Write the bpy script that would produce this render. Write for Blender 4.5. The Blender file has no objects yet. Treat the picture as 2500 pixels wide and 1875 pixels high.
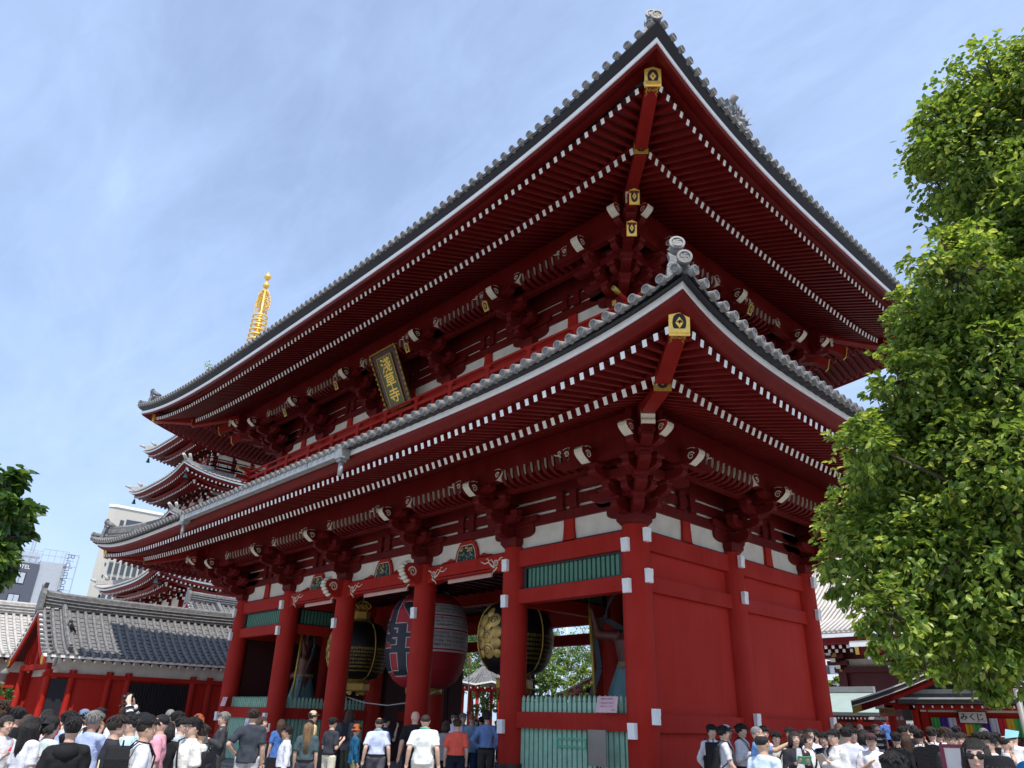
import bpy, math, random
from math import pi, sin, cos, radians, sqrt, atan2
from mathutils import Vector, Matrix
random.seed(7)
SC=bpy.context.scene; COL=SC.collection
def link(o):
    COL.objects.link(o); return o
def tag(o,label=None,cat=None,group=None,kind=None):
    if label: o['label']=label
    if cat: o['category']=cat
    if group: o['group']=group
    if kind: o['kind']=kind
    return o
def empty(name,loc=(0,0,0),rz=0,label=None,cat=None,group=None,parent=None):
    o=bpy.data.objects.new(name,None); link(o); o.location=loc; o.rotation_euler[2]=rz
    o.empty_display_size=.2
    if parent: o.parent=parent
    return tag(o,label,cat,group)
# ---------------------------------------------------------------- materials
MATS={}
def mat(name,col,rough=.6,metal=0,var=.12,scale=3.,bump=0.,bscale=40.,spec=.5,emit=0,trans=0,stretch=None,coat=0,streak=0):
    if name in MATS: return MATS[name]
    m=bpy.data.materials.new(name); m.use_nodes=True; nt=m.node_tree; n=nt.nodes; b=n['Principled BSDF']
    b.inputs['Base Color'].default_value=(*col,1); b.inputs['Roughness'].default_value=rough
    b.inputs['Metallic'].default_value=metal; b.inputs['Specular IOR Level'].default_value=spec
    if coat: b.inputs['Coat Weight'].default_value=coat
    tc=n.new('ShaderNodeTexCoord'); vec=tc.outputs['Object']
    if stretch:
        mp=n.new('ShaderNodeMapping'); mp.inputs['Scale'].default_value=stretch; nt.links.new(vec,mp.inputs[0]); vec=mp.outputs[0]
    if var:
        t=n.new('ShaderNodeTexNoise'); t.inputs['Scale'].default_value=scale; t.inputs['Detail'].default_value=6
        nt.links.new(vec,t.inputs['Vector'])
        r=n.new('ShaderNodeMapRange'); r.inputs[1].default_value=.3; r.inputs[2].default_value=.7
        r.inputs[3].default_value=1-var; r.inputs[4].default_value=1+var; nt.links.new(t.outputs[0],r.inputs[0])
        h=n.new('ShaderNodeHueSaturation'); h.inputs['Color'].default_value=(*col,1)
        if streak:
            mp2=n.new('ShaderNodeMapping'); mp2.inputs['Scale'].default_value=(5,5,.35); nt.links.new(tc.outputs['Object'],mp2.inputs[0])
            t2=n.new('ShaderNodeTexNoise'); t2.inputs['Scale'].default_value=1.6; t2.inputs['Detail'].default_value=7; nt.links.new(mp2.outputs[0],t2.inputs['Vector'])
            r3=n.new('ShaderNodeMapRange'); r3.inputs[1].default_value=.42; r3.inputs[2].default_value=.75; r3.inputs[3].default_value=1; r3.inputs[4].default_value=1-streak; nt.links.new(t2.outputs[0],r3.inputs[0])
            mu=n.new('ShaderNodeMath'); mu.operation='MULTIPLY'; nt.links.new(r.outputs[0],mu.inputs[0]); nt.links.new(r3.outputs[0],mu.inputs[1]); r=mu
            sr=n.new('ShaderNodeMapRange'); sr.inputs[1].default_value=.35; sr.inputs[2].default_value=.7; sr.inputs[3].default_value=1.0; sr.inputs[4].default_value=.97; nt.links.new(t.outputs[0],sr.inputs[0]); nt.links.new(sr.outputs[0],h.inputs['Saturation'])
        nt.links.new(r.outputs[0],h.inputs['Value']); nt.links.new(h.outputs[0],b.inputs['Base Color'])
        r2=n.new('ShaderNodeMapRange'); r2.inputs[3].default_value=max(0,rough-.1); r2.inputs[4].default_value=min(1,rough+.12)
        nt.links.new(t.outputs[0],r2.inputs[0]); nt.links.new(r2.outputs[0],b.inputs['Roughness'])
    if bump:
        t=n.new('ShaderNodeTexNoise'); t.inputs['Scale'].default_value=bscale; t.inputs['Detail'].default_value=4
        nt.links.new(vec,t.inputs['Vector']); bp=n.new('ShaderNodeBump'); bp.inputs['Strength'].default_value=bump
        bp.inputs['Distance'].default_value=.02; nt.links.new(t.outputs[0],bp.inputs['Height']); nt.links.new(bp.outputs[0],b.inputs['Normal'])
    if emit: b.inputs['Emission Color'].default_value=(*col,1); b.inputs['Emission Strength'].default_value=emit
    if trans: b.inputs['Alpha'].default_value=1-trans
    MATS[name]=m; return m
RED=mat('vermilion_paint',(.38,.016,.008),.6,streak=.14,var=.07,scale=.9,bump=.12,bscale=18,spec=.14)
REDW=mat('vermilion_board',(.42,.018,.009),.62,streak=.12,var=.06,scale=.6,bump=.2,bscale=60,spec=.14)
REDE=mat('eave_shade_red',(.14,.0045,.0035),.55,streak=.2,var=.12,scale=1.4,bump=.15,bscale=18,spec=.18)  # vermilion darkened for eave timber; shade of the undersides put into the colour
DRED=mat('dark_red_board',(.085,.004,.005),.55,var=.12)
WHT=mat('white_paint',(.86,.86,.84),.5,var=.06,scale=5)
PLA=mat('plaster',(.68,.64,.55),.85,var=.09,scale=3,bump=.1)
CRM=mat('aged_white_end',(.66,.62,.50),.65,var=.12,scale=30)
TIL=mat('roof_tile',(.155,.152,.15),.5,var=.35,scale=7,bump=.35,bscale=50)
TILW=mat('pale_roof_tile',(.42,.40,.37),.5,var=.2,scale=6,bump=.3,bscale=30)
TLP=mat('tile_lip',(.12,.115,.108),.6,var=.3,scale=9,bump=.3,bscale=60)
REDH=mat('hip_shade_red',(.22,.009,.006),.55,var=.12,spec=.18)  # between vermilion and eave red; under-eave shade is in this colour
REDB=mat('bracket_shade_red',(.125,.005,.0045),.55,streak=.25,var=.12,scale=1.4,spec=.18)  # dark copy of the red paint, carrying the shade under the eaves
TIC=mat('tile_crest',(.15,.145,.14),.6,var=.2)
TIE=mat('tile_end',(.20,.193,.185),.55,var=.25,scale=12,bump=.3,bscale=80)
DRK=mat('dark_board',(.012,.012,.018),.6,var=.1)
BLK=mat('black_metal',(.015,.014,.013),.45,var=.1)
GOLD=mat('gold_fitting',(.90,.58,.12),.32,.45,var=.15,scale=20)
GLD2=mat('gold_paint',(.45,.29,.05),.45,.3,var=.2,scale=20)
GRN=mat('green_paint',(.075,.21,.14),.5,var=.12,scale=6)
GRN2=mat('mint_paint',(.30,.52,.38),.5,var=.12,scale=6)
ROOM=mat('room_shade_red',(.045,.004,.004),.7,var=.1)  # interior surfaces coloured darker to stand for the shade inside the gate
GUT=mat('gutter_metal',(.34,.34,.33),.5,.3,var=.15,scale=4)
STONE=mat('stone',(.22,.215,.20),.8,var=.15,scale=6,bump=.3)
PINK=mat('scroll_pink',(.62,.42,.36),.6,var=.1)
# ---------------------------------------------------------------- mesh builder
class MB:
    def __init__(s): s.v=[];s.f=[];s.m=[];s.sm=[]
    def add(s,vs,fs,m=0,sm=False):
        b=len(s.v); s.v+=[tuple(v) for v in vs]
        for f in fs: s.f.append([b+i for i in f]); s.m.append(m); s.sm.append(sm)
    def hexa(s,c,m=0):
        s.add(c,[(0,3,2,1),(4,5,6,7),(0,1,5,4),(1,2,6,5),(2,3,7,6),(3,0,4,7)],m)
    def box(s,x0,x1,y0,y1,z0,z1,m=0,fr=None):
        c=[(x0,y0,z0),(x1,y0,z0),(x1,y1,z0),(x0,y1,z0),(x0,y0,z1),(x1,y0,z1),(x1,y1,z1),(x0,y1,z1)]
        if fr: c=[fr(*p) for p in c]
        s.hexa(c,m)
    def bar(s,a,b,w,h,m=0,up=(0,0,1),me=None):
        # square bar from a to b
        a=Vector(a);b=Vector(b);d=(b-a).normalized();u=Vector(up);r=d.cross(u)
        if r.length<1e-4: r=d.cross(Vector((1,0,0)))
        r.normalize();u=r.cross(d);r=r*w/2;u=u*h/2
        s.hexa([a-r-u,a+r-u,b+r-u,b-r-u,a-r+u,a+r+u,b+r+u,b-r+u],m)
        if me is not None: # end cap colour sheet 3mm proud at b
            e=b+d*.004; s.add([b-r-u,b+r-u,b+r+u,b-r+u,e-r-u,e+r-u,e+r+u,e-r+u],[(4,5,6,7),(0,1,5,4),(1,2,6,5),(2,3,7,6),(3,0,4,7)],me)
    def tube(s,pts,rad,n=8,m=0,cap=True,sm=True,squash=1):
        P=[Vector(p) for p in pts]; R=rad if isinstance(rad,(list,tuple)) else [rad]*len(P)
        b=len(s.v); pu=None
        for i,p in enumerate(P):
            d=(P[min(i+1,len(P)-1)]-P[max(i-1,0)]).normalized()
            u=Vector((0,0,1)) if abs(d.z)<.95 else Vector((0,1,0))
            if pu is not None: u=pu
            r=d.cross(u)
            if r.length<1e-5: r=d.cross(Vector((1,0,0)))
            r.normalize();u=r.cross(d);pu=u
            for k in range(n):
                t=2*pi*k/n; s.v.append(tuple(p+r*cos(t)*R[i]+u*sin(t)*R[i]*squash))
        for i in range(len(P)-1):
            for k in range(n):
                k2=(k+1)%n; s.f.append([b+i*n+k,b+i*n+k2,b+(i+1)*n+k2,b+(i+1)*n+k]);s.m.append(m);s.sm.append(sm)
        if cap:
            s.f.append([b+k for k in range(n)][::-1]);s.m.append(m);s.sm.append(False)
            e=b+(len(P)-1)*n; s.f.append([e+k for k in range(n)]);s.m.append(m);s.sm.append(False)
    def lathe(s,prof,c=(0,0,0),n=16,m=0,sm=True,fn=None):
        b=len(s.v)
        for r,z in prof:
            for k in range(n):
                t=2*pi*k/n; s.v.append((c[0]+r*cos(t),c[1]+r*sin(t),c[2]+z))
        for i in range(len(prof)-1):
            for k in range(n):
                k2=(k+1)%n; s.f.append([b+i*n+k,b+i*n+k2,b+(i+1)*n+k2,b+(i+1)*n+k]);s.m.append(m if fn is None else fn(i,k));s.sm.append(sm)
    def prism(s,poly,f0,f1,m=0,ms=None):
        # poly: 2d list; f0,f1 map (a,b)->3d for both caps
        n=len(poly); A=[f0(*p) for p in poly];B=[f1(*p) for p in poly]
        s.add(A+B,[list(range(n))[::-1],list(range(n,2*n))],m)
        s.add(A+B,[(i,(i+1)%n,n+(i+1)%n,n+i) for i in range(n)],m if ms is None else ms)
    def ball(s,c,r,m=0,n=10,sc=(1,1,1)):
        vs=[];fs=[];k=n//2
        for i in range(k+1):
            a=pi*i/k
            for j in range(n):
                t=2*pi*j/n; vs.append((c[0]+r*sc[0]*sin(a)*cos(t),c[1]+r*sc[1]*sin(a)*sin(t),c[2]+r*sc[2]*cos(a)))
        for i in range(k):
            for j in range(n):
                fs.append((i*n+j,i*n+(j+1)%n,(i+1)*n+(j+1)%n,(i+1)*n+j))
        s.add(vs,fs,m,True)
    def mesh(s,name,mats):
        me=bpy.data.meshes.new(name); me.from_pydata(s.v,[],s.f)
        for k in (mats if isinstance(mats,(list,tuple)) else [mats]): me.materials.append(k)
        me.polygons.foreach_set('material_index',s.m); me.polygons.foreach_set('use_smooth',s.sm); me.update(); return me
    def build(s,name,mats,parent=None,label=None,cat=None,group=None,kind=None,loc=None):
        o=bpy.data.objects.new(name,s.mesh(name,mats)); link(o)
        if parent: o.parent=parent
        if loc: o.location=loc
        return tag(o,label,cat,group,kind)
def dup(o,parent=None,loc=None,rz=None):
    c=o.copy(); COL.objects.link(c); c.parent=parent
    if loc is not None: c.location=loc
    if rz is not None: c.rotation_euler[2]=rz
    for ch in list(o.children):
        d=dup(ch,c)
    return c
_txc={}
def text_mb(txt,size=1.,depth=.01,flat=True):
    # returns (verts,faces) of filled lettering, centred, in x,y plane
    key=(txt,)
    if key not in _txc:
        cu=bpy.data.curves.new('t','FONT'); cu.body=txt; cu.size=1; cu.align_x='CENTER'; cu.align_y='CENTER'; cu.resolution_u=3
        o=bpy.data.objects.new('t',cu); link(o); dg=bpy.context.evaluated_depsgraph_get(); dg.update()
        me=bpy.data.meshes.new_from_object(o.evaluated_get(dg))
        v=[tuple(p.co) for p in me.vertices]; f=[list(p.vertices) for p in me.polygons]
        if v:
            xs=[p[0] for p in v];ys=[p[1] for p in v];cx=(min(xs)+max(xs))/2;cy=(min(ys)+max(ys))/2
            v=[(p[0]-cx,p[1]-cy) for p in v]
        bpy.data.objects.remove(o); bpy.data.curves.remove(cu); bpy.data.meshes.remove(me); _txc[key]=(v,f)
    v,f=_txc[key]
    return [(a*size,b*size) for a,b in v],f
def text(mb,txt,size,fn,m=0,sx=1,sy=1):
    v,f=text_mb(txt,size); mb.add([fn(a*sx,b*sy) for a,b in v],f,m)
# ---------------------------------------------------------------- dimensions of the gate (metres)
W=21.; D=8.4447; XP=[0,4.1448,8.2025,12.7975,16.8552,21.]; YP=[0,D/2,D]
FR={'S':(lambda s,o,z:(-s,-o,z),W),'E':(lambda s,o,z:(o,s,z),D),'N':(lambda s,o,z:(-W+s,D+o,z),W),'W':(lambda s,o,z:(-W-o,D-s,z),D)}
CAMP=Vector((10.8436,-14.3334,1.7626))
ROWS={'L':dict(WB=(5.063,7.930,.624,6.87),R1=(4.759,7.472,.514,5.2),R2=(3.477,7.58,.233,3.63),TI=(5.27,8.02,.72,6.6),wall=.15,pur=1.6,purz=(7.85,8.33)),
      'U':dict(WB=(4.694,13.864,1.036,3.42),R1=(4.183,13.728,.789,4.27),R2=(2.793,14.039,.383,4.4),TI=(4.84,14.16,1.07,3.9),wall=-.35,pur=1.0,purz=(14.32,14.84))}
def H(q,s,L,cl=1.25):
    e,hm,r,p=q; t=min(abs(2*(s+e)/(L+2*e)-1),cl); return hm+r*t**p
def lerp(a,b,t): return a+(b-a)*t
GATE=empty('temple_gate',(-W/2,D/2,0),0,'huge two-storey vermilion temple gate with grey tiled roofs and red pillars, filling the picture','gate')
GI=Vector((W/2,-D/2,0))
def gb(mb,name,mats,parent=None,**k):
    # build as part of gate: vertices are world coords, so shift to the parent's frame
    p=parent or GATE; o=mb.build(name,mats,p,**k); o.matrix_parent_inverse=Matrix.Translation(GI); return o
def gsub(mb,name,mats,parent,**k): return mb.build(name,mats,parent,**k)
# ---------------------------------------------------------------- roofs
def spiral(mb,cx,cy,r,fn,w=.02,turns=1.6,m=0,flip=1,start=0,n=22):
    pts=[]
    for i in range(n+1):
        t=i/n; a=start+flip*turns*2*pi*t; rr=r*(1-.85*t); pts.append((cx+rr*cos(a),cy+rr*sin(a)))
    ribbon(mb,pts,fn,w,m)
def ribbon(mb,pts,fn,w=.02,m=0,taper=True):
    n=len(pts); L=[];R=[]
    for i,(x,y) in enumerate(pts):
        a=pts[max(i-1,0)];b=pts[min(i+1,n-1)]; dx,dy=b[0]-a[0],b[1]-a[1]; l=sqrt(dx*dx+dy*dy) or 1
        ww=w*(1-.6*i/(n-1) if taper else 1)/2; L.append((x-dy/l*ww,y+dx/l*ww));R.append((x+dy/l*ww,y-dx/l*ww))
    vs=[fn(*p) for p in L]+[fn(*p) for p in R]
    mb.add(vs,[(i,i+1,n+i+1,n+i) for i in range(n-1)],m)
def manji(mb,fn,r,m):
    w=r*.22
    def q(x0,x1,y0,y1): mb.add([fn(x0,y0),fn(x1,y0),fn(x1,y1),fn(x0,y1)],[(0,1,2,3)],m)
    q(-w/2,w/2,-r,r); q(-r,-w/2,-w/2,w/2); q(w/2,r,-w/2,w/2)
    q(w/2,r,-r,-r+w); q(-r,-w/2,r-w,r); q(r-w,r,w/2,r); q(-r,-r+w,-r,-w/2)
def make_roof(key,name,rise,o_in,gable):
    q=ROWS[key]; roof=None
    TI,WB,R1,R2=q['TI'],q['WB'],q['R1'],q['R2']
    def ztop(s,o,L):
        d=TI[0]-o; lift=(H(TI,min(max(s,-TI[0]),L+TI[0]),L,1)-TI[1])*max(0,1-d/5.5)**1.6
        return TI[1]-.05+lift+rise[0]*d+rise[1]*d*d
    surf=MB(); rows=MB()
    for sd,(fr,L) in FR.items():
        long=sd in 'SN'
        oi=(-D/2 if long else -gable) if gable else o_in
        nv=14
        def lim(o):
            if not gable: return -o
            return max(-o,gable) if long and -o>gable else -o
        S=48 if long else 24
        for j in range(nv):
            for i in range(S):
                c=[]
                for (ii,jj) in ((i,j),(i+1,j),(i+1,j+1),(i,j+1)):
                    o=lerp(TI[0]-.03,oi,jj/nv)
                    a=-o if (not gable or -o<=gable) else gable
                    s=lerp(a,L-a,ii/S); c.append(fr(s,o,ztop(s,o,L)))
                surf.add(c,[(0,1,2,3)],0,True)
        # round cover tiles running down the slope
        n=int((L+2*TI[0])/.30); sp=(L+2*TI[0]-.36)/n
        for i in range(n+1):
            s=-TI[0]+.18+i*sp; a=max(-s,s-L); 
            oi2=max(oi,a) if (not gable or a>-gable) else oi
            if gable and long and (s<gable or s>L-gable): oi2=max(a,-gable)
            if oi2>TI[0]-.1: continue
            K=10 if TI[0]-oi2>2 else 4; pts=[]
            for k in range(K+1):
                o=lerp(TI[0]+.06,oi2,(k/K)**1.15); pts.append(Vector(fr(s,o,ztop(s,o,L)+.05)))
            rows.tube(pts,.078,8,0)
            # end cap disc with rim and embossed crest
            p0,p1=pts[0],pts[1]; d=(p0-p1); d.z*=.15; d.normalize(); r=d.cross(Vector((0,0,1))).normalized(); u=r.cross(d)
            c=p0+Vector((0,0,-.01))
            def ring(rr,off): return [c+d*off+r*cos(2*pi*k/14)*rr+u*sin(2*pi*k/14)*rr for k in range(14)]
            A=ring(.090,-.10);B=ring(.090,.02);C_=ring(.071,.022);E_=ring(.067,.004)
            v=A+B+C_+E_; f=[]
            for z in range(3):
                f+=[(z*14+k,z*14+(k+1)%14,z*14+14+(k+1)%14,z*14+14+k) for k in range(14)]
            rows.add(v,f,1); rows.add(E_,[list(range(14))],3)
            if (c-CAMP).length<24 and sd in 'SE': manji(rows,lambda x,y:c+d*.014+r*x+u*y,.050,1)
        # scalloped pan tile edge between the caps
        for i in range(n):
            s0=-TI[0]+.18+i*sp
            K=6
            T=[];B=[];I=[]
            for k in range(K+1):
                s=s0+sp*k/K; z=ztop(s,TI[0],L); sag=.045*sin(pi*k/K)
                T.append(fr(s,TI[0],z+.035-sag*.9));B.append(fr(s,TI[0]-.005,z-.032-sag*.8));I.append(fr(s,TI[0]-.5,z-.03))
            rows.add(T+B,[(k,k+1,K+2+k,K+1+k) for k in range(K)],2,True); rows.add(B+I,[(k,k+1,K+2+k,K+1+k) for k in range(K)],4,True)  # underside strip coloured near black for the shade below the tile lip
    roof=gb(surf,name,[TIL])
    gsub(rows,'tile_row',[TIL,TIE,TLP,TIC,DRK],roof)
    # fascia layers
    for sd,(fr,L) in FR.items():
        a=MB();b=MB();c=MB();N=90 if L>10 else 50
        def strip(mb,o0,z0,o1,z1,m=0):
            V=[]
            for i in range(N+1):
                t=i/N; t=.5-.5*cos(pi*t)
                for (o,z) in ((o0,z0),(o1,z1)):
                    s=lerp(-o,L+o,t); V.append(fr(s,o,H(WB,lerp(-WB[0],L+WB[0],t),L)+z))
            mb.add(V,[(2*i,2*i+1,2*i+3,2*i+2) for i in range(N)],m,True)
        e=WB[0]
        strip(a,e,0,e,-.125);strip(a,e,0,e-.05,0);strip(a,e,-.125,e-.05,-.125)
        z1=R1[1]-WB[1]+.10
        strip(b,e-.03,-.127,e-.06,-.21);strip(b,e-.06,-.21,R1[0]+.10,z1+.05);strip(b,R1[0]+.10,z1+.05,R1[0]-.12,z1)
        strip(c,e-.09,.004,e-.04,.012);strip(c,e-.04,.012,e+.16,TI[1]-WB[1]-.095)
        gsub(a,'white_fascia',WHT,roof);gsub(b,'red_eave_board',REDE,roof);gsub(c,'shade_gap_strip',DRK,roof)  # near-black strip painted in as the shadow gap above the white band
    # rafters (two rows), soffit boards
    raf=[]
    for sd,(fr,L) in FR.items():
        soff=MB();brd=MB()
        pz=q['purz'][1]+.05
        def z1f(s,o):
            za=H(R1,s,L); zb=H(R2,s,L)+.20; return lerp(za,zb,(R1[0]-o)/(R1[0]-R2[0]))
        def z2f(s,o):
            return lerp(H(R2,s,L),pz+.04,(R2[0]-o)/(R2[0]-q['pur']))
        sp=.2457; n=int((L/2+R1[0]-.15)/sp)
        S=[L/2+(i)*sp for i in range(-n,n+1)]
        for s in S:
            ed=max(-s,s-L)
            oi=max(R2[0]-.06,ed+.1)
            if oi<R1[0]-.08:
                mb=MB();K=3
                pts=[Vector(fr(s,lerp(oi,R1[0],k/K),z1f(s,lerp(oi,R1[0],k/K)))) for k in range(K+1)]
                mb.bar(pts[0],pts[-1],.094,.135,0,me=1); raf.append((mb,(pts[-1]-CAMP).length,sd))
            oi=max(q['pur']-.9,ed+.1)
            if oi<R2[0]-.1:
                mb=MB();a=Vector(fr(s,oi,z2f(s,oi)));b=Vector(fr(s,R2[0],z2f(s,R2[0])))
                mb.bar(a,b,.098,.165,0,me=1); raf.append((mb,(b-CAMP).length+1.5,sd))
        N=80
        for f,oa,ob,dz in ((z1f,R1[0],R2[0]-.02,.068),(z2f,R2[0]-.01,q['pur']-.9,.083)):
            V=[]
            for i in range(N+1):
                for k in range(4):
                    o=lerp(oa,ob,k/3); s=lerp(-o,L+o,i/N); V.append(fr(s,o,f(s,o)+dz))
            soff.add(V,[(4*i+k,4*i+k+1,4*i+k+5,4*i+k+4) for i in range(N) for k in range(3)],0,True)
        V=[]
        for i in range(N+1):
            s=lerp(-R2[0]-.0,L+R2[0],i/N); z=H(R2,s,L)
            for (o,zz) in ((R2[0]+.03,z+.165),(R2[0]+.04,z+.088),(R2[0]-.08,z+.087)): V.append(fr(s if abs(s-L/2)<L/2 else (s-(.02 if s<0 else -.02)),o,zz))
        brd.add(V,[(3*i+k,3*i+k+1,3*i+k+4,3*i+k+3) for i in range(N) for k in range(2)],0)
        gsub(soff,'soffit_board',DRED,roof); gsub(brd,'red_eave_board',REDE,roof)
    raf.sort(key=lambda r:r[1]); rest=MB()
    for i,(mb,_,sd) in enumerate(raf):
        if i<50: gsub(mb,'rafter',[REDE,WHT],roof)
        else: rest.add(mb.v,[],0); b=len(rest.v)-len(mb.v); rest.f+=[[b+k for k in f] for f in mb.f]; rest.m+=mb.m; rest.sm+=mb.sm
    gsub(rest,'rafter',[REDE,WHT],roof,kind='stuff')
    return roof,ztop
LROOF,ztL=make_roof('L','lower_roof',(.36,.05),-.3,0)
UROOF,ztU=make_roof('U','upper_roof',(.38,.029),None,-1.6)
# corner diagonals, hip rafters, gold fittings, hip ridges and ornaments
CN=[((0,0),(1,-1)),((-W,0),(-1,-1)),((-W,D),(-1,1)),((0,D),(1,1))]
def gold_plate(mb,c,n,w,h,up=(0,0,1)):
    # dark plate with gold border and lozenge; mats [gold,dark]
    n=Vector(n).normalized();u=Vector(up);r=u.cross(n).normalized();u=n.cross(r);c=Vector(c)
    def f(x,y,d=0): return c+r*x+u*y+n*d
    pts=[(-w/2,-h/2),(w/2,-h/2),(w/2,h*.38),(0,h/2),(-w/2,h*.38)]
    mb.prism(pts,lambda x,y:f(x,y,-.03),lambda x,y:f(x,y,.0),0)
    el=[(w*.36*cos(t)*(1 if abs(cos(t))<.8 else .93),h*.36*sin(t)) for t in [2*pi*k/16 for k in range(16)]]
    mb.prism(el,lambda x,y:f(x,y,0),lambda x,y:f(x,y,.006),1)
    dm=[(0,-h*.22),(w*.2,0),(0,h*.22),(-w*.2,0)]
    mb.prism(dm,lambda x,y:f(x,y,.006),lambda x,y:f(x,y,.016),0)
    dm=[(0,-h*.07),(w*.06,0),(0,h*.07),(-w*.06,0)]
    mb.prism(dm,lambda x,y:f(x,y,.016),lambda x,y:f(x,y,.018),1)
def diag(cn,q_,z): 
    (x,y),(dx,dy)=cn; return Vector((x+dx*q_,y+dy*q_,z))
def hip_tip(roof,cn,key):
    q=ROWS[key];n=Vector((cn[1][0],cn[1][1],0)).normalized()
    if key=='L': A=(4.66,8.04);B=(3.34,7.80);I=(.9,8.35)
    else: A=(4.17,14.52);B=(2.80,14.34);I=(.3,14.95)
    m=MB()
    a=diag(cn,A[0],A[1]);b=diag(cn,B[0]-.25,B[1]+.07); m.bar(b,a,.30,.34,0)
    c=diag(cn,B[0],B[1]-.02);d=diag(cn,I[0],I[1]); m.bar(d,c,.30,.36,0)
    gsub(m,'hip_rafter',[REDH],roof)
    g=MB(); gold_plate(g,a+n*.05,n+Vector((0,0,-.25)),.36,.46); g.bar(a-n*.07,a+n*.03,.325,.365,0)
    gsub(g,'gold_fitting',[GOLD,DRK],roof)
    g=MB(); gold_plate(g,c+n*.035,n,.34,.36); gsub(g,'gold_fitting',[GLD2,DRK],roof)
    # filigree under the gold cap
    g=MB(); d_=(a-b).normalized();r=d_.cross(Vector((0,0,1))).normalized();u=r.cross(d_)
    fn=lambda x,y: a-d_*.08-d_*y-u*.176+r*x
    for sx in (-1,1):
        ribbon(g,[(sx*.14,0),(sx*.10,.06),(sx*.13,.12),(sx*.09,.18),(sx*.13,.25)],fn,.04); spiral(g,sx*.05,.07,.045,fn,.02)
    gsub(g,'gold_fitting',[GLD2],roof)
def hip_ridge(roof,cn,key,zt,o_end):
    # hip ridge climbing the corner + end tiles
    q=ROWS[key];TI=q['TI'];n=Vector((cn[1][0],cn[1][1],0)).normalized()
    m=MB();pts=[]
    L=W
    for k in range(9):
        o=lerp(TI[0]-.55,o_end,k/8); z=zt(-o,o,W); pts.append(diag(cn,o,z))
    for k in range(8):
        m.bar(pts[k]+Vector((0,0,.20)),pts[k+1]+Vector((0,0,.20)),.28,.48,0)
    m.tube([p+Vector((0,0,.50)) for p in pts],.10,8,1)
    for k in range(2): m.tube([p+Vector((0,0,.10+.13*k))for p in pts],.17,6,1,squash=.2)
    gsub(m,'hip_ridge',[TIL,TIE],roof)
    m=MB();z0=zt(-TI[0],TI[0],W)
    # lower round tile at the very tip, tilted upwards, then demon tile and top torii tile
    a=diag(cn,TI[0]-.55,z0+.10);b=diag(cn,TI[0]-.02,z0+.17)
    m.tube([a,b],.11,12,0)
    def disc(c,d,R):
        d=Vector(d).normalized();r=d.cross(Vector((0,0,1))).normalized();u=r.cross(d)
        def ring(rr,off): return [c+d*off+r*cos(2*pi*k/18)*rr+u*sin(2*pi*k/18)*rr for k in range(18)]
        v=ring(R,-.05)+ring(R,.02)+ring(R*.72,.022)+ring(R*.7,.004);f=[]
        for z in range(3): f+=[(z*18+k,z*18+(k+1)%18,z*18+18+(k+1)%18,z*18+18+k) for k in range(18)]
        m.add(v,f,1); m.add(v[54:],[list(range(18))],2); manji(m,lambda x,y:c+d*.014+r*x+u*y,R*.5,1)
    disc(b,n,.13)
    r=n.cross(Vector((0,0,1)))
    c=diag(cn,TI[0]-.45,z0+.12)
    prof=[(-.22,-.1),(.22,-.1),(.20,.18),(.14,.34),(.17,.48),(.06,.40),(-.06,.40),(-.17,.48),(-.14,.34),(-.20,.18)]
    m.prism(prof,lambda x,y:c+r*x+Vector((0,0,y)),lambda x,y:c+n*.12+r*x+Vector((0,0,y)),0)
    for sx in (-1,1): spiral(m,sx*.11,.18,.08,lambda x,y:c+n*.125+r*x+Vector((0,0,y)),.03,m=1,flip=sx)
    t0=c+Vector((0,0,.40))-n*.30; t1=c+n*.14+Vector((0,0,.66)); m.tube([t0,t1],[.10,.115],12,0); disc(t1,n+Vector((0,0,.12)),.14)
    gsub(m,'corner_ornament',[TIL,TIE,TIC],roof)
for i,cn in enumerate(CN):
    hip_tip(LROOF,cn,'L'); hip_tip(UROOF,cn,'U')
    hip_ridge(LROOF,cn,'L',ztL,.2); hip_ridge(UROOF,cn,'U',ztU,1.6)
# upper roof ridge, gables, descending ridges
m=MB(); zr=ztU(W/2,-D/2,W)
m.box(-W-1.7,1.7,D/2-.3,D/2+.3,zr-.3,zr+.7); m.tube([(-W-1.8,D/2,zr+.78),(1.8,D/2,zr+.78)],.14,8,1)
for sx in (0,1):
    X=1.7 if sx==0 else -W-1.7; e=1 if sx==0 else -1
    prof=[(-.6,-.3),(.6,-.3),(.62,.5),(.4,.9),(.55,1.3),(.2,1.15),(0,1.5),(-.2,1.15),(-.55,1.3),(-.4,.9),(-.62,.5)]
    m.prism(prof,lambda a,b:(X,D/2+a,zr+b),lambda a,b:(X+e*.25,D/2+a,zr+b),0)
    for sg in (-1,1):
        pts=[Vector((X-e*.2,D/2+sg*lerp(.3,D/2+1.6,k/8),0)) for k in range(9)]
        for p in pts:
            o=abs(p.y-D/2)-D/2; p.z=ztU(5,o,W)+.2
        for k in range(8): m.bar(pts[k],pts[k+1],.34,.42,0)
        m.tube([p+Vector((0,0,.28)) for p in pts],.11,8,1)
gsub(m,'main_ridge',[TIL,TIE],UROOF)
m=MB()
for X,e in ((1.2,1),(-W-1.2,-1)):
    zb=ztU(5,1.6,W)
    m=MB(); m.prism([(-1.4,zb-.6),(D+1.4,zb-.6),(D+1.4,zb-.1),(D/2,zr-.35),(-1.4,zb-.1)],lambda a,b:(X,a,b),lambda a,b:(X-e*.1,a,b),0); gsub(m,'gable_wall',[DRED],UROOF)
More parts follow.
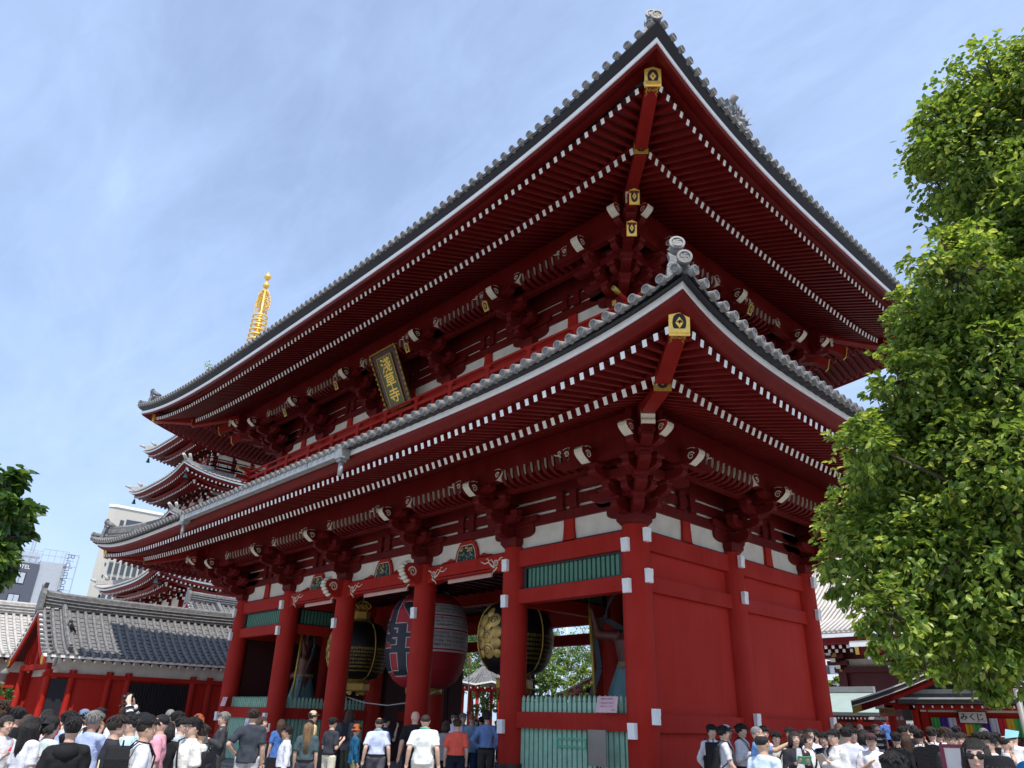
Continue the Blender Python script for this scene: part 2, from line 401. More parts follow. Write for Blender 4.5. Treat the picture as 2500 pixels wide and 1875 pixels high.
# roof ornament (demon tile group) low on the east slope, seen against the sky
m=MB()
oc=Vector((1.75,D/2,19.85))
for (dx,dz,R_,l) in ((.0,1.45,.13,.5),(-.15,.45,.14,.4),(.1,.05,.13,.3)):
    a=oc+Vector((-.2,dx,dz));b=a+Vector((l,-.12,.3)); m.tube([a,b],R_,10,1)
m.prism([(-.34,-.2),(.34,-.2),(.42,.35),(.3,.7),(.5,1.0),(.2,.95),(.1,1.25),(-.12,.98),(-.42,1.1),(-.28,.7),(-.4,.4)],lambda a,b:oc+Vector((.1,a,b)),lambda a,b:oc+Vector((.32,a,b)),0)
for a,b,r in ((-.18,.3,.16),(.18,.3,.16),(0,.65,.14),(-.3,.75,.1),(.3,.8,.1)): m.ball(oc+Vector((.32,a,b)),r,0,8)
for k in range(7): t=k*pi/6; m.tube([oc+Vector((.3,.3*cos(t),.7+.2*sin(t))),oc+Vector((.45,.5*cos(t),.75+.5*sin(t)))],[.05,.01],5,1)
gsub(m,'demon_tile',[TIL,TIE],UROOF)
# gutter with two spouts on the south eave
g=MB(); e=5.12
for k in range(6):
    x0=-5.05-k*1.74; x1=x0-1.70 if k<5 else -15.5
    h=lambda x:H(ROWS['L']['WB'],-x,W)
    g.box(x1,x0,-e-.20,-e+.0,7.74,7.90)
    g.box(x0-1.75 if k<5 else x1,x0,-e-.20,-e-.02,7.895,7.91)
gsub(g,'gutter',[GUT],LROOF)
for x in (-5.18,-15.3):
    g=MB(); g.box(x-.15,x+.15,-e-.22,-e+.03,7.68,7.93); g.box(x-.09,x+.09,-e-.19,-e-.01,7.6,7.68); g.tube([(x,-e-.1,7.6),(x,-e-.1,7.25)],.062,12)
    gsub(g,'gutter_spout',[GUT],LROOF)
# ---------------------------------------------------------------- gate body
B=(5.56,6.01)
fS,fE=FR['S'][0],FR['E'][0]
# pillars
PR=.352
def pillar_mesh():
    m=MB(); m.lathe([(PR*.97,0),(PR,.8),(PR,4.5),(PR*.97,5.9),(PR*.86,6.12)],n=28); return m.mesh('pillar',[RED])
PMESH=pillar_mesh()
cm=MB()
cm.box(-.095,.095,-.02,.08,-.18,.0); cm.box(-.095,.095,-.03,.08,0,.14); CAPM=cm.mesh('nail_cap',[WHT])
cm=MB(); cm.lathe([(.62,0),(.60,.10),(.5,.16),(.42,.18)],n=20); BASM=cm.mesh('stone_base',[STONE])
cm=MB(); cm.lathe([(.40,.18),(.41,.72)],n=28)
for k in range(28):
    t0=2*pi*k/28;t1=2*pi*(k+1)/28;tm=(t0+t1)/2
    cm.add([(.41*cos(t0),.41*sin(t0),.72),(.41*cos(t1),.41*sin(t1),.72),(.405*cos(tm),.405*sin(tm),.80)],[(0,1,2)],0)
SKM=cm.mesh('base_sleeve',[BLK])
def part(name,me,parent,world,rz=0):
    o=link(bpy.data.objects.new(name,me)); o.parent=parent
    o.matrix_parent_inverse=Matrix.Translation(GI) if parent is GATE else Matrix()
    o.location=world; o.rotation_euler[2]=rz; return o
for i,x in enumerate(XP):
    for j,y in enumerate(YP):
        p=part('pillar',PMESH,GATE,(-x,y,0))
        part('stone_base',BASM,p,(0,0,0)); 
        if 0<i<5 or j==1: part('base_sleeve',SKM,p,(0,0,0))
        if j==0:
            zs=[(5.62),(4.67),(1.62)] if i in(0,1,4,5) else ([4.67,1.62] if i==2 else [4.67,1.62])
            if i in (2,3): zs=[4.67]
            for z in zs: part('nail_cap',CAPM,p,(0,-.42,z))
        if i==0:
            for z in (5.86,4.90,1.91): part('nail_cap',CAPM,p,(.42,-.05,z),pi/2)
        if i==5:
            for z in (5.86,4.90,1.91): part('nail_cap',CAPM,p,(-.42,0,z),-pi/2)
def beam(fr,s0,s1,z0,z1,o0=-.16,o1=.16,m=RED,name='beam'):
    b=MB(); b.box(s0,s1,o0,o1,z0,z1,0,fr); return gb(b,name,[m])
g_=.30
for sd in 'SN':
    fr=FR[sd][0]
    for i in range(5):
        s0=XP[i]+g_; s1=XP[i+1]-g_
        if sd=='N': pass
        if i in (0,4):
            beam(fr,s0,s1,*B); beam(fr,s0,s1,4.59,4.95); beam(fr,s0,s1,1.58,1.95)
        else:
            # rainbow beam with white scroll painting
            b=MB(); n=16; P=[(s0,B[1])]; 
            P=[(s1,B[1]),(s0,B[1]),(s0,B[0]+.0)]
            for k in range(n+1):
                t=k/n; a=min(t,1-t); P.append((lerp(s0,s1,t),B[0]-.05+.07*min(1,a/.12)))
            b.prism(P,lambda a,z:fr(a,.19,z),lambda a,z:fr(a,-.19,z),0)
            for q in (-1,1):   # raised panel line
                b.box(s0+.55,s1-.55,.19,.197,B[0]+.07,B[0]+.09,1,fr)
            bo=gb(b,'rainbow_beam',[RED,DRED])
            for e,sg in ((s0,1),(s1,-1)):
                w_=MB()
                fn=lambda x,y: fr(e+sg*x,.196,B[0]+y)
                spiral(w_,.30,.20,.11,fn,.04,1.7,0,1,-1.2)
                ribbon(w_,[(.36,.09),(.5,.16),(.62,.27),(.78,.24),(.95,.32)],fn,.05)
                ribbon(w_,[(.2,.27),(.12,.33),(.03,.34)],fn,.05); ribbon(w_,[(.42,.24),(.5,.33),(.6,.3)],fn,.035)
                ribbon(w_,[(.25,.09),(.33,.02),(.42,-.02),(.47,-.1)],fn,.05); ribbon(w_,[(.6,.27),(.66,.38),(.74,.36)],fn,.03)
                gsub(w_,'painted_scroll',[CRM],bo)
            w_=MB(); w_.box(s0+.75,s1-.75,-.10,-.04,B[0]-.09,B[0]+.02,0,fr)
            gsub(w_,'light_strip',[PINK],bo)
            if sd=='N': beam(fr,s0,s1,4.45,4.85)
for i in range(2):
    for sd in 'EW':
        fr=FR[sd][0]; s0=YP[i]+g_;s1=YP[i+1]-g_
        for z in (B,(4.59,4.95),(1.58,1.95)): beam(fr,s0,s1,*z)
        for z0,z1 in ((4.951,5.559),(1.951,4.589),(.1,1.579)):
            b=MB(); b.box(s0,s1,-.04,.03,z0,z1,0,fr); gb(b,'wall_panel',[REDW])
            b=MB(); b.box(s0,s1,-.10,-.045,z0,z1,0,fr); gb(b,'shade_lining',[ROOM])  # dark sheet added over the inner wall face to stand for room shade
# interior
for x in (XP[1],XP[4]):
    fr=lambda s,o,z:(-x+o,s,z)
    for z0,z1 in (B,(4.59,4.95),(1.58,1.95)): 
        b=MB(); b.box(g_,YP[1]-g_,-.14,.14,z0,z1,0,fr); gb(b,'beam',[RED])
        b=MB(); b.box(YP[1]+g_,YP[2]-g_,-.14,.14,z0,z1,0,fr); gb(b,'beam',[RED])
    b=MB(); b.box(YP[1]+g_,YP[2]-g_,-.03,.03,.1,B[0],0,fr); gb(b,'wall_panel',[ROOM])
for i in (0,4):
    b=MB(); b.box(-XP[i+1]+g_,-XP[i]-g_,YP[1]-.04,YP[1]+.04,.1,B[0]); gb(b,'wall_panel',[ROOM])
for i in range(5):
    b=MB(); b.box(-XP[i+1]+g_,-XP[i]-g_,YP[1]-.18,YP[1]+.18,*B); gb(b,'beam',[RED])
for i in (1,2,3):
    b=MB(); b.box(-XP[i+1]+g_,-XP[i]-g_,YP[1]-.14,YP[1]+.14,4.55,4.95); gb(b,'beam',[RED])
# door leaves folded back beside the middle pillars
for i in (2,3):
    for e,sg in ((XP[i],1),(XP[i+1],-1)):
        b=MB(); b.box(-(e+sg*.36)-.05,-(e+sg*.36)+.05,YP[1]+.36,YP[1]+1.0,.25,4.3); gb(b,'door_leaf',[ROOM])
b=MB(); b.box(-W-.1,.1,-.1,D+.1,6.012,6.06); gb(b,'ceiling',[DRK])  # near-black colour stands for the shade up under the gate
b=MB(); 
for i in range(1,42): b.box(-i*.5-.04,-i*.5+.04,-.05,D+.05,5.95,6.01)
gb(b,'ceiling_batten',[DRED])
b=MB(); b.box(-W-1.2,1.2,-1.2,D+1.2,-.02,.10); gb(b,'stone_platform',[STONE])
b=MB(); b.box(-W-1.6,1.6,-1.6,D+1.6,-.05,.02); gb(b,'stone_step',[STONE])
# lattices, pickets and board fences in the end bays
def lattice(fr,s0,s1,z0,z1,name='lattice_window',sp=.1445,o=.0):
    b=MB(); b.box(s0,s1,o-.12,o-.10,z0,z1,2,fr)
    for a,c,d,e in ((s0,s0+.12,z0,z1),(s1-.12,s1,z0,z1),(s0+.12,s1-.12,z0,z0+.05),(s0+.12,s1-.12,z1-.05,z1)): b.box(a,c,o-.1,o+.05,d,e,1,fr)
    n=int((s1-s0-.26)/sp)
    for k in range(n):
        s=s0+.13+(k+.5)*(s1-s0-.26)/n; b.box(s-.048,s+.048,o-.06,o+.0,z0+.052,z1-.052,0,fr)
    return gb(b,name,[GRN,BLK,DRK])
for i in (0,4):
    lattice(fS,XP[i]+.36,XP[i+1]-.36,4.95,5.56)
    lattice(FR['N'][0],XP[i]+.36,XP[i+1]-.36,4.95,5.56)
for x in (XP[1],XP[4]): lattice(lambda s,o,z:(-x+o,s,z),.36,YP[1]-.36,4.95,5.56)
def fence(fr,s0,s1,label,loc,gap=None):
    # green board fence below the rail, pointed pickets above it: one thing
    root=empty('picket_fence',loc,0,label,'fence','green picket fences round the guardian rooms')
    inv=Matrix.Translation(-Vector(loc))
    n=int(round((s1-s0)/.16)); sp=(s1-s0)/n
    a=MB();c=MB()
    for k in range(n):
        s=s0+(k+.5)*sp
        a.box(s-.058,s+.058,-.03,.03,.12,1.578,0,fr)
        pr=[(.05,1.952),(.052,2.16),(.03,2.19),(.045,2.225),(.03,2.28),(.0,2.33)]
        P=[(s+w,z) for w,z in pr]+[(s-w,z) for w,z in pr[:-1][::-1]]
        c.prism(P,lambda u,z:fr(u,-.025,z),lambda u,z:fr(u,.025,z),0)
    b=MB(); b.box(s0,s1,-.05,-.035,.12,1.578,0,fr)
    for mb,nm,mt in ((a,'board',[GRN2]),(c,'picket',[GRN2]),(b,'backing',[DRK])):
        o=mb.build(nm,mt,root); o.matrix_parent_inverse=inv
    if gap:
        m=MB();g0,g1=gap
        for z in (1.19,1.36): m.box(g0,g1,.031,.07,z,z+.045,0,fr)
        for s in (g0,g1-.045): m.box(s,s+.045,.031,.069,1.236,1.359,0,fr)
        o=m.build('offering_slot',[mat('slot_green',(.10,.38,.24),.5)],root); o.matrix_parent_inverse=inv
fence(fS,.34,XP[1]-.34,'mint green picket and board fence of the right front room, with a small slot frame',(-2.07,0,0),(1.6,2.55))
fence(fS,XP[4]+.34,W-.34,'green picket fence at the far left corner room of the gate, small in view',(-18.9,0,0))
fence(lambda s,o,z:(-XP[4]+o,s,z),.34,YP[1]-.34,'dark green picket fence along the passage in front of the left guardian statue',(-XP[4],2.1,0))
fence(lambda s,o,z:(-XP[1]+o,s,z),.34,YP[1]-.34,'green picket fence along the passage in front of the right guardian statue',(-XP[1],2.1,0))
# wall zone above the beams, both storeys
def wallzone(fr,L,ps,zo,oo,key,n_ctr,upper=False):
    w=MB()
    e0=-oo if upper else 0
    def bx(name,mt,s0,s1,o0,o1,z0,z1):
        b=MB(); b.box(s0,s1,oo+o0,oo+o1,z0+zo,z1+zo,0,fr); return gb(b,name,[mt])
    s_a=e0-.0; s_b=L-e0
    bx('plaster_wall',PLA,s_a,s_b,-.05,.02,5.9 if upper else 6.01,7.36)
    bx('wall_beam',REDB,s_a-.1,s_b+.1,-.04,.10,6.62,6.89)
    bx('wall_beam',REDB,s_a-.1,s_b+.1,-.04,.10,6.98,7.25)
    bx('wall_beam',REDB,s_a-.1,s_b+.1,-.04,.10,7.34,8.45)
    # inner bracket beam, purlin
    bx('bracket_beam',REDB,-.85,L+.85 if not upper else L+.85,.78,.95,7.38,7.55) if not upper else bx('bracket_beam',REDB,-.35,L+.35,.78,.95,7.38,7.55)
    pe=-1.5 if not upper else -1.0
    bx('purlin',REDE,pe-.45,L-pe+.45,1.36,1.52,7.86,8.36)
    # curved ribs with white edges
    for i in range(len(ps)-1):
        a,b_=ps[i]+.95,ps[i+1]-.95; n=max(4,int((b_-a)/.235)); rb=MB()
        prof=[(.93,7.54),(1.15,7.54),(1.27,7.58),(1.34,7.66),(1.37,7.78),(1.38,7.88),(1.50,7.88),(1.49,7.72),(1.44,7.58),(1.34,7.49),(1.18,7.44),(.93,7.44)]
        for k in range(n+1):
            s=lerp(a,b_,k/n)
            rb.prism([(o+oo,z+zo) for o,z in prof],lambda o,z:fr(s-.055,o,z),lambda o,z:fr(s+.055,o,z),0)
            # white painted side face
            for ss in (s-.058,s+.058):
                pf=[(1.41,7.87),(1.40,7.74),(1.375,7.63),(1.40,7.58),(1.445,7.64),(1.475,7.74),(1.485,7.87)]
                rb.add([fr(ss,o+oo,z+zo) for o,z in pf],[(0,1,2,3,4,5,6)],1)
        # board behind the ribs
        V=[]
        for s in (a-.3,b_+.3):
            for o,z in ((.93,7.57),(1.1,7.6),(1.24,7.7),(1.34,7.9)): V.append(fr(s,o+oo,z+zo))
        rb.add(V,[(0,1,5,4),(1,2,6,5),(2,3,7,6)],0,True)
        gb(rb,'curved_rib',[REDB,CRM])
        # white curl beside the ribs
        c_=MB(); s=ps[i]+1.05 
        fn=lambda x,y: fr(s+x,1.54+oo,7.80+zo+y)
        spiral(c_,0,.02,.06,fn,.025); ribbon(c_,[(.0,-.04),(.1,-.02),(.2,.02)],fn,.045); ribbon(c_,[(0,-.04),(-.05,-.1)],fn,.04)
        gb(c_,'white_curl',[CRM])
        # mid-bay struts
        mid=(ps[i]+ps[i+1])/2
        for ds in (-.24,.24):
            st=MB()
            st.box(mid+ds-.09,mid+ds+.09,oo+.1,oo+.16,6.87+zo,7.36+zo,0,fr)
            st.box(mid+ds-.13,mid+ds+.13,oo+.1,oo+.19,7.22+zo,7.36+zo,0,fr); st.box(mid+ds-.13,mid+ds+.13,oo+.1,oo+.19,6.86+zo,6.99+zo,0,fr)
            gb(st,'strut_block',[REDB])
        if i in n_ctr and not upper:
            # frog-leg strut with a painted carving
            fm=MB()
            P=[(-.60,0),(-.52,.12),(-.46,.34),(-.34,.54),(-.16,.64),(.16,.64),(.34,.54),(.46,.34),(.52,.12),(.60,0)]
            fm.prism([(mid+x,6.01+zo+y) for x,y in P],lambda a,z:fr(a,oo+.10,z),lambda a,z:fr(a,oo+.02,z),0)
            for sx in (-1,1):
                fm.prism([(mid+sx*x,6.01+zo+y) for x,y in ((.6,0),(.62,.1),(.75,.16),(.9,.1),(1.1,.08),(1.2,0))],lambda a,z:fr(a,oo+.10,z),lambda a,z:fr(a,oo+.02,z),0)
            fo=gb(fm,'frog_leg_strut',[RED])
            cv=MB(); rr=random.Random(i)
            P=[(-.42,.02),(-.36,.30),(-.25,.46),(.25,.46),(.36,.30),(.42,.02)]
            cv.prism([(mid+x,6.01+zo+y) for x,y in P],lambda a,z:fr(a,oo+.112,z),lambda a,z:fr(a,oo+.1,z),0)
            ribbon(cv,[(mid+x*1.04,6.01+zo+y*1.02) for x,y in P],lambda a,z:fr(a,oo+.116,z),.02,3,False)
            for k in range(46):
                x=rr.uniform(-.34,.34);y=rr.uniform(.04,.42)
                if abs(x)>.38-y*.30: continue
                col=4 if (y>.28 and i==1) or (i!=1 and abs(x)<.12 and y>.15) else rr.choice([1,1,2])
                p=fr(mid+x,oo+.118,6.01+zo+y); cv.ball(p,rr.uniform(.02,.045),col,6)
            gsub(cv,'painted_carving',[DRK,GRN,mat('sage',(.2,.27,.2)),CRM,mat('flower',(.55,.35,.12) if i==1 else (.5,.2,.15))],fo)
        else:
            st=MB(); P=[(-.26,0),(-.20,.1),(-.17,.42),(-.17,.6),(.17,.6),(.17,.42),(.20,.1),(.26,0)]
            st.prism([(mid+x,6.01+zo+y) for x,y in P],lambda a,z:fr(a,oo+.10,z),lambda a,z:fr(a,oo+.02,z),0)
            gb(st,'strut',[RED])
        # rounded upper corners of the plaster: red spandrels
        st=MB()
        for e,sg in ((ps[i]+.36,1),(ps[i+1]-.36,-1)):
            pass
def arm(mb,mp,a0,a1,c,z0,z1,w=.20,curve=(1,1),m=0):
    # bracket arm from a0 to a1 along an axis, centre line c; curved undersides at the free ends
    h=z1-z0;P=[(a0,z1),(a1,z1)]
    if curve[1]: P+=[(a1,z1-h*.42)]+[(a1-.34*(1-cos(t)),z1-h*.42-h*.58*sin(t)) for t in (pi/8,pi/4,3*pi/8,pi/2)]
    else: P+=[(a1,z0)]
    if curve[0]: P+=[(a0+.34*(1-cos(t)),z1-h*.42-h*.58*sin(t)) for t in (pi/2,3*pi/8,pi/4,pi/8)]+[(a0,z1-h*.42)]
    else: P+=[(a0,z0)]
    mb.prism(P,lambda a,z:mp(a,c-w/2,z),lambda a,z:mp(a,c+w/2,z),m)
def block(mb,mp,a,c,z,w=.29,h=.13,m=0):
    k=w/2;j=k*.72
    P=lambda q,zz:[mp(a-q,c-q,zz),mp(a+q,c-q,zz),mp(a+q,c+q,zz),mp(a-q,c+q,zz)]
    A,B_,C=P(j,z),P(k,z+h*.45),P(k,z+h)
    mb.hexa(A+B_,m);mb.hexa([Vector(p)+Vector((0,0,.001)) for p in B_]+C,m)
def scroll(mb,mp,a,c,z0,z1,sg,w=.24,white=0,red=1,big=1.):
    # nose projecting from a in direction sg; curled edge painted white
    h=z1-z0; P=[(0,h),(.10,h*1.02),(.20,h*.93),(.25,h*.75),(.24,h*.52),(.17,h*.28),(.10,h*.14),(.04,h*.02),(0,0)]
    P=[(a+sg*x*big,z0+y) for x,y in P]
    mb.prism(P,lambda x,z:mp(x,c-w/2,z),lambda x,z:mp(x,c+w/2,z),red,white)
    for cc in (c-w/2-.003,c+w/2+.003):
        fn=lambda x,y: mp(a+sg*x,cc,z0+y)
        spiral(mb,.07,h*.48,h*.26,fn,.035,1.5,white,1,.3); ribbon(mb,[(.2,h*.9),(.1,h*1.0),(-.03,h*.98)],fn,.02,white)
def bracket_mesh():
    m=MB(); sp=lambda a,c,z:(-a,-c,z)   # along facade
    op=lambda a,c,z:(-c,-a,z)           # outward
    block(m,sp,0,0,6.10,.62,.27)
    arm(m,sp,-.78,.78,0,6.36,6.61); arm(m,op,-.3,.72,0,6.361,6.611,curve=(0,1))
    for a in (-.66,0,.66): block(m,sp,a,0,6.612,.28,.10)
    block(m,sp,0,.58,6.612,.28,.10)
    arm(m,sp,-.62,.62,.5,6.70,6.93); arm(m,op,0,1.08,0,6.701,6.931,curve=(0,1)); arm(m,sp,-1.0,1.0,.14,6.70,6.90,.14)
    for a in (-.5,0,.5): block(m,sp,a,.5,6.932,.26,.10)
    block(m,sp,0,.95,6.932,.26,.10)
    arm(m,sp,-.62,.62,.95,7.03,7.26); arm(m,op,0,1.55,0,7.031,7.261,curve=(0,1))
    for a in (-.5,0,.5): block(m,sp,a,.95,7.262,.26,.11)
    block(m,sp,0,1.44,7.262,.26,.11)
    arm(m,sp,-.55,.55,1.44,7.375,7.56,.22); arm(m,op,0,1.62,0,7.376,7.561,curve=(0,1))
    m.box(-.78,.78,-1.53,-1.31,7.58,7.855); arm(m,op,0,1.70,0,7.30,7.64,.22,(0,0))
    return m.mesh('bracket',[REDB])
BRM=bracket_mesh()
m=MB()
for sg in (-1,1): scroll(m,lambda a,c,z:(-a,-c,z),sg*.5,1.44,7.56,7.87,sg,.23)
SCM={}
for sg in (-1,1):
    m=MB(); scroll(m,lambda a,c,z:(-a,-c,z),sg*.74,1.42,7.59,7.90,sg,.24); SCM[sg]=m.mesh('scroll_end',[CRM,REDB])
m=MB(); scroll(m,lambda a,c,z:(-c,-a,z),1.66,0,7.28,7.66,1,.25,big=1.2); SCM[0]=m.mesh('scroll_end',[CRM,REDB])
m=MB()
op=lambda a,c,z:(-c,-a,z)
m.bar(op(.2,0,7.75),op(2.02,0,6.86),.17,.24,0)
TAILM=m.mesh('tail_rafter',[REDB])
m=MB(); gold_plate(m,op(2.05,0,6.85),Vector(op(1,0,-.5)),.21,.34); TGM=m.mesh('gold_fitting',[GLD2,DRK])
def place_bracket(pos,rz,zo=0,tail=False,name='bracket'):
    b=part(name,BRM,GATE,(pos[0],pos[1],zo),rz)
    for sg in (-1,0,1): part('scroll_end',SCM[sg],b,(0,0,0))
    if tail:
        t=part('tail_rafter',TAILM,b,(0,0,0)); part('gold_fitting',TGM,t,(0,0,0))
def corner_bracket(cn,zo):
    (x,y),(dx,dy)=cn; x+=0;
    m=MB(); r2=1/sqrt(2)
    A=lambda a,c,z:(x+dx*a,y+dy*c,z+zo); Bq=lambda a,c,z:(x+dx*c,y+dy*a,z+zo)
    Dg=lambda a,c,z:(x+dx*(a*r2)-dx*c*r2,y+dy*(a*r2)+dy*c*r2,z+zo)
    block(m,A,0,0,6.10,.62,.27)
    for mp in (A,Bq):
        arm(m,mp,-.78,.78,0,6.36 if mp is A else 6.361,6.61); arm(m,mp,-1.1,1.08,0,6.70,6.93); arm(m,mp,-1.1,1.55,0,7.03,7.26)
        arm(m,mp,-.9,1.0,.5,6.70,6.928); arm(m,mp,-.9,1.5,.95,7.03,7.258); arm(m,mp,-1.2,1.95,1.44,7.375,7.56)
        arm(m,mp,-.2,2.0,.0,7.376,7.562)
        for a,c,z in ((.62,0,6.6),(-.62,0,6.6),(.95,0,6.93),(1.42,0,7.26),(.5,.5,6.93),(-.5,.5,6.93),(.95,.5,6.93),(.95,.95,7.26),(.5,.95,7.26),(-.4,.95,7.26),(1.42,.95,7.26),(1.44,1.44,7.56)):
            block(m,mp,a,c,z,.28,.10)
        m.hexa([mp(a,c,z) for z in (7.562,7.856) for a,c in ((-.78,1.31),(1.95,1.31),(1.95,1.53),(-.78,1.53))],0); arm(m,mp,0,1.76,0,7.30,7.64,.22,(0,0))
    arm(m,Dg,0,.98,0,6.362,6.60,.26,(0,1)); arm(m,Dg,0,1.55,0,6.702,6.92,.26,(0,1)); arm(m,Dg,0,2.25,0,7.032,7.25,.26,(0,1)); arm(m,Dg,0,2.7,0,7.377,7.56,.26,(0,1))
    for a,z in ((.85,6.6),(1.4,6.92),(2.05,7.25),(2.5,7.56)): block(m,Dg,a,0,z,.36,.11)
    m.hexa([Dg(a,c,z) for z in (7.67,8.0) for a,c in ((.3,-.14),(2.85,-.14),(2.85,.14),(.3,.14))],0)
    o=gb(m,'corner_bracket',[REDB])
    for mp in (A,Bq):
        s_=MB(); scroll(s_,mp,1.95,1.44,7.57,7.88,1,.24); gsub(s_,'scroll_end',[CRM,RED],o)
        s_=MB(); scroll(s_,mp,-.74,1.42,7.59,7.90,-1,.24); gsub(s_,'scroll_end',[CRM,REDB],o)
        s_=MB(); scroll(s_,mp,1.74,0,7.28,7.66,1,.25,big=1.2); gsub(s_,'scroll_end',[CRM,REDB],o)
    s_=MB(); n=9; P=[(2.86,7.67),(2.90,7.74),(2.87,7.80),(2.92,7.87),(2.88,7.93),(2.93,8.0),(2.8,8.0),(2.8,7.67)]
    s_.prism(P,lambda a,z:Dg(a,-.15,z),lambda a,z:Dg(a,.15,z),0); gsub(s_,'white_end',[CRM],o)
    if zo:
        nn=Vector((dx,dy,0))
        for q_,z,l in ((1.85,13.95,1),(1.36,13.48,1)):
            s_=MB(); c=Vector((dx*(q_)+x-(-.0),dy*q_+y,z)); c=Vector(((0 if dx>0 else -W)+dx*q_,(0 if dy<0 else D)+dy*q_,z))
            s_.bar(c-nn*.8+Vector((0,0,.55)),c,.24,.32,2); gold_plate(s_,c+nn.normalized()*.02,nn+Vector((0,0,-.35)),.26,.44); gsub(s_,'gold_fitting',[GOLD,DRK,REDH],o)
for i,x in enumerate(XP):
    if 0<i<5:
        place_bracket((-x,0),0); place_bracket((-x,D),pi)
place_bracket((0,D/2),pi/2); place_bracket((-W,D/2),-pi/2)
for cn in CN: corner_bracket(cn,0)
wallzone(fS,W,XP,0,0,'L',(1,2,3)); wallzone(FR['N'][0],W,XP,0,0,'L',(1,2,3))
wallzone(fE,D,YP,0,0,'L',()); wallzone(FR['W'][0],D,YP,0,0,'L',())
# big carved noses on the two middle front pillars
for x in (XP[2],XP[3]):
    m=MB(); mp=lambda a,c,z:(-x+c,-a,z)
    P=[(.30,6.03),(.62,6.12),(.86,6.08),(.98,5.93),(.94,5.78),(.84,5.70),(.80,5.60),(.66,5.58),(.55,5.50),(.30,5.56)]
    m.prism(P,lambda a,z:mp(a,-.16,z),lambda a,z:mp(a,.16,z),1)
    # white lobes over the front edge
    E=[(.70,6.13),(.84,6.10),(.94,6.02),(1.0,5.92),(.97,5.80),(.88,5.71),(.82,5.60),(.68,5.56)]
    for k in range(len(E)-1):
        c=Vector(((E[k][0]+E[k+1][0])/2,(E[k][1]+E[k+1][1])/2)); m.ball(mp(c[0],0,c[1]),.085,0,8,(2.1,.8,.95))
    for cc in (-.166,.166): spiral(m,.66,5.84,.16,lambda a,z:mp(a,cc,z),.06,1.6,0)
    gb(m,'carved_nose',[CRM,RED])
# ---------------------------------------------------------------- upper storey
ZU,OU=6.47,-.5
for i,x in enumerate(XP):
    if 0<i<5:
        place_bracket((-x,.5),0,ZU,True); place_bracket((-x,D-.5),pi,ZU,True)
place_bracket((-.5,D/2),pi/2,ZU,True); place_bracket((-W+.5,D/2),-pi/2,ZU,True)
for (c,d) in CN:
    corner_bracket(((c[0]+(-.5 if d[0]>0 else .5),c[1]+(.5 if d[1]<0 else -.5)),d),ZU)
XU=[.5]+XP[1:5]+[W-.5]; YU=[.5,D/2,D-.5]
for sd,ps in (('S',XU),('N',XU),('E',YU),('W',YU)):
    wallzone(FR[sd][0],FR[sd][1],ps,ZU,OU,'U',(),True)
    fr=FR[sd][0]
    b=MB(); b.box(.5,FR[sd][1]-.5,OU-.06,OU+.0,10.6,12.5,0,fr); gb(b,'wall_panel',[REDW])
    b=MB(); b.box(.45,FR[sd][1]-.45,OU-.04,OU+.12,12.25,12.6,0,fr); gb(b,'wall_beam',[RED])
for x in XU:
    for y in (.5,D-.5):
        b=MB(); b.lathe([(.3,10.4),(.3,12.6)],(-x,y,0),n=16); gb(b,'pillar',[RED])
for y in (D/2,):
    for x in (.5,W-.5): b=MB(); b.lathe([(.3,10.4),(.3,12.6)],(-x,y,0),n=16); gb(b,'pillar',[RED])
b=MB(); b.box(-W-.7,.7,-.7,D+.7,10.55,10.75); gb(b,'balcony_floor',[RED])
b=MB(); b.box(-W+.3,-.3,.3,D-.3,14.9,15.0); gb(b,'ceiling',[DRED])
# balustrade
OB=.58
for sd in 'SEWN':
    fr,L=FR[sd]; r=MB(); ext=.62
    for z0,h,w in ((11.86,.10,.10),(11.55,.13,.09),(11.0,.14,.10)):
        up=.16 if z0>11.8 else .0
        x0=-OB-(ext if z0>11.2 else .2); x1=L-x0
        if up: r.tube([fr(x0,OB,z0+h/2+up),fr(x0+.45,OB,z0+h/2+.04),fr(x0+.9,OB,z0+h/2),fr(L/2,OB,z0+h/2),fr(x1-.9,OB,z0+h/2),fr(x1-.45,OB,z0+h/2+.04),fr(x1,OB,z0+h/2+up)],.055,10,0)
        else: r.box(x0,x1,OB-w/2,OB+w/2,z0,z0+h,0,fr)
    ro=gb(r,'balustrade_rail',[RED])
    n=int(round((L+2*OB)/.93))
    for k in range(n+1):
        s=lerp(-OB,L+OB,k/n); p=MB()
        if k%2==0: p.box(s-.09,s+.09,OB-.07,OB+.07,10.75,11.86,0,fr); p.box(s-.16,s+.16,OB-.075,OB+.075,11.78,11.862,0,fr)
        else: p.box(s-.07,s+.07,OB-.05,OB+.05,10.75,11.55,0,fr)
        gsub(p,'baluster',[RED],ro)
    for s,sg in ((-OB-ext,-1),(L+OB+ext,1)):
        g=MB(); g.tube([fr(s+sg*.03,OB,12.085),fr(s-sg*.2,OB,12.01)],.068,12,0); g.tube([fr(s+sg*.034,OB,12.09),fr(s+sg*.03,OB,12.085)],.04,12,1)
        g.box(min(s,s+sg*.03),max(s,s+sg*.03),OB-.055,OB+.055,11.54,11.69,0,fr); gsub(g,'gold_fitting',[GLD2,DRK],ro)
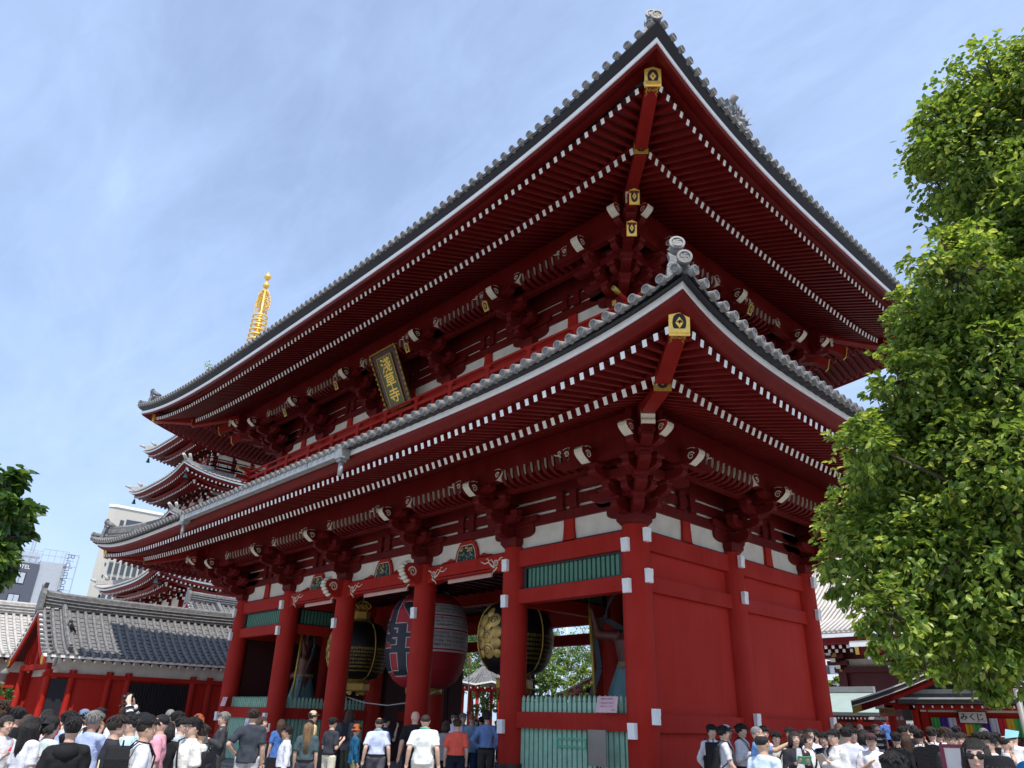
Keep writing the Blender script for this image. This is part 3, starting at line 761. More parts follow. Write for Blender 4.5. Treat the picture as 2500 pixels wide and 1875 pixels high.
# ---------------------------------------------------------------- people
TSC=bpy.data.scenes.new('work')
def remesh(mb,vox,smooth=4,noise=0.,nscale=9.):
    me=mb.mesh('tmp',[WHT]); o=bpy.data.objects.new('tmp',me); TSC.collection.objects.link(o)
    md=o.modifiers.new('r','REMESH'); md.mode='VOXEL'; md.voxel_size=vox
    ms=o.modifiers.new('s','SMOOTH'); ms.factor=.5; ms.iterations=smooth
    with bpy.context.temp_override(scene=TSC,view_layer=TSC.view_layers[0]): dg=bpy.context.evaluated_depsgraph_get(); dg.update()
    r=bpy.data.meshes.new_from_object(o.evaluated_get(dg)); bpy.data.objects.remove(o); bpy.data.meshes.remove(me)
    if noise:
        from mathutils import noise as nz
        for v in r.vertices:
            p=v.co; v.co=p+v.normal*noise*nz.noise(Vector((p.x*nscale*1.3,p.y*nscale*1.3,p.z*nscale*.8)))
    r.polygons.foreach_set('use_smooth',[True]*len(r.polygons)); r.materials.clear(); r.materials.append(None)
    return r
def rings(mb,L,n=16):
    # L: (cx,cy,z,rx,ry)
    b=len(mb.v)
    for cx,cy,z,rx,ry in L:
        for k in range(n):
            t=2*pi*k/n; mb.v.append((cx+rx*cos(t),cy+ry*sin(t),z))
    for i in range(len(L)-1):
        for k in range(n):
            mb.f.append([b+i*n+k,b+i*n+(k+1)%n,b+(i+1)*n+(k+1)%n,b+(i+1)*n+k]);mb.m.append(0);mb.sm.append(True)
    mb.f.append([b+k for k in range(n)][::-1]);mb.m.append(0);mb.sm.append(True)
    e=b+(len(L)-1)*n;mb.f.append([e+k for k in range(n)]);mb.m.append(0);mb.sm.append(True)
ARM={'down':((.045,-.02,-.29),(.05,.05,-.54)),'phone':((.05,.0,-.28),(-.07,.25,-.14)),'up':((.07,.15,-.22),(-.07,.30,.08)),
 'over':((.10,.12,.24),(-.02,.20,.46)),'point':((.03,.27,-.02),(.0,.51,.10)),'behind':((.07,-.12,-.26),(-.09,-.15,-.44)),
 'walk':((.06,-.10,-.27),(.09,-.05,-.52)),'swing':((.05,.08,-.28),(.04,.22,-.47)),'selfie':((.20,.14,-.12),(.36,.28,.05)),
 'chest':((.08,.02,-.27),(-.14,.17,-.10)),'hip':((.14,-.08,-.24),(.02,.06,-.42)),'flex':((.26,.02,.02),(.30,.10,.30)),'push':((.14,.10,-.24),(.22,.30,-.40))}
SH=(.172,-.005,1.372)
def hand(mb,w,d,sx,curl):
    d=Vector(d).normalized(); side=Vector((sx,0,0)); side=(side-d*side.dot(d)); 
    if side.length<.2: side=Vector((0,1,0))-d*d.y
    side.normalize(); nrm=d.cross(side)
    if curl: nrm=-nrm if nrm.z<0 else nrm
    c=Vector(w)
    mb.tube([c-d*.02,c+d*.03,c+d*.085],[.026,.034,.032],10,squash=.55)
    for i,(o,l) in enumerate(((-.027,.068),(-.009,.080),(.009,.074),(.026,.055))):
        a=c+d*.08+Vector((0,0,0))+side_v(d,o,sx); 
        b=a+d*l*.5+nrm*l*.12; e=b+(d*.6+nrm*(.55 if not curl else .8)).normalized()*l*.5
        mb.tube([a-d*.02,a,b,e],[.0095,.0095,.0085,.007],6)
    a=c+d*.02; t=side_v(d,-.034,sx)
    mb.tube([a,a+t+d*.03,a+t*1.5+d*.06+nrm*.012],[.014,.011,.008],6)
def side_v(d,o,sx):
    v=Vector((0,1,0)) if abs(d.y)<.7 else Vector((1,0,0))
    v=(v-d*v.dot(d)).normalized(); return v*(-o)
_pc={}
def arms(pose):
    R=[]
    for sx,p in ((-1,pose[0]),(1,pose[1])):
        e,w=ARM[p]; s=Vector((sx*SH[0],SH[1],SH[2])); R.append((sx,s,s+Vector((sx*e[0],e[1],e[2])),s+Vector((sx*w[0],w[1],w[2])),p))
    return R
def legpts(leg):
    if leg=='walk': return [(-1,(-.095,0,.92),(-.10,.14,.50),(-.10,.20,.09)),(1,(.095,0,.92),(.10,.02,.48),(.10,-.24,.14))]
    if leg=='wide': return [(-1,(-.11,0,.92),(-.25,.06,.50),(-.30,.0,.09)),(1,(.11,0,.92),(.2,.05,.50),(.26,.0,.09))]
    return [(-1,(-.095,0,.92),(-.11,.015,.49),(-.12,-.01,.08)),(1,(.095,0,.92),(.11,.015,.49),(.12,-.01,.08))]
def body_mesh(pose,leg,big=1.):
    k=('b',pose,leg,big)
    if k in _pc: return _pc[k]
    m=MB(); g=big
    rings(m,[(0,0,.84,.10,.07),(0,0,.90,.15*g,.105*g),(0,0,.98,.155*g,.11*g),(0,.005,1.08,.132*g,.098*g),(0,.005,1.2,.15*g,.108*g),(0,0,1.32,.165*g,.112*g),(0,-.005,1.38,.155*g,.09),(0,-.01,1.425,.105,.070),(0,-.008,1.46,.060,.058),(0,-.005,1.5,.052,.054)],20)
    rings(m,[(0,-.008,1.42,.062,.062),(0,0,1.50,.054,.056),(0,.005,1.56,.052,.056)],12)
    # head
    rings(m,[(0,.035,1.485,.022,.025),(0,.025,1.50,.045,.052),(0,.014,1.525,.060,.078),(0,.006,1.56,.069,.090),(0,.002,1.60,.0745,.096),(0,0,1.635,.076,.097),(0,-.002,1.67,.070,.090),(0,-.004,1.70,.05,.066),(0,-.004,1.715,.022,.03)],20)
    m.ball((0,.100,1.582),.016,0,8,(.85,1,1.1)); m.tube([(0,.092,1.625),(0,.108,1.585)],[.008,.013],8)
    for sx in (-1,1):
        m.ball((sx*.077,-.002,1.60),.02,0,8,(.35,.8,1.4)); m.ball((sx*.032,.078,1.575),.024,0,8)
        m.tube([(sx*.012,.096,1.632),(sx*.048,.083,1.634)],.009,6)
    m.tube([(-.02,.094,1.545),(0,.099,1.546),(.02,.094,1.545)],[.006,.009,.006],6); m.ball((0,.075,1.503),.02,0,8)
    for sx,s,e,w,p in arms(pose):
        m.ball(s,.052*g,0,12); m.tube([s+Vector((-sx*.05,0,.01)),s,lerp(s,e,.4),e],[.06*g,.055*g,.050*g,.041*g],12)
        m.ball(e,.041*g,0,10); m.tube([e,lerp(e,w,.35),w],[.041*g,.040*g,.026*g],12); m.ball(w,.026*g,0,8)
        hand(m,w,w-e if p!='up' else Vector((0,.3,1)),sx,p in('phone','up','selfie','push'))
    for sx,h,kn,an in legpts(leg):
        h,kn,an=Vector(h),Vector(kn),Vector(an)
        m.tube([h+Vector((0,0,.03)),h,lerp(h,kn,.5),kn],[.085*g,.088*g,.073*g,.055*g],12); m.tube([kn,lerp(kn,an,.3),an],[.055*g,.057*g,.038*g],12)
        m.tube([an+Vector((0,-.05,-.035)),an+Vector((0,.06,-.04)),an+Vector((0,.16,-.055))],[.038,.042,.03],10,squash=.75)
    r=remesh(m,.0098,2); r.materials.append(mat('shoe_dark',(.03,.028,.026),.5))
    r.polygons.foreach_set('material_index',[1 if p.center.z<.075 else 0 for p in r.polygons]); _pc[k]=r; return r
def shirt_mesh(pose,sleeve,loose=1.,tuck=False):
    k=('s',pose,sleeve,loose,tuck)
    if k in _pc: return _pc[k]
    m=MB(); q=loose; z0=.965 if tuck else .84
    rings(m,[(0,0,z0,(.190 if not tuck else .176)*q,(.152 if not tuck else .138)*q),(0,0,.98,.180*q,.138*q),(0,.005,1.08,.166*q,.128*q),(0,.005,1.2,.170*q,.130*q),(0,0,1.31,.176*q,.128*q),(0,-.005,1.375,.168,.106),(0,-.01,1.42,.128,.086),(0,-.01,1.452,.088,.076),(0,-.008,1.470,.074,.070)],22)
    for sx,s,e,w,p in arms(pose):
        m.tube([s+Vector((-sx*.09,0,.02)),s],[.068,.066],14); m.ball(s,.066,0,12)
        if sleeve=='l':
            m.tube([s,lerp(s,e,.5),e],[.066*q,.060*q,.055*q],14); m.ball(e,.055*q,0,10); m.tube([e,lerp(e,w,.5),lerp(e,w,.92)],[.055*q,.050*q,.041*q],14)
        elif sleeve=='s': m.tube([s,lerp(s,e,.45),lerp(s,e,.80)],[.066*q,.068*q,.068*q],14)
    r=remesh(m,.016,2,.020,10.); _pc[k]=r; return r
def pants_mesh(leg,kind,loose=1.):
    k=('p',leg,kind,loose)
    if k in _pc: return _pc[k]
    m=MB(); q=loose
    if kind=='skirt':
        n=28;b=len(m.v);L=[(.99,.155,.118),(.9,.18,.14),(.7,.215,.18),(.45,.25,.22),(.40,.25,.22)]
        for z,rx,ry in L:
            for j in range(n):
                t=2*pi*j/n; f=1+.05*(1 if j%2 else -1)*(1.0-z); m.v.append((rx*f*cos(t),ry*f*sin(t),z))
        for i in range(len(L)-1):
            for j in range(n): m.f.append([b+i*n+j,b+i*n+(j+1)%n,b+(i+1)*n+(j+1)%n,b+(i+1)*n+j]);m.m.append(0);m.sm.append(True)
        r=m.mesh('skirt',[None]); r.materials.clear(); r.materials.append(None); _pc[k]=r; return r
    rings(m,[(0,0,.83,.13,.10),(0,0,.90,.168,.127),(0,0,.97,.168,.124),(0,0,1.005,.155,.116)],20)
    for sx,h,kn,an in legpts(leg):
        h,kn,an=Vector(h),Vector(kn),Vector(an); h2=h+Vector((0,0,.02))
        if kind=='shorts': m.tube([h2,h,lerp(h,kn,.75)],[.10,.103,.095*q],14)
        else: m.tube([h2,h,lerp(h,kn,.5),kn],[.10,.103,.090*q,.076*q],14); m.ball(kn,.076*q,0,10); m.tube([kn,lerp(kn,an,.5),an+Vector((0,0,-.0))],[.076*q,.072*q,.062*q],14)
    r=remesh(m,.016,3,.010,9.); _pc[k]=r; return r
def hair_mesh(style):
    k=('h',style)
    if k in _pc: return _pc[k]
    m=MB(); vox=.009
    def shell(rx,ry,rz,zc,yc,cut):
        n=24;kk=14;vs=[]
        for i in range(kk+1):
            a=pi*i/kk
            for j in range(n):
                t=2*pi*j/n; vs.append(Vector((rx*sin(a)*cos(t),yc+ry*sin(a)*sin(t),zc+rz*cos(a))))
        for i in range(kk):
            for j in range(n):
                q=[i*n+j,i*n+(j+1)%n,(i+1)*n+(j+1)%n,(i+1)*n+j]; c=sum((vs[x] for x in q),Vector())/4
                if cut(c): m.add([vs[x] for x in q],[(0,1,2,3)],0,True)
    rd=random.Random(style)
    if style in('short','bowl','messy','side'):
        th={'short':.010,'bowl':.017,'messy':.02,'side':.014}[style]; low={'short':1.585,'bowl':1.565,'messy':1.57,'side':1.575}[style]; fr_={'short':1.668,'bowl':1.645,'messy':1.655,'side':1.66}[style]
        shell(.078+th,.099+th,.088+th,1.635,-.006,lambda c:(c.z>fr_ if c.y>.045 else c.z>(low+.03 if c.y>0 else low-.03)))
        for i in range(110):
            a=rd.uniform(0,2*pi);b=rd.uniform(.05,1.15); d=Vector((sin(b)*cos(a),sin(b)*sin(a),cos(b))); p=Vector((d.x*(.076+th),-.006+d.y*(.097+th),1.635+d.z*(.086+th)))
            if p.y>.05 and p.z<fr_: continue
            g=Vector((rd.uniform(-.02,.02),.02 if p.y>0 else -.01,-.02 if style!='messy' else rd.uniform(-.01,.03)))
            m.tube([p,p+g*1.2+d*rd.uniform(.004,.016),p+g*2.4+d*rd.uniform(-.004,.012)],[.010,.010,.003],5)
    elif style=='bald': shell(.0785,.0995,.085,1.633,-.006,lambda c: 1.57<c.z<1.64 and c.y<.02)
    elif style=='thin': shell(.081,.102,.086,1.634,-.006,lambda c: c.z>(1.655 if c.y>.03 else 1.575) and not (c.z>1.706 and c.y<.03))
    elif style=='buzz': shell(.081,.101,.0865,1.634,-.006,lambda c: c.z>(1.672 if c.y>.045 else 1.585 if c.y<0 else 1.615))
    else: # long, bob, pony
        shell(.094,.112,.100,1.632,-.008,lambda c:(c.z>1.652 if c.y>.05 else c.z>1.55))
        end={'long':1.24,'bob':1.47,'pony':1.52,'vlong':1.10}[style]
        n=26
        for i in range(n):
            t=lerp(-.20*pi,1.20*pi,i/(n-1)); x=.083*cos(t);y=-.008-.098*sin(t)
            if style=='pony' and (i<4 or i>n-5): continue
            sp=1.0 if style!='bob' else 1.08
            m.tube([(x,y,1.66),(x*1.10,y*1.08-.005,1.56),(x*1.15*sp,y*1.05-.012,(1.56+end)/2),(x*.95*sp+rd.uniform(-.01,.01),y*.9-.03,end+rd.uniform(-.02,.03))],[.016,.018,.018,.008],7)
        if style=='pony': m.tube([(0,-.11,1.63),(.0,-.17,1.60),(0,-.16,1.48),(0,-.13,1.36)],[.025,.04,.035,.008],10)
    me=m.mesh('hair',[None]); me.materials.clear(); me.materials.append(None); _pc[k]=me; return me
def hat_mesh(kind):
    k=('hat',kind)
    if k in _pc: return _pc[k]
    m=MB(); kk='bucket' if kind=='bucket' else 'cap'
    if kk=='bucket': m.lathe([(.0,1.765),(.06,1.76),(.085,1.74),(.100,1.665),(.145,1.615),(.147,1.611),(.102,1.655)],n=20)
    elif kind=='sunhat': pass
    else:
        m.lathe([(0,1.755),(.04,1.75),(.075,1.727),(.096,1.69),(.100,1.655),(.097,1.65)],n=20)
        s=-1 if kind=='capback' else 1
        P=[(.08*cos(t),s*(.085+.085*sin(t))) for t in [pi*j/10 for j in range(11)]]
        m.prism(P,lambda a,b:(a,b,1.652),lambda a,b:(a,b*1.0,1.660),0)
    me=m.mesh('hat',[None]); me.materials.clear(); me.materials.append(None); _pc[k]=me; return me
def belt_mesh():
    if 'belt' in _pc: return _pc['belt']
    m=MB(); m.lathe([(1,.945),(1,.985)],n=24); me=m.mesh('belt',[None]); me.materials.clear(); me.materials.append(None)
    for v in me.vertices: v.co.x*=.181; v.co.y*=.143
    _pc['belt']=me; return me
def face_mesh(glasses):
    k=('f',glasses)
    if k in _pc: return _pc[k]
    m=MB()
    for sx in (-1,1):
        m.ball((sx*.030,.0885,1.610),.0125,0,8,(1.1,.5,.6)); m.ball((sx*.030,.094,1.610),.0065,1,6,(1,.5,1))
        m.tube([(sx*.014,.0985,1.634),(sx*.032,.098,1.639),(sx*.050,.086,1.633)],[.003,.0042,.0025],5,1)
    m.tube([(-.024,.092,1.546),(0,.1035,1.544),(.024,.092,1.546)],[.0035,.0055,.0035],6,2,squash=.8)
    if glasses:
        for sx in (-1,1):
            if glasses=='sun': m.ball((sx*.034,.104,1.607),.030,1,12,(1.05,.18,.82))
            else:
                m.tube([(sx*.034+.025*cos(t),.106,1.607+.018*sin(t)) for t in [2*pi*j/10 for j in range(11)]],.0022,5,1)
            m.tube([(sx*.06,.10,1.612),(sx*.082,.0,1.612)],.003,5,1)
        m.tube([(-.012,.108,1.612),(.012,.108,1.612)],.003,5,1)
    me=m.mesh('face_feature',[mat('eye_white',(.7,.68,.65),.3,var=0),mat('eye_dark',(.01,.008,.008),.25,var=0),mat('lip',(.42,.13,.11),.5,var=0)]); _pc[k]=me; return me
def pmat(kind,c):
    n=f'{kind}_{c[0]:.2f}_{c[1]:.2f}_{c[2]:.2f}'
    if kind=='hair': return mat(n,c,.5,var=.45,scale=45,bump=.8,bscale=140,stretch=(1,1,.15),spec=.35)
    if kind=='skin': return mat(n,c,.5,var=.06,scale=8,spec=.4)
    return mat(n,c,.85,var=.09,scale=9,bump=.45,bscale=26,spec=.2)
SKIN=[(.52,.32,.22),(.60,.38,.28),(.42,.24,.16)]
HC={'k':(.012,.010,.010),'b':(.055,.028,.016),'g':(.22,.21,.20),'r':(.33,.07,.02),'l':(.20,.12,.06),'y':(.62,.45,.22),'d':(.03,.02,.016)}
def slot(name,me,parent,mt):
    o=link(bpy.data.objects.new(name,me)); o.parent=parent
    if mt is not None: o.material_slots[0].link='OBJECT'; o.material_slots[0].material=mt
    return o
fw=Vector((-sin(radians(46.94466))*cos(radians(24.44484)),cos(radians(46.94466))*cos(radians(24.44484)),sin(radians(24.44484))))
rt=Vector((cos(radians(46.94466)),sin(radians(46.94466)),0)); up_=rt.cross(fw); ro_=radians(1.5695)
rt2=rt*cos(ro_)+up_*sin(ro_); up2=-rt*sin(ro_)+up_*cos(ro_)
def atpx(x,y,d):
    r=fw*1801.43+rt2*(x-1250)-up2*(y-937.5); r=r/sqrt(r.x**2+r.y**2); return CAMP+r*d,atan2(r.y,r.x)
PEOPLE={}
def person(key,x,y,d,face,label,hair='short',hc='k',top=(.7,.7,.7),sl='s',bot='pants',bc=(.02,.02,.025),pose=('down','down'),leg='stand',hat=None,hatc=(.02,.02,.02),gl=None,sk=1,loose=1.,tuck=False,gz=0.,wide=1.):
    P,a=atpx(x,y,d); h=(P.z-gz)/1.722; 
    if hat: h=(P.z-gz)/1.757
    root=empty('person',(P.x,P.y,gz),0,label,'person'); root['group']='visitors crowding round the gate'
    del root['group']
    root.rotation_euler[2]=a+radians(face)-pi/2; root.scale=(h*wide,h*wide,h)
    body=slot('body',body_mesh(pose,leg),root,pmat('skin',SKIN[sk]))
    if d<30:
        slot('face_feature',face_mesh(gl),body,None)
    slot('shirt',shirt_mesh(pose,sl,loose,tuck),root,pmat('cloth',top))
    slot({'pants':'trousers','skirt':'skirt','shorts':'shorts'}[bot],pants_mesh(leg,bot,1.25 if loose>1.1 else 1.),root,pmat('cloth',bc))
    if hair and hair!='none': slot('hair',hair_mesh(hair),root,pmat('hair',HC[hc]))
    if tuck and bot=='pants': slot('belt',belt_mesh(),root,pmat('cloth',(.02,.015,.012)))
    if hat: slot('hat',hat_mesh(hat),root,pmat('cloth',hatc))
    PEOPLE[key]=root
    return root
def gear(name,mb,mats,who,label,cat,group=None):
    # a carried thing, modelled in the carrier's own frame but standing as a thing of its own
    p=PEOPLE[who]; o=mb.build(name,mats,None,label,cat,group)
    o.location=p.location; o.rotation_euler=p.rotation_euler; o.scale=p.scale; return o
W_=(.62,.63,.66); LB=(.42,.52,.70); BK=(.014,.014,.016); NV=(.018,.025,.05); GY=(.16,.165,.18)
from functools import partial
P_=person
P_('a1',21,1747,12.7,-140,'woman in white zip jacket with tied brown hair at the left edge','pony','d',W_,'l',bc=BK,pose=('phone','phone'))
P_('a2',8,1725,13.8,10,'person with curly brown hair behind the woman in the white zip jacket','messy','b',(.3,.3,.32))
P_('a3',46,1727,13.6,20,'man in black t-shirt photographing beside the curly brown haired person','short','k',BK,pose=('up','up'))
P_('a4',84,1751,12,-60,'woman in white t-shirt and beige brown pleated skirt with long black hair','long','k',(.66,.66,.70),bot='skirt',bc=(.20,.16,.11),pose=('phone','phone'))
P_('a5',73,1745,15,-30,'woman in pink top raising a phone behind the woman in the beige skirt','bob','b',(.75,.5,.52),'l',pose=('up','up'))
P_('a6',119,1732,15.6,60,'woman in pale pink long sleeves with black hair holding her phone high','long','k',(.75,.62,.64),'l',pose=('up','up'))
P_('a7',132,1747,12.4,-60,'woman in pale mint shirt and blue jeans with a brown shoulder bag','pony','k',(.55,.66,.66),'l',bc=(.04,.10,.22),pose=('phone','phone'),hat='capback')
P_('a8',173,1737,14,-75,'black haired man in light blue shirt in front of the red wall','side','k',(.42,.52,.80),'l',bc=NV)
P_('a8b',163,1790,12.8,-10,'short person in bright blue top half hidden behind the black hoodie','short','k',(.10,.30,.70))
P_('a9',184,1752,10.2,-8,'woman in black hooded sweater seen from behind with short black hair','side','k',BK,'l',bc=BK,pose=('down','phone'),loose=1.15)
m=MB(); m.lathe([(.05,1.44),(.11,1.42),(.14,1.36),(.10,1.28),(.02,1.25)],(0,-.05,0),14); m.build('hood',[pmat('cloth',BK)],PEOPLE['a9'])
P_('a10',209,1730,17,60,'person in blue grey cap and white top with black straps','short','k',(.7,.68,.66),'s',hat='cap',hatc=(.15,.2,.3),pose=('up','up'))
P_('a11',234,1737,12.5,-40,'grey haired man in blue striped shirt with a white tote bag on his shoulder','side','g',(.38,.45,.68),'l',bc=(.34,.26,.10),pose=('up','up'),sk=2)
P_('a12',247,1729,15.4,-20,'dark haired person in black behind the grey haired man','short','k',BK,'l')
P_('a13',270,1763,15,-10,'person in bright green hooded top standing by the dark slatted grille','bob','k',(.25,.75,.35),'l')
P_('a14',291,1748,11,-85,'boy with dark bowl haircut and black sweatshirt facing right','bowl','d',(.03,.03,.036),'l',bc=BK)
P_('a15',314,1719,13.6,0,'tall man with curly brown hair seen from behind before the slatted grille','messy','b',(.75,.72,.66))
P_('a16',352,1741,12.6,80,'person in black and white striped sleeves holding a camera overhead','short','k',(.75,.74,.7),'l',pose=('over','over'))
P_('a17',327,1745,11.5,85,'man in pale blue collared shirt facing left with short black hair','short','k',(.45,.66,.76),sk=1)
P_('a18',365,1742,9.8,-85,'man in white t-shirt with a backwards black cap and large backpack','short','d',(.72,.73,.78),hat='capback',hatc=BK,bc=NV,sk=0)
P_('a19',398,1743,12,85,'man in pink polo shirt with black trousers looking left','buzz','k',(.72,.34,.42),bc=BK,pose=('down','swing'))
P_('a20',415,1763,13,-10,'dark haired woman in black t-shirt and blue jeans seen from behind','bob','k',BK,bc=(.03,.07,.18),pose=('hip','hip'))
P_('a21',418,1731,16.4,0,'person with shaved grey head in the back row before the grille','buzz','g',(.1,.1,.12))
P_('a22',436,1737,15,-60,'person in white jacket photographing with phone beside the shaved grey head','short','k',W_,'l',pose=('up','up'))
P_('a23',448,1751,14,-100,'man in pale grey hooded top and jeans with bowed head','short','k',(.42,.46,.52),'l',bc=(.03,.06,.15),pose=('phone','phone'))
P_('a24',475,1752,11.5,115,'man in glasses and loose cream t-shirt with a black crossbody bag','short','k',(.74,.72,.66),bc=(.7,.68,.62),gl='clear',loose=1.12)
P_('a25',494,1768,11.6,50,'man in white short sleeved shirt behind the man with the crossbody bag','short','d',(.75,.75,.70),bc=BK,sk=0)
P_('a26',486,1743,16,150,'red haired woman in sunglasses at the back of the left crowd','long','r',(.1,.1,.1),gl='sun')
P_('b1',549,1739,18,95,'grey haired man in dark waistcoat with blue sleeves reading his phone','side','g',(.05,.05,.055),'l',bc=(.05,.05,.05),pose=('phone','phone'))
P_('b2',622,1731,16.5,-10,'tall man in charcoal polo shirt and light grey trousers seen from behind','side','d',(.045,.052,.066),bc=(.55,.55,.56),pose=('hip','down'),wide=1.1)
P_('b3',642,1750,17.6,-110,'woman in beige long sleeves stretching out a phone beside the charcoal polo','pony','b',(.72,.58,.50),'l',pose=('down','selfie'))
P_('b4',688,1756,21.5,20,'brown haired woman in a blue dress by the dark suitcase','long','b',(.06,.14,.38),'s',bot='skirt',bc=(.06,.14,.38))
P_('b5',703,1773,15.6,100,'man in white long sleeved shirt and black trousers facing left','side','k',(.66,.66,.72),'l',bc=BK,tuck=True,sk=2)
P_('b6',757,1756,17,-10,'woman with very long light brown hair under a black cap','vlong','l',(.06,.09,.10),'s',bc=(.07,.075,.095),hat='cap',hatc=BK,tuck=True)
P_('b7',766,1734,21,-70,'person in beige cap and sand coloured top by the red pillar','short','d',(.58,.48,.28),'l',hat='cap',hatc=(.55,.45,.32))
P_('b8',814,1752,19,-50,'man in dark polo and wide cream trousers holding something at his waist','short','k',(.04,.043,.055),bc=(.66,.62,.50),pose=('phone','phone'),tuck=True)
P_('b9',857,1733,22,-60,'person with long hair in black and white jacket carrying a backpack','long','b',(.10,.10,.12),'l',bc=(.05,.06,.04))
P_('b10',872,1768,19.5,-75,'woman in rust bucket hat, blue jacket and khaki shorts','short','d',(.015,.10,.20),'l',bot='shorts',bc=(.22,.21,.11),hat='bucket',hatc=(.38,.10,.03),leg='walk')
P_('b11',927,1752,18.6,0,'man in pale lavender blue polo and grey trousers walking away','thin','d',(.52,.58,.80),bc=(.10,.10,.115),tuck=True,leg='walk',pose=('walk','walk'),wide=1.08)
P_('b12',944,1751,23,-60,'man in navy t-shirt raising his palm before the dark doorway','short','k',(.015,.03,.06),pose=('down','up'))
P_('b13',1015,1736,18.8,4,'bald man in black polo shirt walking away beside the white polo','none','k',BK,bc=BK,pose=('walk','down'),leg='walk',wide=1.1)
P_('b14',1040,1744,17,-4,'broad man in white polo and white trousers with green lanyard, seen from behind','buzz','d',(.72,.75,.72),bc=(.68,.68,.62),pose=('walk','walk'),leg='walk',wide=1.16)
P_('b15',1110,1739,22,172,'dark haired bearded man in sunglasses and pale lavender t-shirt','short','k',(.58,.58,.72),gl='sun')
P_('b16',1131,1742,24,-145,'grey haired man with glasses and grey jacket coming through the gate','side','g',(.3,.29,.28),'l',gl='clear')
P_('b17',1117,1756,18.8,0,'man in coral red shirt and dark trousers seen from behind','short','b',(.80,.12,.08),bc=(.014,.018,.035),tuck=True,pose=('down','down'),wide=1.08)
P_('b18',1153,1743,22.6,-20,'man in dusty blue t-shirt and jeans next to the coral shirt','buzz','l',(.20,.32,.42),bc=(.02,.05,.12),pose=('down','swing'))
P_('b19',1190,1739,21,-8,'dark haired man in blue shirt and brown grey trousers by the red pillar','side','d',(.16,.24,.46),'l',bc=(.05,.045,.045),tuck=True,pose=('hip','hip'))
P_('b20',1176,1750,26,10,'dark haired person beyond the man in the blue shirt','short','k',(.1,.1,.1))
P_('b21',1164,1757,30,170,'distant person in white far through the gate passage','bob','k',W_)
P_('b22',1213,1760,33,175,'distant person in cream top between the blue shirt and the pillar','short','k',(.7,.66,.6))
P_('b23',1222,1758,38,0,'farthest person in white seen past the right passage pillar','long','d',W_)
P_('b24',1090,1760,20,-20,'person in checked grey top hidden behind the white polo','bob','b',(.3,.28,.3))
st=dict(bc=BK,tuck=True)
P_('c1',1736,1770,17,-155,'schoolboy in white long sleeves with hands behind him by the red wall','bowl','k',(.62,.62,.66),'l',pose=('behind','behind'),**st)
P_('c2',1764,1773,16.4,-85,'schoolboy in white short sleeves wearing a big black backpack','bowl','k',(.62,.62,.66),pose=('down','swing'),**st)
P_('c3',1771,1768,17.6,-95,'person in pale grey cap behind the boy with the big backpack','short','k',(.7,.7,.7),hat='cap',hatc=(.55,.57,.62))
P_('c4',1808,1768,17.4,-115,'schoolboy in white shirt with a black strap looking down','bowl','k',(.62,.62,.67),'l',pose=('phone','phone'),**st)
P_('c5',1846,1773,15.4,-85,'man with grey crew cut in blue shirt pointing to the right','buzz','g',(.16,.32,.62),'s',pose=('down','point'),sk=0)
P_('c6',1859,1793,11.6,-40,'balding man in pale blue shirt in front of the pointing man','thin','k',(.60,.72,.84),wide=1.12,sk=0)
P_('c7',1862,1774,17.4,-130,'black haired girl behind the pointing man','bowl','k',W_)
P_('c8',1893,1787,16.6,-170,'schoolboy in grey sweater vest with a black strap','bowl','k',(.42,.42,.40),pose=('phone','phone'),bc=(.04,.035,.035))
P_('c9',1926,1776,18,170,'student in black jacket under the pointing hand','short','k',BK,'l')
P_('c10',1938,1786,15,-160,'woman in dark blazer and white blouse holding a green booklet','bob','d',(.028,.03,.04),'l',pose=('phone','phone'),gl=None)
m=MB(); m.prism([(-.035,1.46),(.035,1.46),(.075,1.1),(.08,.95),(-.08,.95),(-.075,1.1)],lambda a,b:(a,.138,b),lambda a,b:(a,.10,b),0); m.build('blouse',[pmat('cloth',W_)],PEOPLE['c10'])
P_('c11',1953,1783,18.6,-150,'schoolgirl with long black hair in the second row','long','k',W_)
P_('c12',1968,1792,15.6,-125,'schoolgirl in white shirt and navy waistcoat next to the blazer','pony','d',(.72,.72,.76),bc=NV)
P_('c13',1974,1778,17.6,-150,'tall schoolgirl with black hair in pale lavender blouse','bob','k',(.62,.64,.78),bc=NV)
P_('c14',1988,1783,17.8,160,'schoolgirl touching her face beside the lavender blouse','bowl','k',(.02,.025,.04),'l',pose=('down','up'))
P_('c15',2010,1789,16.6,150,'student in navy jacket reading with bowed head','bowl','k',(.016,.02,.035),'l',pose=('phone','phone'))
P_('c16',2033,1781,15,130,'student in loose white hooded top with a black strap and notebook','short','k',(.64,.64,.64),'l',pose=('phone','phone'),loose=1.2,bc=BK)
P_('c17',2063,1776,16,8,'tall man in white shirt and black trousers seen from behind','short','k',(.60,.62,.72),wide=1.1,**st)
P_('c18',2080,1778,17.8,-170,'schoolboy facing us beside the tall man in white','bowl','k',(.62,.62,.67),**st)
P_('c19',2105,1781,17,6,'long haired student in white short sleeves with belt, seen from behind','bob','k',(.60,.61,.72),**st)
P_('c20',2123,1788,15.6,172,'stout man in white shirt and dark red cap with a hand on his chest','short','k',(.74,.73,.76),pose=('down','chest'),hat='cap',hatc=(.07,.035,.04),wide=1.1,**st)
P_('c21',2045,1766,24,170,'blonde woman far behind the students','long','y',(.6,.55,.4))
P_('c22',2098,1767,26,160,'bald person behind the long haired student','none','k',(.3,.25,.25))
P_('c23',2136,1767,28,-100,'bald man in profile near the votive racks','thin','g',(.5,.5,.5))
P_('c24',2158,1754,38,0,'person in bright blue shirt standing higher by the shop posts','short','k',(.10,.22,.62),gz=.6)
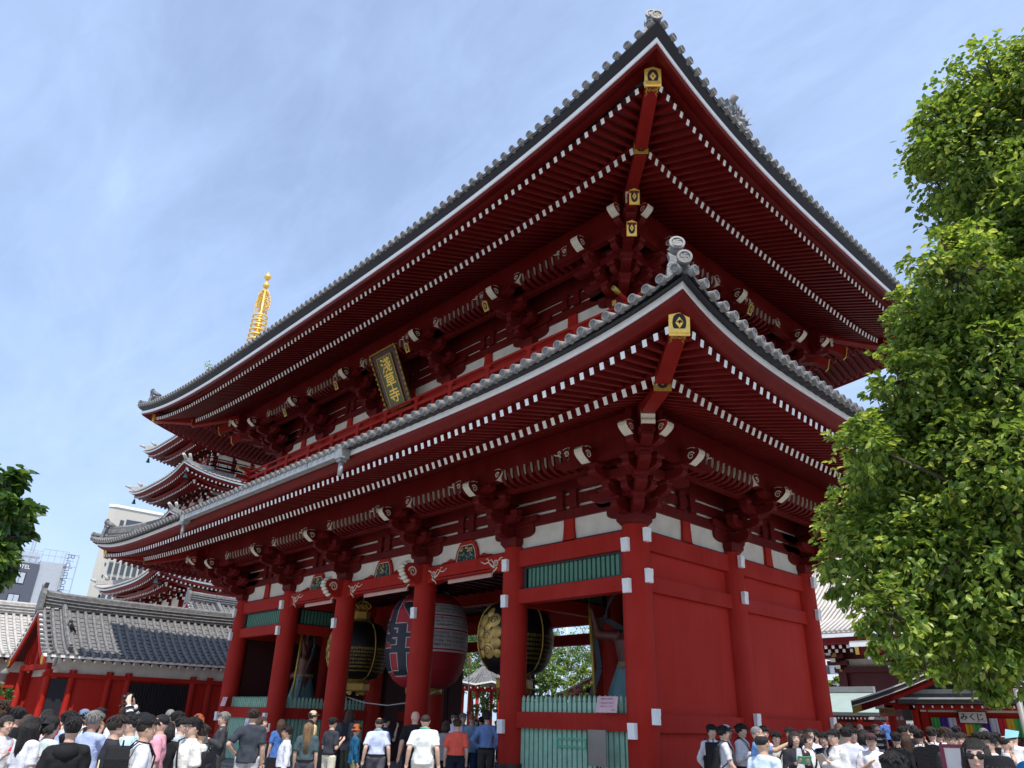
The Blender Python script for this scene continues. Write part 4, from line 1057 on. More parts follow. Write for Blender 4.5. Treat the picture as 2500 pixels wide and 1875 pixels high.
P_('d1',2185,1788,17.2,0,'person in black with a yellow patterned backpack','short','k',BK,'l')
P_('d2',2207,1788,17.8,5,'woman with long brown hair in navy top and light blue jeans','long','b',(.016,.018,.04),bc=(.18,.36,.46))
P_('d3',2240,1781,18,0,'schoolboy in white shirt with black backpack touching his ear','short','k',(.64,.64,.67),'l',pose=('down','up'),**st)
P_('d4',2271,1775,18,-5,'schoolboy in white with black backpack carrying a canvas bag','short','d',(.64,.64,.67),'s',**st)
P_('d5',2204,1773,20.4,-70,'man in profile with black hair left of the shop pillar','short','k',(.6,.6,.6))
P_('d6',2217,1770,21,0,'dark haired person in the queue at the shop pillar','short','k',BK)
P_('d7',2229,1771,22,10,'second dark head in the queue right of the shop pillar','bob','k',BK)
P_('d8',2178,1839,6.6,-5,'black haired person in the near foreground, only the top of the head in view','bowl','k',BK)
P_('d9',2305,1776,18.6,-125,'person with brown hair and white sleeveless top facing right','short','b',W_)
P_('d10',2319,1787,14.6,172,'man in glasses and dark grey t-shirt with a white print','short','k',(.035,.036,.045),gl='clear',pose=('down','down'),wide=1.05)
P_('d11',2333,1773,23,0,'dark haired person before the purple stripe of the curtain','short','k',GY)
P_('d12',2344,1789,16.8,165,'person in white t-shirt shading the eyes with a hand','short','d',(.66,.66,.66),pose=('up','down'))
P_('d13',2375,1804,7.2,176,'woman in large dark sunglasses with long black hair in the near foreground','long','k',BK,gl='sun',sk=1)
P_('d14',2408,1789,13.4,140,'man in round glasses with white t-shirt and dark open waistcoat','bowl','k',(.64,.64,.64),bc=NV,gl='clear')
P_('d15',2383,1787,21,0,'dark haired person in white before the green stripe','short','k',W_)
P_('d16',2400,1779,24,0,'grey haired person close to the counter','side','g',(.3,.3,.34))
P_('d17',2431,1789,19,0,'person in black before the white stripe of the curtain','short','k',BK,'l')
P_('d18',2468,1783,18.6,-20,'black haired person in white top leaning before the yellow stripe','short','k',(.74,.74,.76))
P_('d19',2516,1796,12.2,30,'person in bright blue top at the right edge holding up a pale fan','short','k',(.02,.22,.50),pose=('up','up'))
P_('d20',2436,1847,5.9,5,'person in a black hat in the lower right foreground','short','k',BK,hat='bucket',hatc=(.01,.01,.012))
P_('d21',2289,1781,20,20,'dark haired person behind the second schoolboy with backpack','short','k',(.4,.4,.42))
P_('d22',2452,1796,15.6,-60,'person in pale sleeves bending near the yellow stripe','thin','k',(.6,.6,.64),pose=('phone','phone'))
# carried things
def backpack(w=.30,h=.42,d=.16,z=1.02):
    m=MB(); P=[(-w/2,0),(w/2,0),(w/2,h*.75),(w*.36,h*.95),(0,h),(-w*.36,h*.95),(-w/2,h*.75)]
    m.prism([(a,z+b) for a,b in P],lambda a,b:(a,-.125-d,b),lambda a,b:(a,-.125,b),0)
    m.prism([(a*.72,z+.03+b*.5) for a,b in P],lambda a,b:(a,-.125-d-.05,b),lambda a,b:(a,-.125-d-.001,b),0)
    for sx in (-1,1): 
        m.tube([(sx*.11,-.13,z+h*.95),(sx*.125,-.06,1.475),(sx*.12,.06,1.455),(sx*.13,.135,1.33),(sx*.15,.12,1.2),(sx*.17,.0,1.08),(sx*.13,-.13,z+.06)],.018,6,0,squash=.5)
    m.tube([(-.04,-.2,z+h),(-.03,-.2,z+h+.05),(.03,-.2,z+h+.05),(.04,-.2,z+h)],.008,6)
    return m
BPK=pmat('cloth',BK)
def bp(who,label,mt=BPK,grp='backpacks worn by visitors',patch=None,**k):
    m=backpack(**k)
    if patch:
        m.prism([(.09*cos(t)*(1+.12*cos(5*t)),1.17+.11*sin(t)*(1+.1*cos(4*t))) for t in [2*pi*j/24 for j in range(24)]],lambda a,b:(a,-.125-k.get('d',.16)-.06,b),lambda a,b:(a,-.125-k.get('d',.16)-.05,b),1)
    gear('backpack',m,[mt]+([patch] if patch else []),who,label,'backpack',grp)
bp('a18','large black backpack on the man in the backwards cap, with a cream badge',patch=pmat('cloth',(.6,.55,.35)),w=.36,h=.50,d=.22,z=.93)
bp('c2','big black backpack of the schoolboy in short sleeves by the red wall',w=.34,h=.52,d=.22,z=.92)
bp('c1','black bag on the back of the schoolboy with hands behind him',w=.30,h=.40,d=.15,z=.9)
bp('d1','black backpack with a large yellow patch',patch=pmat('cloth',(.65,.42,.06)))
bp('d3','slim black backpack of the schoolboy touching his ear'); bp('d4','slim black backpack of the schoolboy with the canvas bag')
bp('b9','dark grey backpack on the person in the black and white jacket',pmat('cloth',(.04,.045,.06)))
bp('a25','dark backpack on the man in white behind the crossbody bag',pmat('cloth',(.02,.02,.025)),w=.26,h=.36,d=.12)
m=MB(); m.prism([(-.15,.72),(.15,.72),(.14,1.05),(.03,1.12),(-.03,1.12),(-.14,1.05)],lambda a,b:(-.235,a-.05,b),lambda a,b:(-.205,a-.05,b),0)
m.tube([(-.22,-.08,1.1),(-.16,-.10,1.47),(-.15,.0,1.49),(-.22,.03,1.1)],.015,6)
o=gear('tote_bag',m,[pmat('cloth',(.8,.8,.8))],'a11','white canvas tote bag hanging from the grey haired man','bag'); o.scale=PEOPLE['a11'].scale
m=MB(); m.prism([(-.12,.88),(.12,.88),(.10,1.14),(-.10,1.14)],lambda a,b:(-.29,a,b),lambda a,b:(-.20,a,b),0); m.tube([(-.24,-.08,1.13),(-.15,-.06,1.47),(-.14,.04,1.47),(-.24,.08,1.13)],.01,6)
gear('shoulder_bag',m,[mat('brown_leather',(.10,.03,.02),.5)],'a7','brown shoulder bag of the woman in the mint shirt','bag')
m=MB(); m.prism([(-.16,.98),(-.13,.90),(.10,.90),(.14,.98),(.12,1.09),(-.14,1.09)],lambda a,b:(a,.15,b),lambda a,b:(a,.21,b),0)
m.tube([(-.13,.17,1.08),(-.02,.155,1.28),(.10,.11,1.44),(.12,.0,1.48),(.05,-.14,1.3),(-.1,-.15,1.1)],.012,6,squash=.6)
gear('crossbody_bag',m,[BPK],'a24','black crossbody bag on the man in the cream t-shirt','bag')
for who,lab,sx in (('c4','thin black strap bag of the schoolboy looking down',1),('c8','black strap bag over the grey sweater vest',-1),('c16','black strap bag over the loose white hooded top',1),('c12','dark strap bag of the schoolgirl in the waistcoat',-1)):
    m=MB(); m.tube([(sx*.10,.0,1.49),(sx*.08,.115,1.40),(-sx*.02,.155,1.22),(-sx*.14,.13,1.05),(-sx*.19,.0,.98),(-sx*.1,-.15,1.15),(sx*.08,-.12,1.42),(sx*.10,.0,1.49)],.018,6,squash=.5)
    m.prism([(-.11,.72),(.11,.72),(.11,.98),(-.11,.98)],lambda a,b:(-sx*.27,a,b),lambda a,b:(-sx*.19,a,b),0)
    gear('strap_bag',m,[BPK],who,lab,'bag')
m=MB(); m.hexa([(-.12,.30,1.235),(0,.275,1.215),(0,.35,1.335),(-.12,.375,1.35),(-.12,.295,1.24),(0,.27,1.22),(0,.345,1.34),(-.12,.37,1.355)],0); m.hexa([(.0,.275,1.215),(.12,.30,1.235),(.12,.375,1.35),(.0,.35,1.335),(0,.27,1.22),(.12,.295,1.24),(.12,.37,1.355),(0,.345,1.34)],0)
gear('booklet',m,[mat('green_cover',(.10,.36,.20),.6)],'c10','open green booklet held by the woman in the blazer','booklet')
m=MB(); m.hexa([(-.11,.30,1.25),(.10,.28,1.21),(.10,.35,1.32),(-.11,.37,1.36),(-.11,.29,1.255),(.10,.27,1.215),(.10,.34,1.325),(-.11,.36,1.365)],0)
gear('notebook',m,[mat('paper_brown',(.5,.42,.34),.7)],'c16','beige notebook held by the student in the loose white top','notebook')
def phone(who,p,label,c=(.02,.02,.02)):
    m=MB(); x,y,z=p; m.box(x-.038,x+.038,y-.005,y+.005,z-.075,z+.075,0); m.box(x-.033,x-.012,y-.008,y-.0052,z+.04,z+.068,1)
    gear('phone',m,[mat('phone_'+str(c[0]),c,.3,var=0),BLK],who,label,'phone','phones held up by visitors')
phone('b3',(.56,.36,1.53),'grey phone held out by the woman in beige sleeves',(.4,.4,.42))
phone('a3',(0,.36,1.60),'dark phone in front of the man in the black t-shirt'); phone('a6',(0,.36,1.60),'dark phone held by the woman in pale pink sleeves'); phone('a5',(0,.36,1.60),'dark phone of the woman in the pink top')
phone('a22',(0,.36,1.60),'dark phone of the person in the white jacket')
phone('b1',(0,.34,1.33),'dark phone in the hands of the grey haired man in the waistcoat')
m=MB(); m.box(-.08,.08,.20,.27,1.86,1.98,0); m.tube([(0,.27,1.92),(0,.33,1.92)],.035,10)
gear('camera_body',m,[BLK],'a16','black camera held overhead by the striped sleeves','camera')
for sx in (-1,1):
    m=MB()
    e,w=ARM['over']; s=Vector((sx*SH[0],SH[1],SH[2])); E1=s+Vector((sx*e[0],e[1],e[2])); W1=s+Vector((sx*w[0],w[1],w[2]))
    for a,b,t0,t1 in ((s,E1,.55,.85),(E1,W1,.2,.45),(E1,W1,.62,.76)): m.tube([lerp(a,b,t0),lerp(a,b,t1)],.066,12,cap=False)
    m.build('sleeve_band',[pmat('cloth',BK)],PEOPLE['a16'])
m=MB(); m.lathe([(.085,1.462),(.088,1.475),(.070,1.492)],(0,-.008,0),16); m.tube([(-.07,.06,1.47),(0,.15,1.3),(.07,.06,1.47)],.008,5); m.build('lanyard',[pmat('cloth',(.05,.42,.25))],PEOPLE['b14'])
m=MB(); m.lathe([(.085,1.462),(.088,1.475),(.070,1.492)],(0,-.008,0),16); m.build('lanyard',[pmat('cloth',(.05,.40,.40))],PEOPLE['b11'])
m=MB(); text(m,'AOI',.13,lambda x,y:(-x,.152,1.24+y)); m.build('shirt_print',[WHT],PEOPLE['d10'])
m=MB(); m.prism([(-.10,0),(.07,.02),(.10,.09),(-.07,.11)],lambda a,b:(a,.40,1.68+b),lambda a,b:(a,.405,1.68+b),0)
gear('paper_fan',m,[mat('fan_blue',(.35,.70,.78),.5)],'d19','pale turquoise paper fan held up at the right edge','fan')
m=MB(); m.box(-.42,-.16,-.08,.02,.62,.95,0); m.tube([(-.30,-.02,.95),(-.26,0,1.1),(-.22,0,.95)],.008,6)
gear('canvas_bag',m,[pmat('cloth',(.62,.58,.42))],'d4','cream canvas bag in the hand of the second schoolboy','bag')
m=MB(); m.ball((.0,.30,1.26),.06,0,10,(1,.8,1)); m.ball((.05,.30,1.30),.05,0,8)
gear('red_pouch',m,[mat('bright_red_cloth',(.7,.02,.03),.6)],'a1','bright red pouch in the hands of the woman in the white jacket','pouch')
# ---------------------------------------------------------------- ground
GM=mat('paving_stone',(.17,.165,.155),.85,var=.18,scale=1.3,bump=.3)
nt=GM.node_tree;bk=nt.nodes.new('ShaderNodeTexBrick');bk.inputs['Scale'].default_value=1;bk.inputs['Brick Width'].default_value=.9;bk.inputs['Row Height'].default_value=.45;bk.inputs['Mortar Size'].default_value=.008
bk.inputs['Color1'].default_value=(.36,.35,.33,1);bk.inputs['Color2'].default_value=(.29,.285,.27,1);bk.inputs['Mortar'].default_value=(.06,.06,.055,1)
tcc=nt.nodes.new('ShaderNodeTexCoord');nt.links.new(tcc.outputs['Object'],bk.inputs[0])
for n_ in nt.nodes:
    if n_.type=='HUE_SAT': nt.links.new(bk.outputs[0],n_.inputs['Color'])
m=MB(); R_=1500; m.add([(-R_,-R_,0),(R_,-R_,0),(R_,R_,0),(-R_,R_,0)],[(0,1,2,3)]); m.build('ground',[GM],kind='structure',loc=(0,0,-.06))
# ---------------------------------------------------------------- plaque
pl=empty('hanging_plaque',(-10.55,-.5,13.2),0,'tall gold framed name plaque with gold characters on olive green, under the upper eave','plaque')
A=Vector((0,.47,-.95));B_=Vector((0,-.50,1.0)); u=(B_-A).normalized(); n_=Vector((1,0,0)).cross(u).normalized()
if n_.y>0: n_=-n_
pf=lambda x,y,d=0:(A+B_)/2+Vector((x,0,0))+u*y+n_*d
m=MB(); m.prism([(-.70,-1.10),(.70,-1.10),(.78,1.12),(-.78,1.12)],lambda x,y:pf(x,y,-.10),lambda x,y:pf(x,y,.02)); m.build('backboard',[mat('lacquer_brown',(.055,.010,.008),.35)],pl)
m=MB()
for k in range(44):
    t=k/44; per=[(-.74,-1.1),(.74,-1.1),(.80,1.14),(-.80,1.14)]
    i=int(t*4)%4; a=per[i];b=per[(i+1)%4]; f_=t*4-int(t*4); x,y=lerp(a[0],b[0],f_),lerp(a[1],b[1],f_)
    c=pf(x,y,.03); q=pf(lerp(a[0],b[0],min(1,f_+.09)),lerp(a[1],b[1],min(1,f_+.09)),.03)
    m.tube([c,lerp(c,q,.5)+n_*.03,q],[.022,.046,.022],8)
m.build('gold_frame',[GLD2],pl)
m=MB(); m.prism([(-.40,-1.02),(.40,-1.02),(.42,.88),(-.42,.88)],lambda x,y:pf(x,y,.021),lambda x,y:pf(x,y,.05)); pn=m.build('inscription_panel',[mat('olive_green_board',(.12,.15,.07),.6)],pl)
m=MB()
for a,b in (((-.42,-1.04),(.42,-1.04)),((.42,-1.04),(.44,.9)),((.44,.9),(-.44,.9)),((-.44,.9),(-.42,-1.04))): m.bar(pf(*a,.055),pf(*b,.055),.035,.035,0,up=n_)
m.build('gold_frame',[GLD2],pl)
m=MB()
for i,ch in enumerate('淺草寺'):
    for d,ox in ((.052,-.016),(.058,0),(.064,.016),(.060,.008)): text(m,ch,.62,lambda x,y:pf(x+ox,y+.56-.58*i+ox*.6,d),0,1.05,.95)
m.build('gold_lettering',[mat('gold_letter',(.85,.55,.10),.35,.6,var=.1)],pn)
# ---------------------------------------------------------------- lanterns
def lathe_fn(prof):
    def r(z):
        for (r0,z0),(r1,z1) in zip(prof,prof[1:]):
            if z0<=z<=z1: return lerp(r0,r1,(z-z0)/(z1-z0) if z1>z0 else 0)
        return prof[-1][0] if z>prof[-1][1] else prof[0][0]
    return r
def wrapped(mb,txt,size,az,zc,c,rf,off,m,sx=1.,sy=1.,grow=0):
    v,f=text_mb(txt,size); import bmesh
    bm=bmesh.new(); vs=[bm.verts.new((a*sx,b*sy,0)) for a,b in v]
    for q in f:
        try: bm.faces.new([vs[i] for i in q])
        except ValueError: pass
    w=max(abs(p[0]) for p in v)*sx; hgt=max(abs(p[1]) for p in v)*sy
    st=.08*max(1,size/.6)
    for ax,ext in ((0,w),(1,hgt)):
        k=-ext+st
        while k<ext:
            no=(1,0,0) if ax==0 else (0,1,0); bmesh.ops.bisect_plane(bm,geom=bm.verts[:]+bm.edges[:]+bm.faces[:],plane_co=(k if ax==0 else 0,k if ax==1 else 0,0),plane_no=no); k+=st
    bm.verts.ensure_lookup_table(); idx={v_:i for i,v_ in enumerate(bm.verts)}
    R0=rf(zc); P=[]
    for p in bm.verts:
        z=zc+p.co.y; rr=rf(z)+off; a=az+p.co.x/R0; P.append((c[0]+rr*cos(a),c[1]+rr*sin(a),c[2]+z))
    mb.add(P,[[idx[q] for q in fc.verts] for fc in bm.faces],m); bm.free()
rl=empty('giant_lantern',(-10.5,1.95,0),0,'giant red paper lantern with huge black characters hanging in the central bay','lantern')
prof=[(.55,2.62),(.78,2.68),(1.06,2.88),(1.26,3.2),(1.36,3.65),(1.38,4.15),(1.36,4.6),(1.27,5.05),(1.08,5.4),(.80,5.62),(.6,5.68)]
rf0=lathe_fn(prof); rf=lambda z: rf0(z)
P=[];nz_=110
for i in range(nz_+1):
    z=lerp(2.62,5.68,i/nz_); P.append((rf0(z)+.010*(1 if i%2 else 0),z))
LR=mat('lantern_paper',(.36,.010,.018),.65,var=.08,scale=5); LW=mat('lantern_white',(.50,.47,.45),.7,var=.08)
m=MB(); m.lathe(P,n=72); lb=m.build('paper_body',[LR],rl)
m=MB(); m.lathe([(.5,2.45),(.60,2.46),(.62,2.64),(.5,2.66)],n=40); m.lathe([(.5,2.45),(.02,2.44)],n=40); m.build('bottom_ring',[GLD2],rl)
m=MB(); m.lathe([(.55,5.66),(.66,5.67),(.66,5.85),(.02,5.88)],n=40); m.build('top_ring',[BLK],rl)
m=MB(); m.tube([(0,0,5.86),(0,0,6.02)],.05,8); m.build('hanging_rod',[BLK],rl)
def band(mb,z0,z1,a0,a1,off,mi,n=28,k=10):
    V=[]
    for j in range(k+1):
        z=lerp(z0,z1,j/k)
        for i in range(n+1):
            a=lerp(a0,a1,i/n); r=rf0(z)+off; V.append((r*cos(a),r*sin(a),z))
    mb.add(V,[(j*(n+1)+i,j*(n+1)+i+1,(j+1)*(n+1)+i+1,(j+1)*(n+1)+i) for j in range(k) for i in range(n)],mi,True)
S_=-pi/2
m=MB()
import_o={}
for i,ch in enumerate('小舟町'):
    zc=5.05-i*.83
    for dx,dz in ((.045,0),(-.045,0),(0,.045),(0,-.045),(.03,.03),(-.03,-.03),(.03,-.03),(-.03,.03)):
        for q in (0,.05,-.05): wrapped(m,ch,1.02,S_-.12+dx+q,zc+dz*1.3,(0,0,0),rf0,.018+.001*abs(q),0,2.0,.92)
m.build('character_outline',[LW],lb)
m=MB()
for i,ch in enumerate('小舟町'):
    zc=5.05-i*.83
    for dx in (-.07,-.035,0,.035,.07):
        for dz in (-.035,0,.035): wrapped(m,ch,1.02,S_-.12+dx,zc+dz,(0,0,0),rf0,.026,0,2.0,.92)
m.build('black_character',[mat('lantern_ink',(.012,.013,.025),.6,var=0)],lb)
# side inscription panel: white with rows of small names between red lines
m=MB(); a0,a1=-.62,.62+.5
band(m,3.72,5.25,a0,a1,.020,0)
m.build('name_panel',[LW],lb)
m=MB()
for z in (4.40,4.85,3.78): band(m,z,z+.045,a0,a1,.024,1,28,2)
rr=random.Random(4); pool='日本橋魚河岸奉納平成講中世話人町会金山田中村大'
for (z0,z1,h) in ((4.92,5.22,.075),(4.47,4.83,.085),(3.86,4.38,.10)):
    nrow=int((z1-z0)/(h*1.25)); 
    for r_ in range(nrow):
        z=z1-h*.65-r_*h*1.25; a=a0+.05
        while a<a1-.05:
            R=rf0(z)+.026; ch=rr.choice(pool); v,f=text_mb(ch,h*1.05)
            m.add([((R)*cos(a+x/R),(R)*sin(a+x/R),z+y) for x,y in v],f,0); a+=h*1.02/R*(1.5 if rr.random()<.12 else 1)
m.build('small_lettering',[mat('lantern_ink',(.012,.013,.025)),LR],lb)
def copper(x,lab):
    root=empty('copper_lantern',(x,2.0,0),0,lab,'lantern','black and gold copper lanterns either side of the red one')
    prof=[(.52,2.98),(.80,3.08),(1.02,3.35),(1.13,3.7),(1.16,4.02),(1.13,4.35),(1.02,4.68),(.80,4.93),(.52,5.04)]; f=lathe_fn(prof)
    m=MB(); m.lathe(prof,n=48); b=m.build('copper_body',[mat('dark_copper',(.010,.008,.007),.45,.4,var=.2)],root)
    m=MB()
    for k in range(6):
        a=-pi/2+radians(30+60*k); m.tube([((f(z)+.01)*cos(a),(f(z)+.01)*sin(a),z) for z in [lerp(2.98,5.04,j/14) for j in range(15)]],.026,6)
        rib=None
    m.build('gold_rib',[GLD2],b)
    for zc,r0 in ((2.72,.56),(5.28,.32)):
        g=MB()
        g.lathe([(r0*.8,zc-.13),(r0,zc-.13),(r0,zc+.13),(r0*.8,zc+.14)],n=6,sm=False)
        for s in (-1,1): g.lathe([(r0*1.02,zc+s*.13-.02),(r0*1.08,zc+s*.13),(r0*1.02,zc+s*.13+.02)],n=6,sm=False)
        if zc>5: g.lathe([(.52,5.03),(.2,5.15)],n=24); g.build('gold_crown',[GLD2],root)
        else: g.lathe([(.3,2.85),(.52,2.99)],n=24); gb0=g
    g=gb0
    for k in range(6):
        a=k*pi/3
        fn=lambda x,y:((.5+.06*abs(y))*cos(a)-x*sin(a),(.5+.06*abs(y))*sin(a)+x*cos(a),2.52+y)
        spiral(g,-.08,0,.08,fn,.03); spiral(g,.08,0,.08,fn,.03,flip=-1); ribbon(g,[(-.2,.06),(0,-.02),(.2,.06)],fn,.03)
    g.build('gold_base',[GLD2],root)
    g=MB()
    for k in range(2):
        fn=lambda x,y:(x*cos(k*pi/2+.4),x*sin(k*pi/2+.4),5.5+y)
        pts=[(.34*sin(t)*(1+.16*cos(4*t)),.12-.22*cos(t)) for t in [2*pi*j/24 for j in range(25)]]
        for d in (0,): g.tube([fn(*p) for p in pts],.022,6)
        spiral(g,-.12,.12,.1,fn,.04); spiral(g,.12,.12,.1,fn,.04,flip=-1)
    g.tube([(0,0,5.3),(0,0,6.01)],.025,8)
    g.build('cloud_finial',[GLD2],root)
    # gold floral crest on the southern panel
    g=MB(); az=-pi/2
    def disc(cx,cy,r,m_=0,off=.015):
        n=14; V=[]
        for rr_,o in ((0,off+.03),(r*.7,off+.025),(r,off)):
            for j in range(n):
                t=2*pi*j/n; z=4.0+cy+rr_*sin(t); a=az+(cx+rr_*cos(t))/1.0; R=f(z)+o; V.append((R*cos(a),R*sin(a),z))
        g.add(V,[(i*n+j,i*n+(j+1)%n,(i+1)*n+(j+1)%n,(i+1)*n+j) for i in range(2) for j in range(n)],m_,True)
    for cx,cy,r in ((0,-.42,.22),(-.27,-.2,.17),(.27,-.22,.16),(-.3,.12,.17),(0,-.02,.2),(.3,.08,.17),(-.2,.42,.19),(.2,.42,.2),(0,.66,.14),(-.3,-.5,.12),(.3,-.5,.12),(0,.28,.15)): disc(cx,cy,r)
    for cx,cy,r in ((0,-.42,.15),(-.27,-.2,.1),(0,-.02,.12),(.2,.42,.12)):
        spiral(g,cx,cy,r,lambda x,y:((f(4+y)+.05)*cos(az+x),(f(4+y)+.05)*sin(az+x),4+y),.022,1.5,1)
    g.build('gold_crest',[mat('aged_gold_crest',(.50,.33,.09),.4,.4,var=.35,scale=4),DRK],b)
    g=MB(); rr=random.Random(int(x*10)&255)
    for k in (1,2,5):
        azc=-pi/2+k*pi/3
        for r_ in range(7):
            z=4.02-r_*.125
            for j in range(-5,6): 
                ch=rr.choice(pool); v,ff=text_mb(ch,.085 if r_ else .11); R=f(z)+.008; a=azc+j*.085
                g.add([((R)*cos(a+x_/R),R*sin(a+x_/R),z+y_) for x_,y_ in v],ff,0)
    g.build('gold_lettering',[GLD2],b)
copper(-6.17,'dark copper lantern with a large gold floral crest, hanging nearest the right room')
copper(-14.83,'dark copper lantern with rows of gold lettering, hanging left of the red lantern')
# rope slung under the red lantern
m=MB(); m.tube([(-12.7,.25,2.35),(-11.9,.6,2.15),(-11.0,.9,2.08),(-9.8,1.1,2.2),(-8.6,1.0,2.5)],.02,6); m.tube([(-12.7,.25,2.35),(-12.75,.2,1.95),(-12.6,.2,1.85),(-12.5,.25,1.95),(-12.5,.25,2.3)],.018,6)
m.build('sagging_rope',[mat('rope_grey',(.35,.33,.31),.9)],None,'pale rope sagging beneath the giant red lantern','rope')
# ---------------------------------------------------------------- signs on the gate
def sign(name,lab,c,w,h,rot,mt,lines=(),tilt=0,cat='sign',ink=BLK):
    root=empty(name,c,rot,lab,cat); T=Matrix.Rotation(radians(tilt),3,'X')
    f=lambda x,y,d=0: tuple(T@Vector((x,-d,y)))
    m=MB(); m.prism([(-w/2,-h/2),(w/2,-h/2),(w/2,h/2),(-w/2,h/2)],lambda a,b:f(a,b,0),lambda a,b:f(a,b,.018)); m.build('board',[mt],root)
    if lines:
        m=MB()
        for t_,sz,x,y in lines: text(m,t_,sz,lambda a,b:f(a+x,b+y,.021))
        m.build('lettering',[ink],root)
    return root
PKS=mat('pink_notice',(.62,.42,.45),.6)
sign('notice_board','pink notice board leaning on the green pickets of the right front room',(-.72,-.34,2.12),.60,.34,0,PKS,[('御参拝の皆様へ',.055,0,.12),('仁王尊像の前では静かに',.04,0,.03),('お願い申し上げます',.04,0,-.04),('浅草寺',.04,.2,-.12)],-12,ink=mat('red_ink',(.3,.05,.06)))
sign('notice_board','pale pink notice at the far left end of the gate beside green pickets',(-20.5,-.40,2.13),.42,.34,0,PKS,[('ご案内',.06,0,.08)],-12,ink=mat('red_ink',(.3,.05,.06)))
sign('metal_plate','blank brushed metal plate on a stand in front of the mint board fence',(-.93,-.46,1.24),.52,.72,0,mat('brushed_metal',(.24,.22,.20),.35,.8,var=.1),cat='plate')
m=MB(); m.box(-1.0,-.97,-.44,-.42,.1,.88); m.box(-.89,-.86,-.44,-.42,.1,.88); m.build('plate_stand',[BLK],None,'dark two legged stand carrying the brushed metal plate','stand')
sign('paper_notice','small white paper notice with blue print on the far left fence',(-18.6,-.20,1.35),.28,.4,0,WHT,[('入口',.12,0,.02)],cat='notice',ink=mat('blue_ink',(.03,.05,.4)))
# ---------------------------------------------------------------- guardian statues
def statue(loc,face,lab,flip):
    root=empty('guardian_statue',loc,0,lab,'statue'); 
    me=body_mesh(('flex','push') if not flip else ('push','flex'),'wide',1.3)
    inner=MB()
    SKN=mat('old_lacquer_skin',(.14,.04,.03),.45,var=.35,scale=6)
    s=2.25; o=link(bpy.data.objects.new('figure',me)); o.parent=root; o.scale=(s,s,s); o.rotation_euler[2]=face; o.location=(0,0,.75)
    o.material_slots[0].link='OBJECT'; o.material_slots[0].material=SKN
    m=MB(); n=36;L=[(1.02,.17,.14),(.95,.20,.16),(.8,.26,.19),(.55,.34,.26),(.40,.38,.30)]
    m2=[]
    for z,rx,ry in L:
        for j in range(n):
            t=2*pi*j/n; f=1+.07*(1 if j%2 else -1); m2.append((rx*f*cos(t),ry*f*sin(t),z+.03*sin(3*t)))
    m.add(m2,[(i*n+j,i*n+(j+1)%n,(i+1)*n+(j+1)%n,(i+1)*n+j) for i in range(4) for j in range(n)],0,True)
    m.lathe([(.17,1.0),(.19,1.03),(.17,1.07)],n=20,m=1)
    m.build('skirt_cloth',[mat('faded_teal_cloth',(.12,.24,.25),.6,var=.3,scale=5),mat('faded_sash',(.24,.17,.08),.6)],o)
    m=MB()
    for sg in (-1,1):
        pts=[Vector((sg*.12,-.10,1.45)),Vector((sg*.42,-.16,1.62)),Vector((sg*.5,-.1,1.35)),Vector((sg*.42,.0,1.0)),Vector((sg*.52,.02,.7)),Vector((sg*.40,.05,.35))]
        for i in range(len(pts)-1): m.bar(pts[i],pts[i+1],.07,.02,0,up=(0,1,0))
    m.tube([(.12*cos(t)+0,-.09,1.86-.06+.36*sin(t)) if 0 else (.36*cos(t),-.12,1.62+.36*sin(t)) for t in [pi*j/12-.1 for j in range(14)]],.02,6)
    m.build('flying_scarf',[mat('faded_blue_scarf',(.05,.065,.08),.6,var=.3)],o)
    m=MB(); m.ball((0,.0,1.74),.05,0,10); m.tube([(0,0,1.70),(0,-.02,1.80)],[.045,.03],8)
    for k in range(9): t=pi*k/8; m.tube([(.07*cos(t),0,1.64+.06*sin(t)),(.12*cos(t),-.02,1.64+.13*sin(t))],[.03,.006],6)
    m.build('topknot',[BLK],o)
    m=MB(); sx=-1 if flip else 1
    m.tube([(sx*-.42,.15,.35),(sx*-.50,.1,1.75)],.022,8); m.build('golden_staff',[GLD2],o)
    m=MB(); rd=random.Random(3)
    for k in range(14): m.ball((rd.uniform(-.8,.8),rd.uniform(-.6,.6),.25+rd.uniform(0,.25)),rd.uniform(.25,.45),0,8,(1,.9,.8))
    m.box(-1.1,1.1,-.9,.9,.02,.3); m.build('rock_base',[mat('rock_base',(.12,.11,.10),.9,bump=.5)],root)
statue((-18.75,2.0,.1),radians(180-30),'dark red muscular guardian statue with golden staff in the left room',False)
statue((-2.35,2.75,.1),radians(180+20),'dark guardian statue half hidden by the nearest pillar in the right room',True)
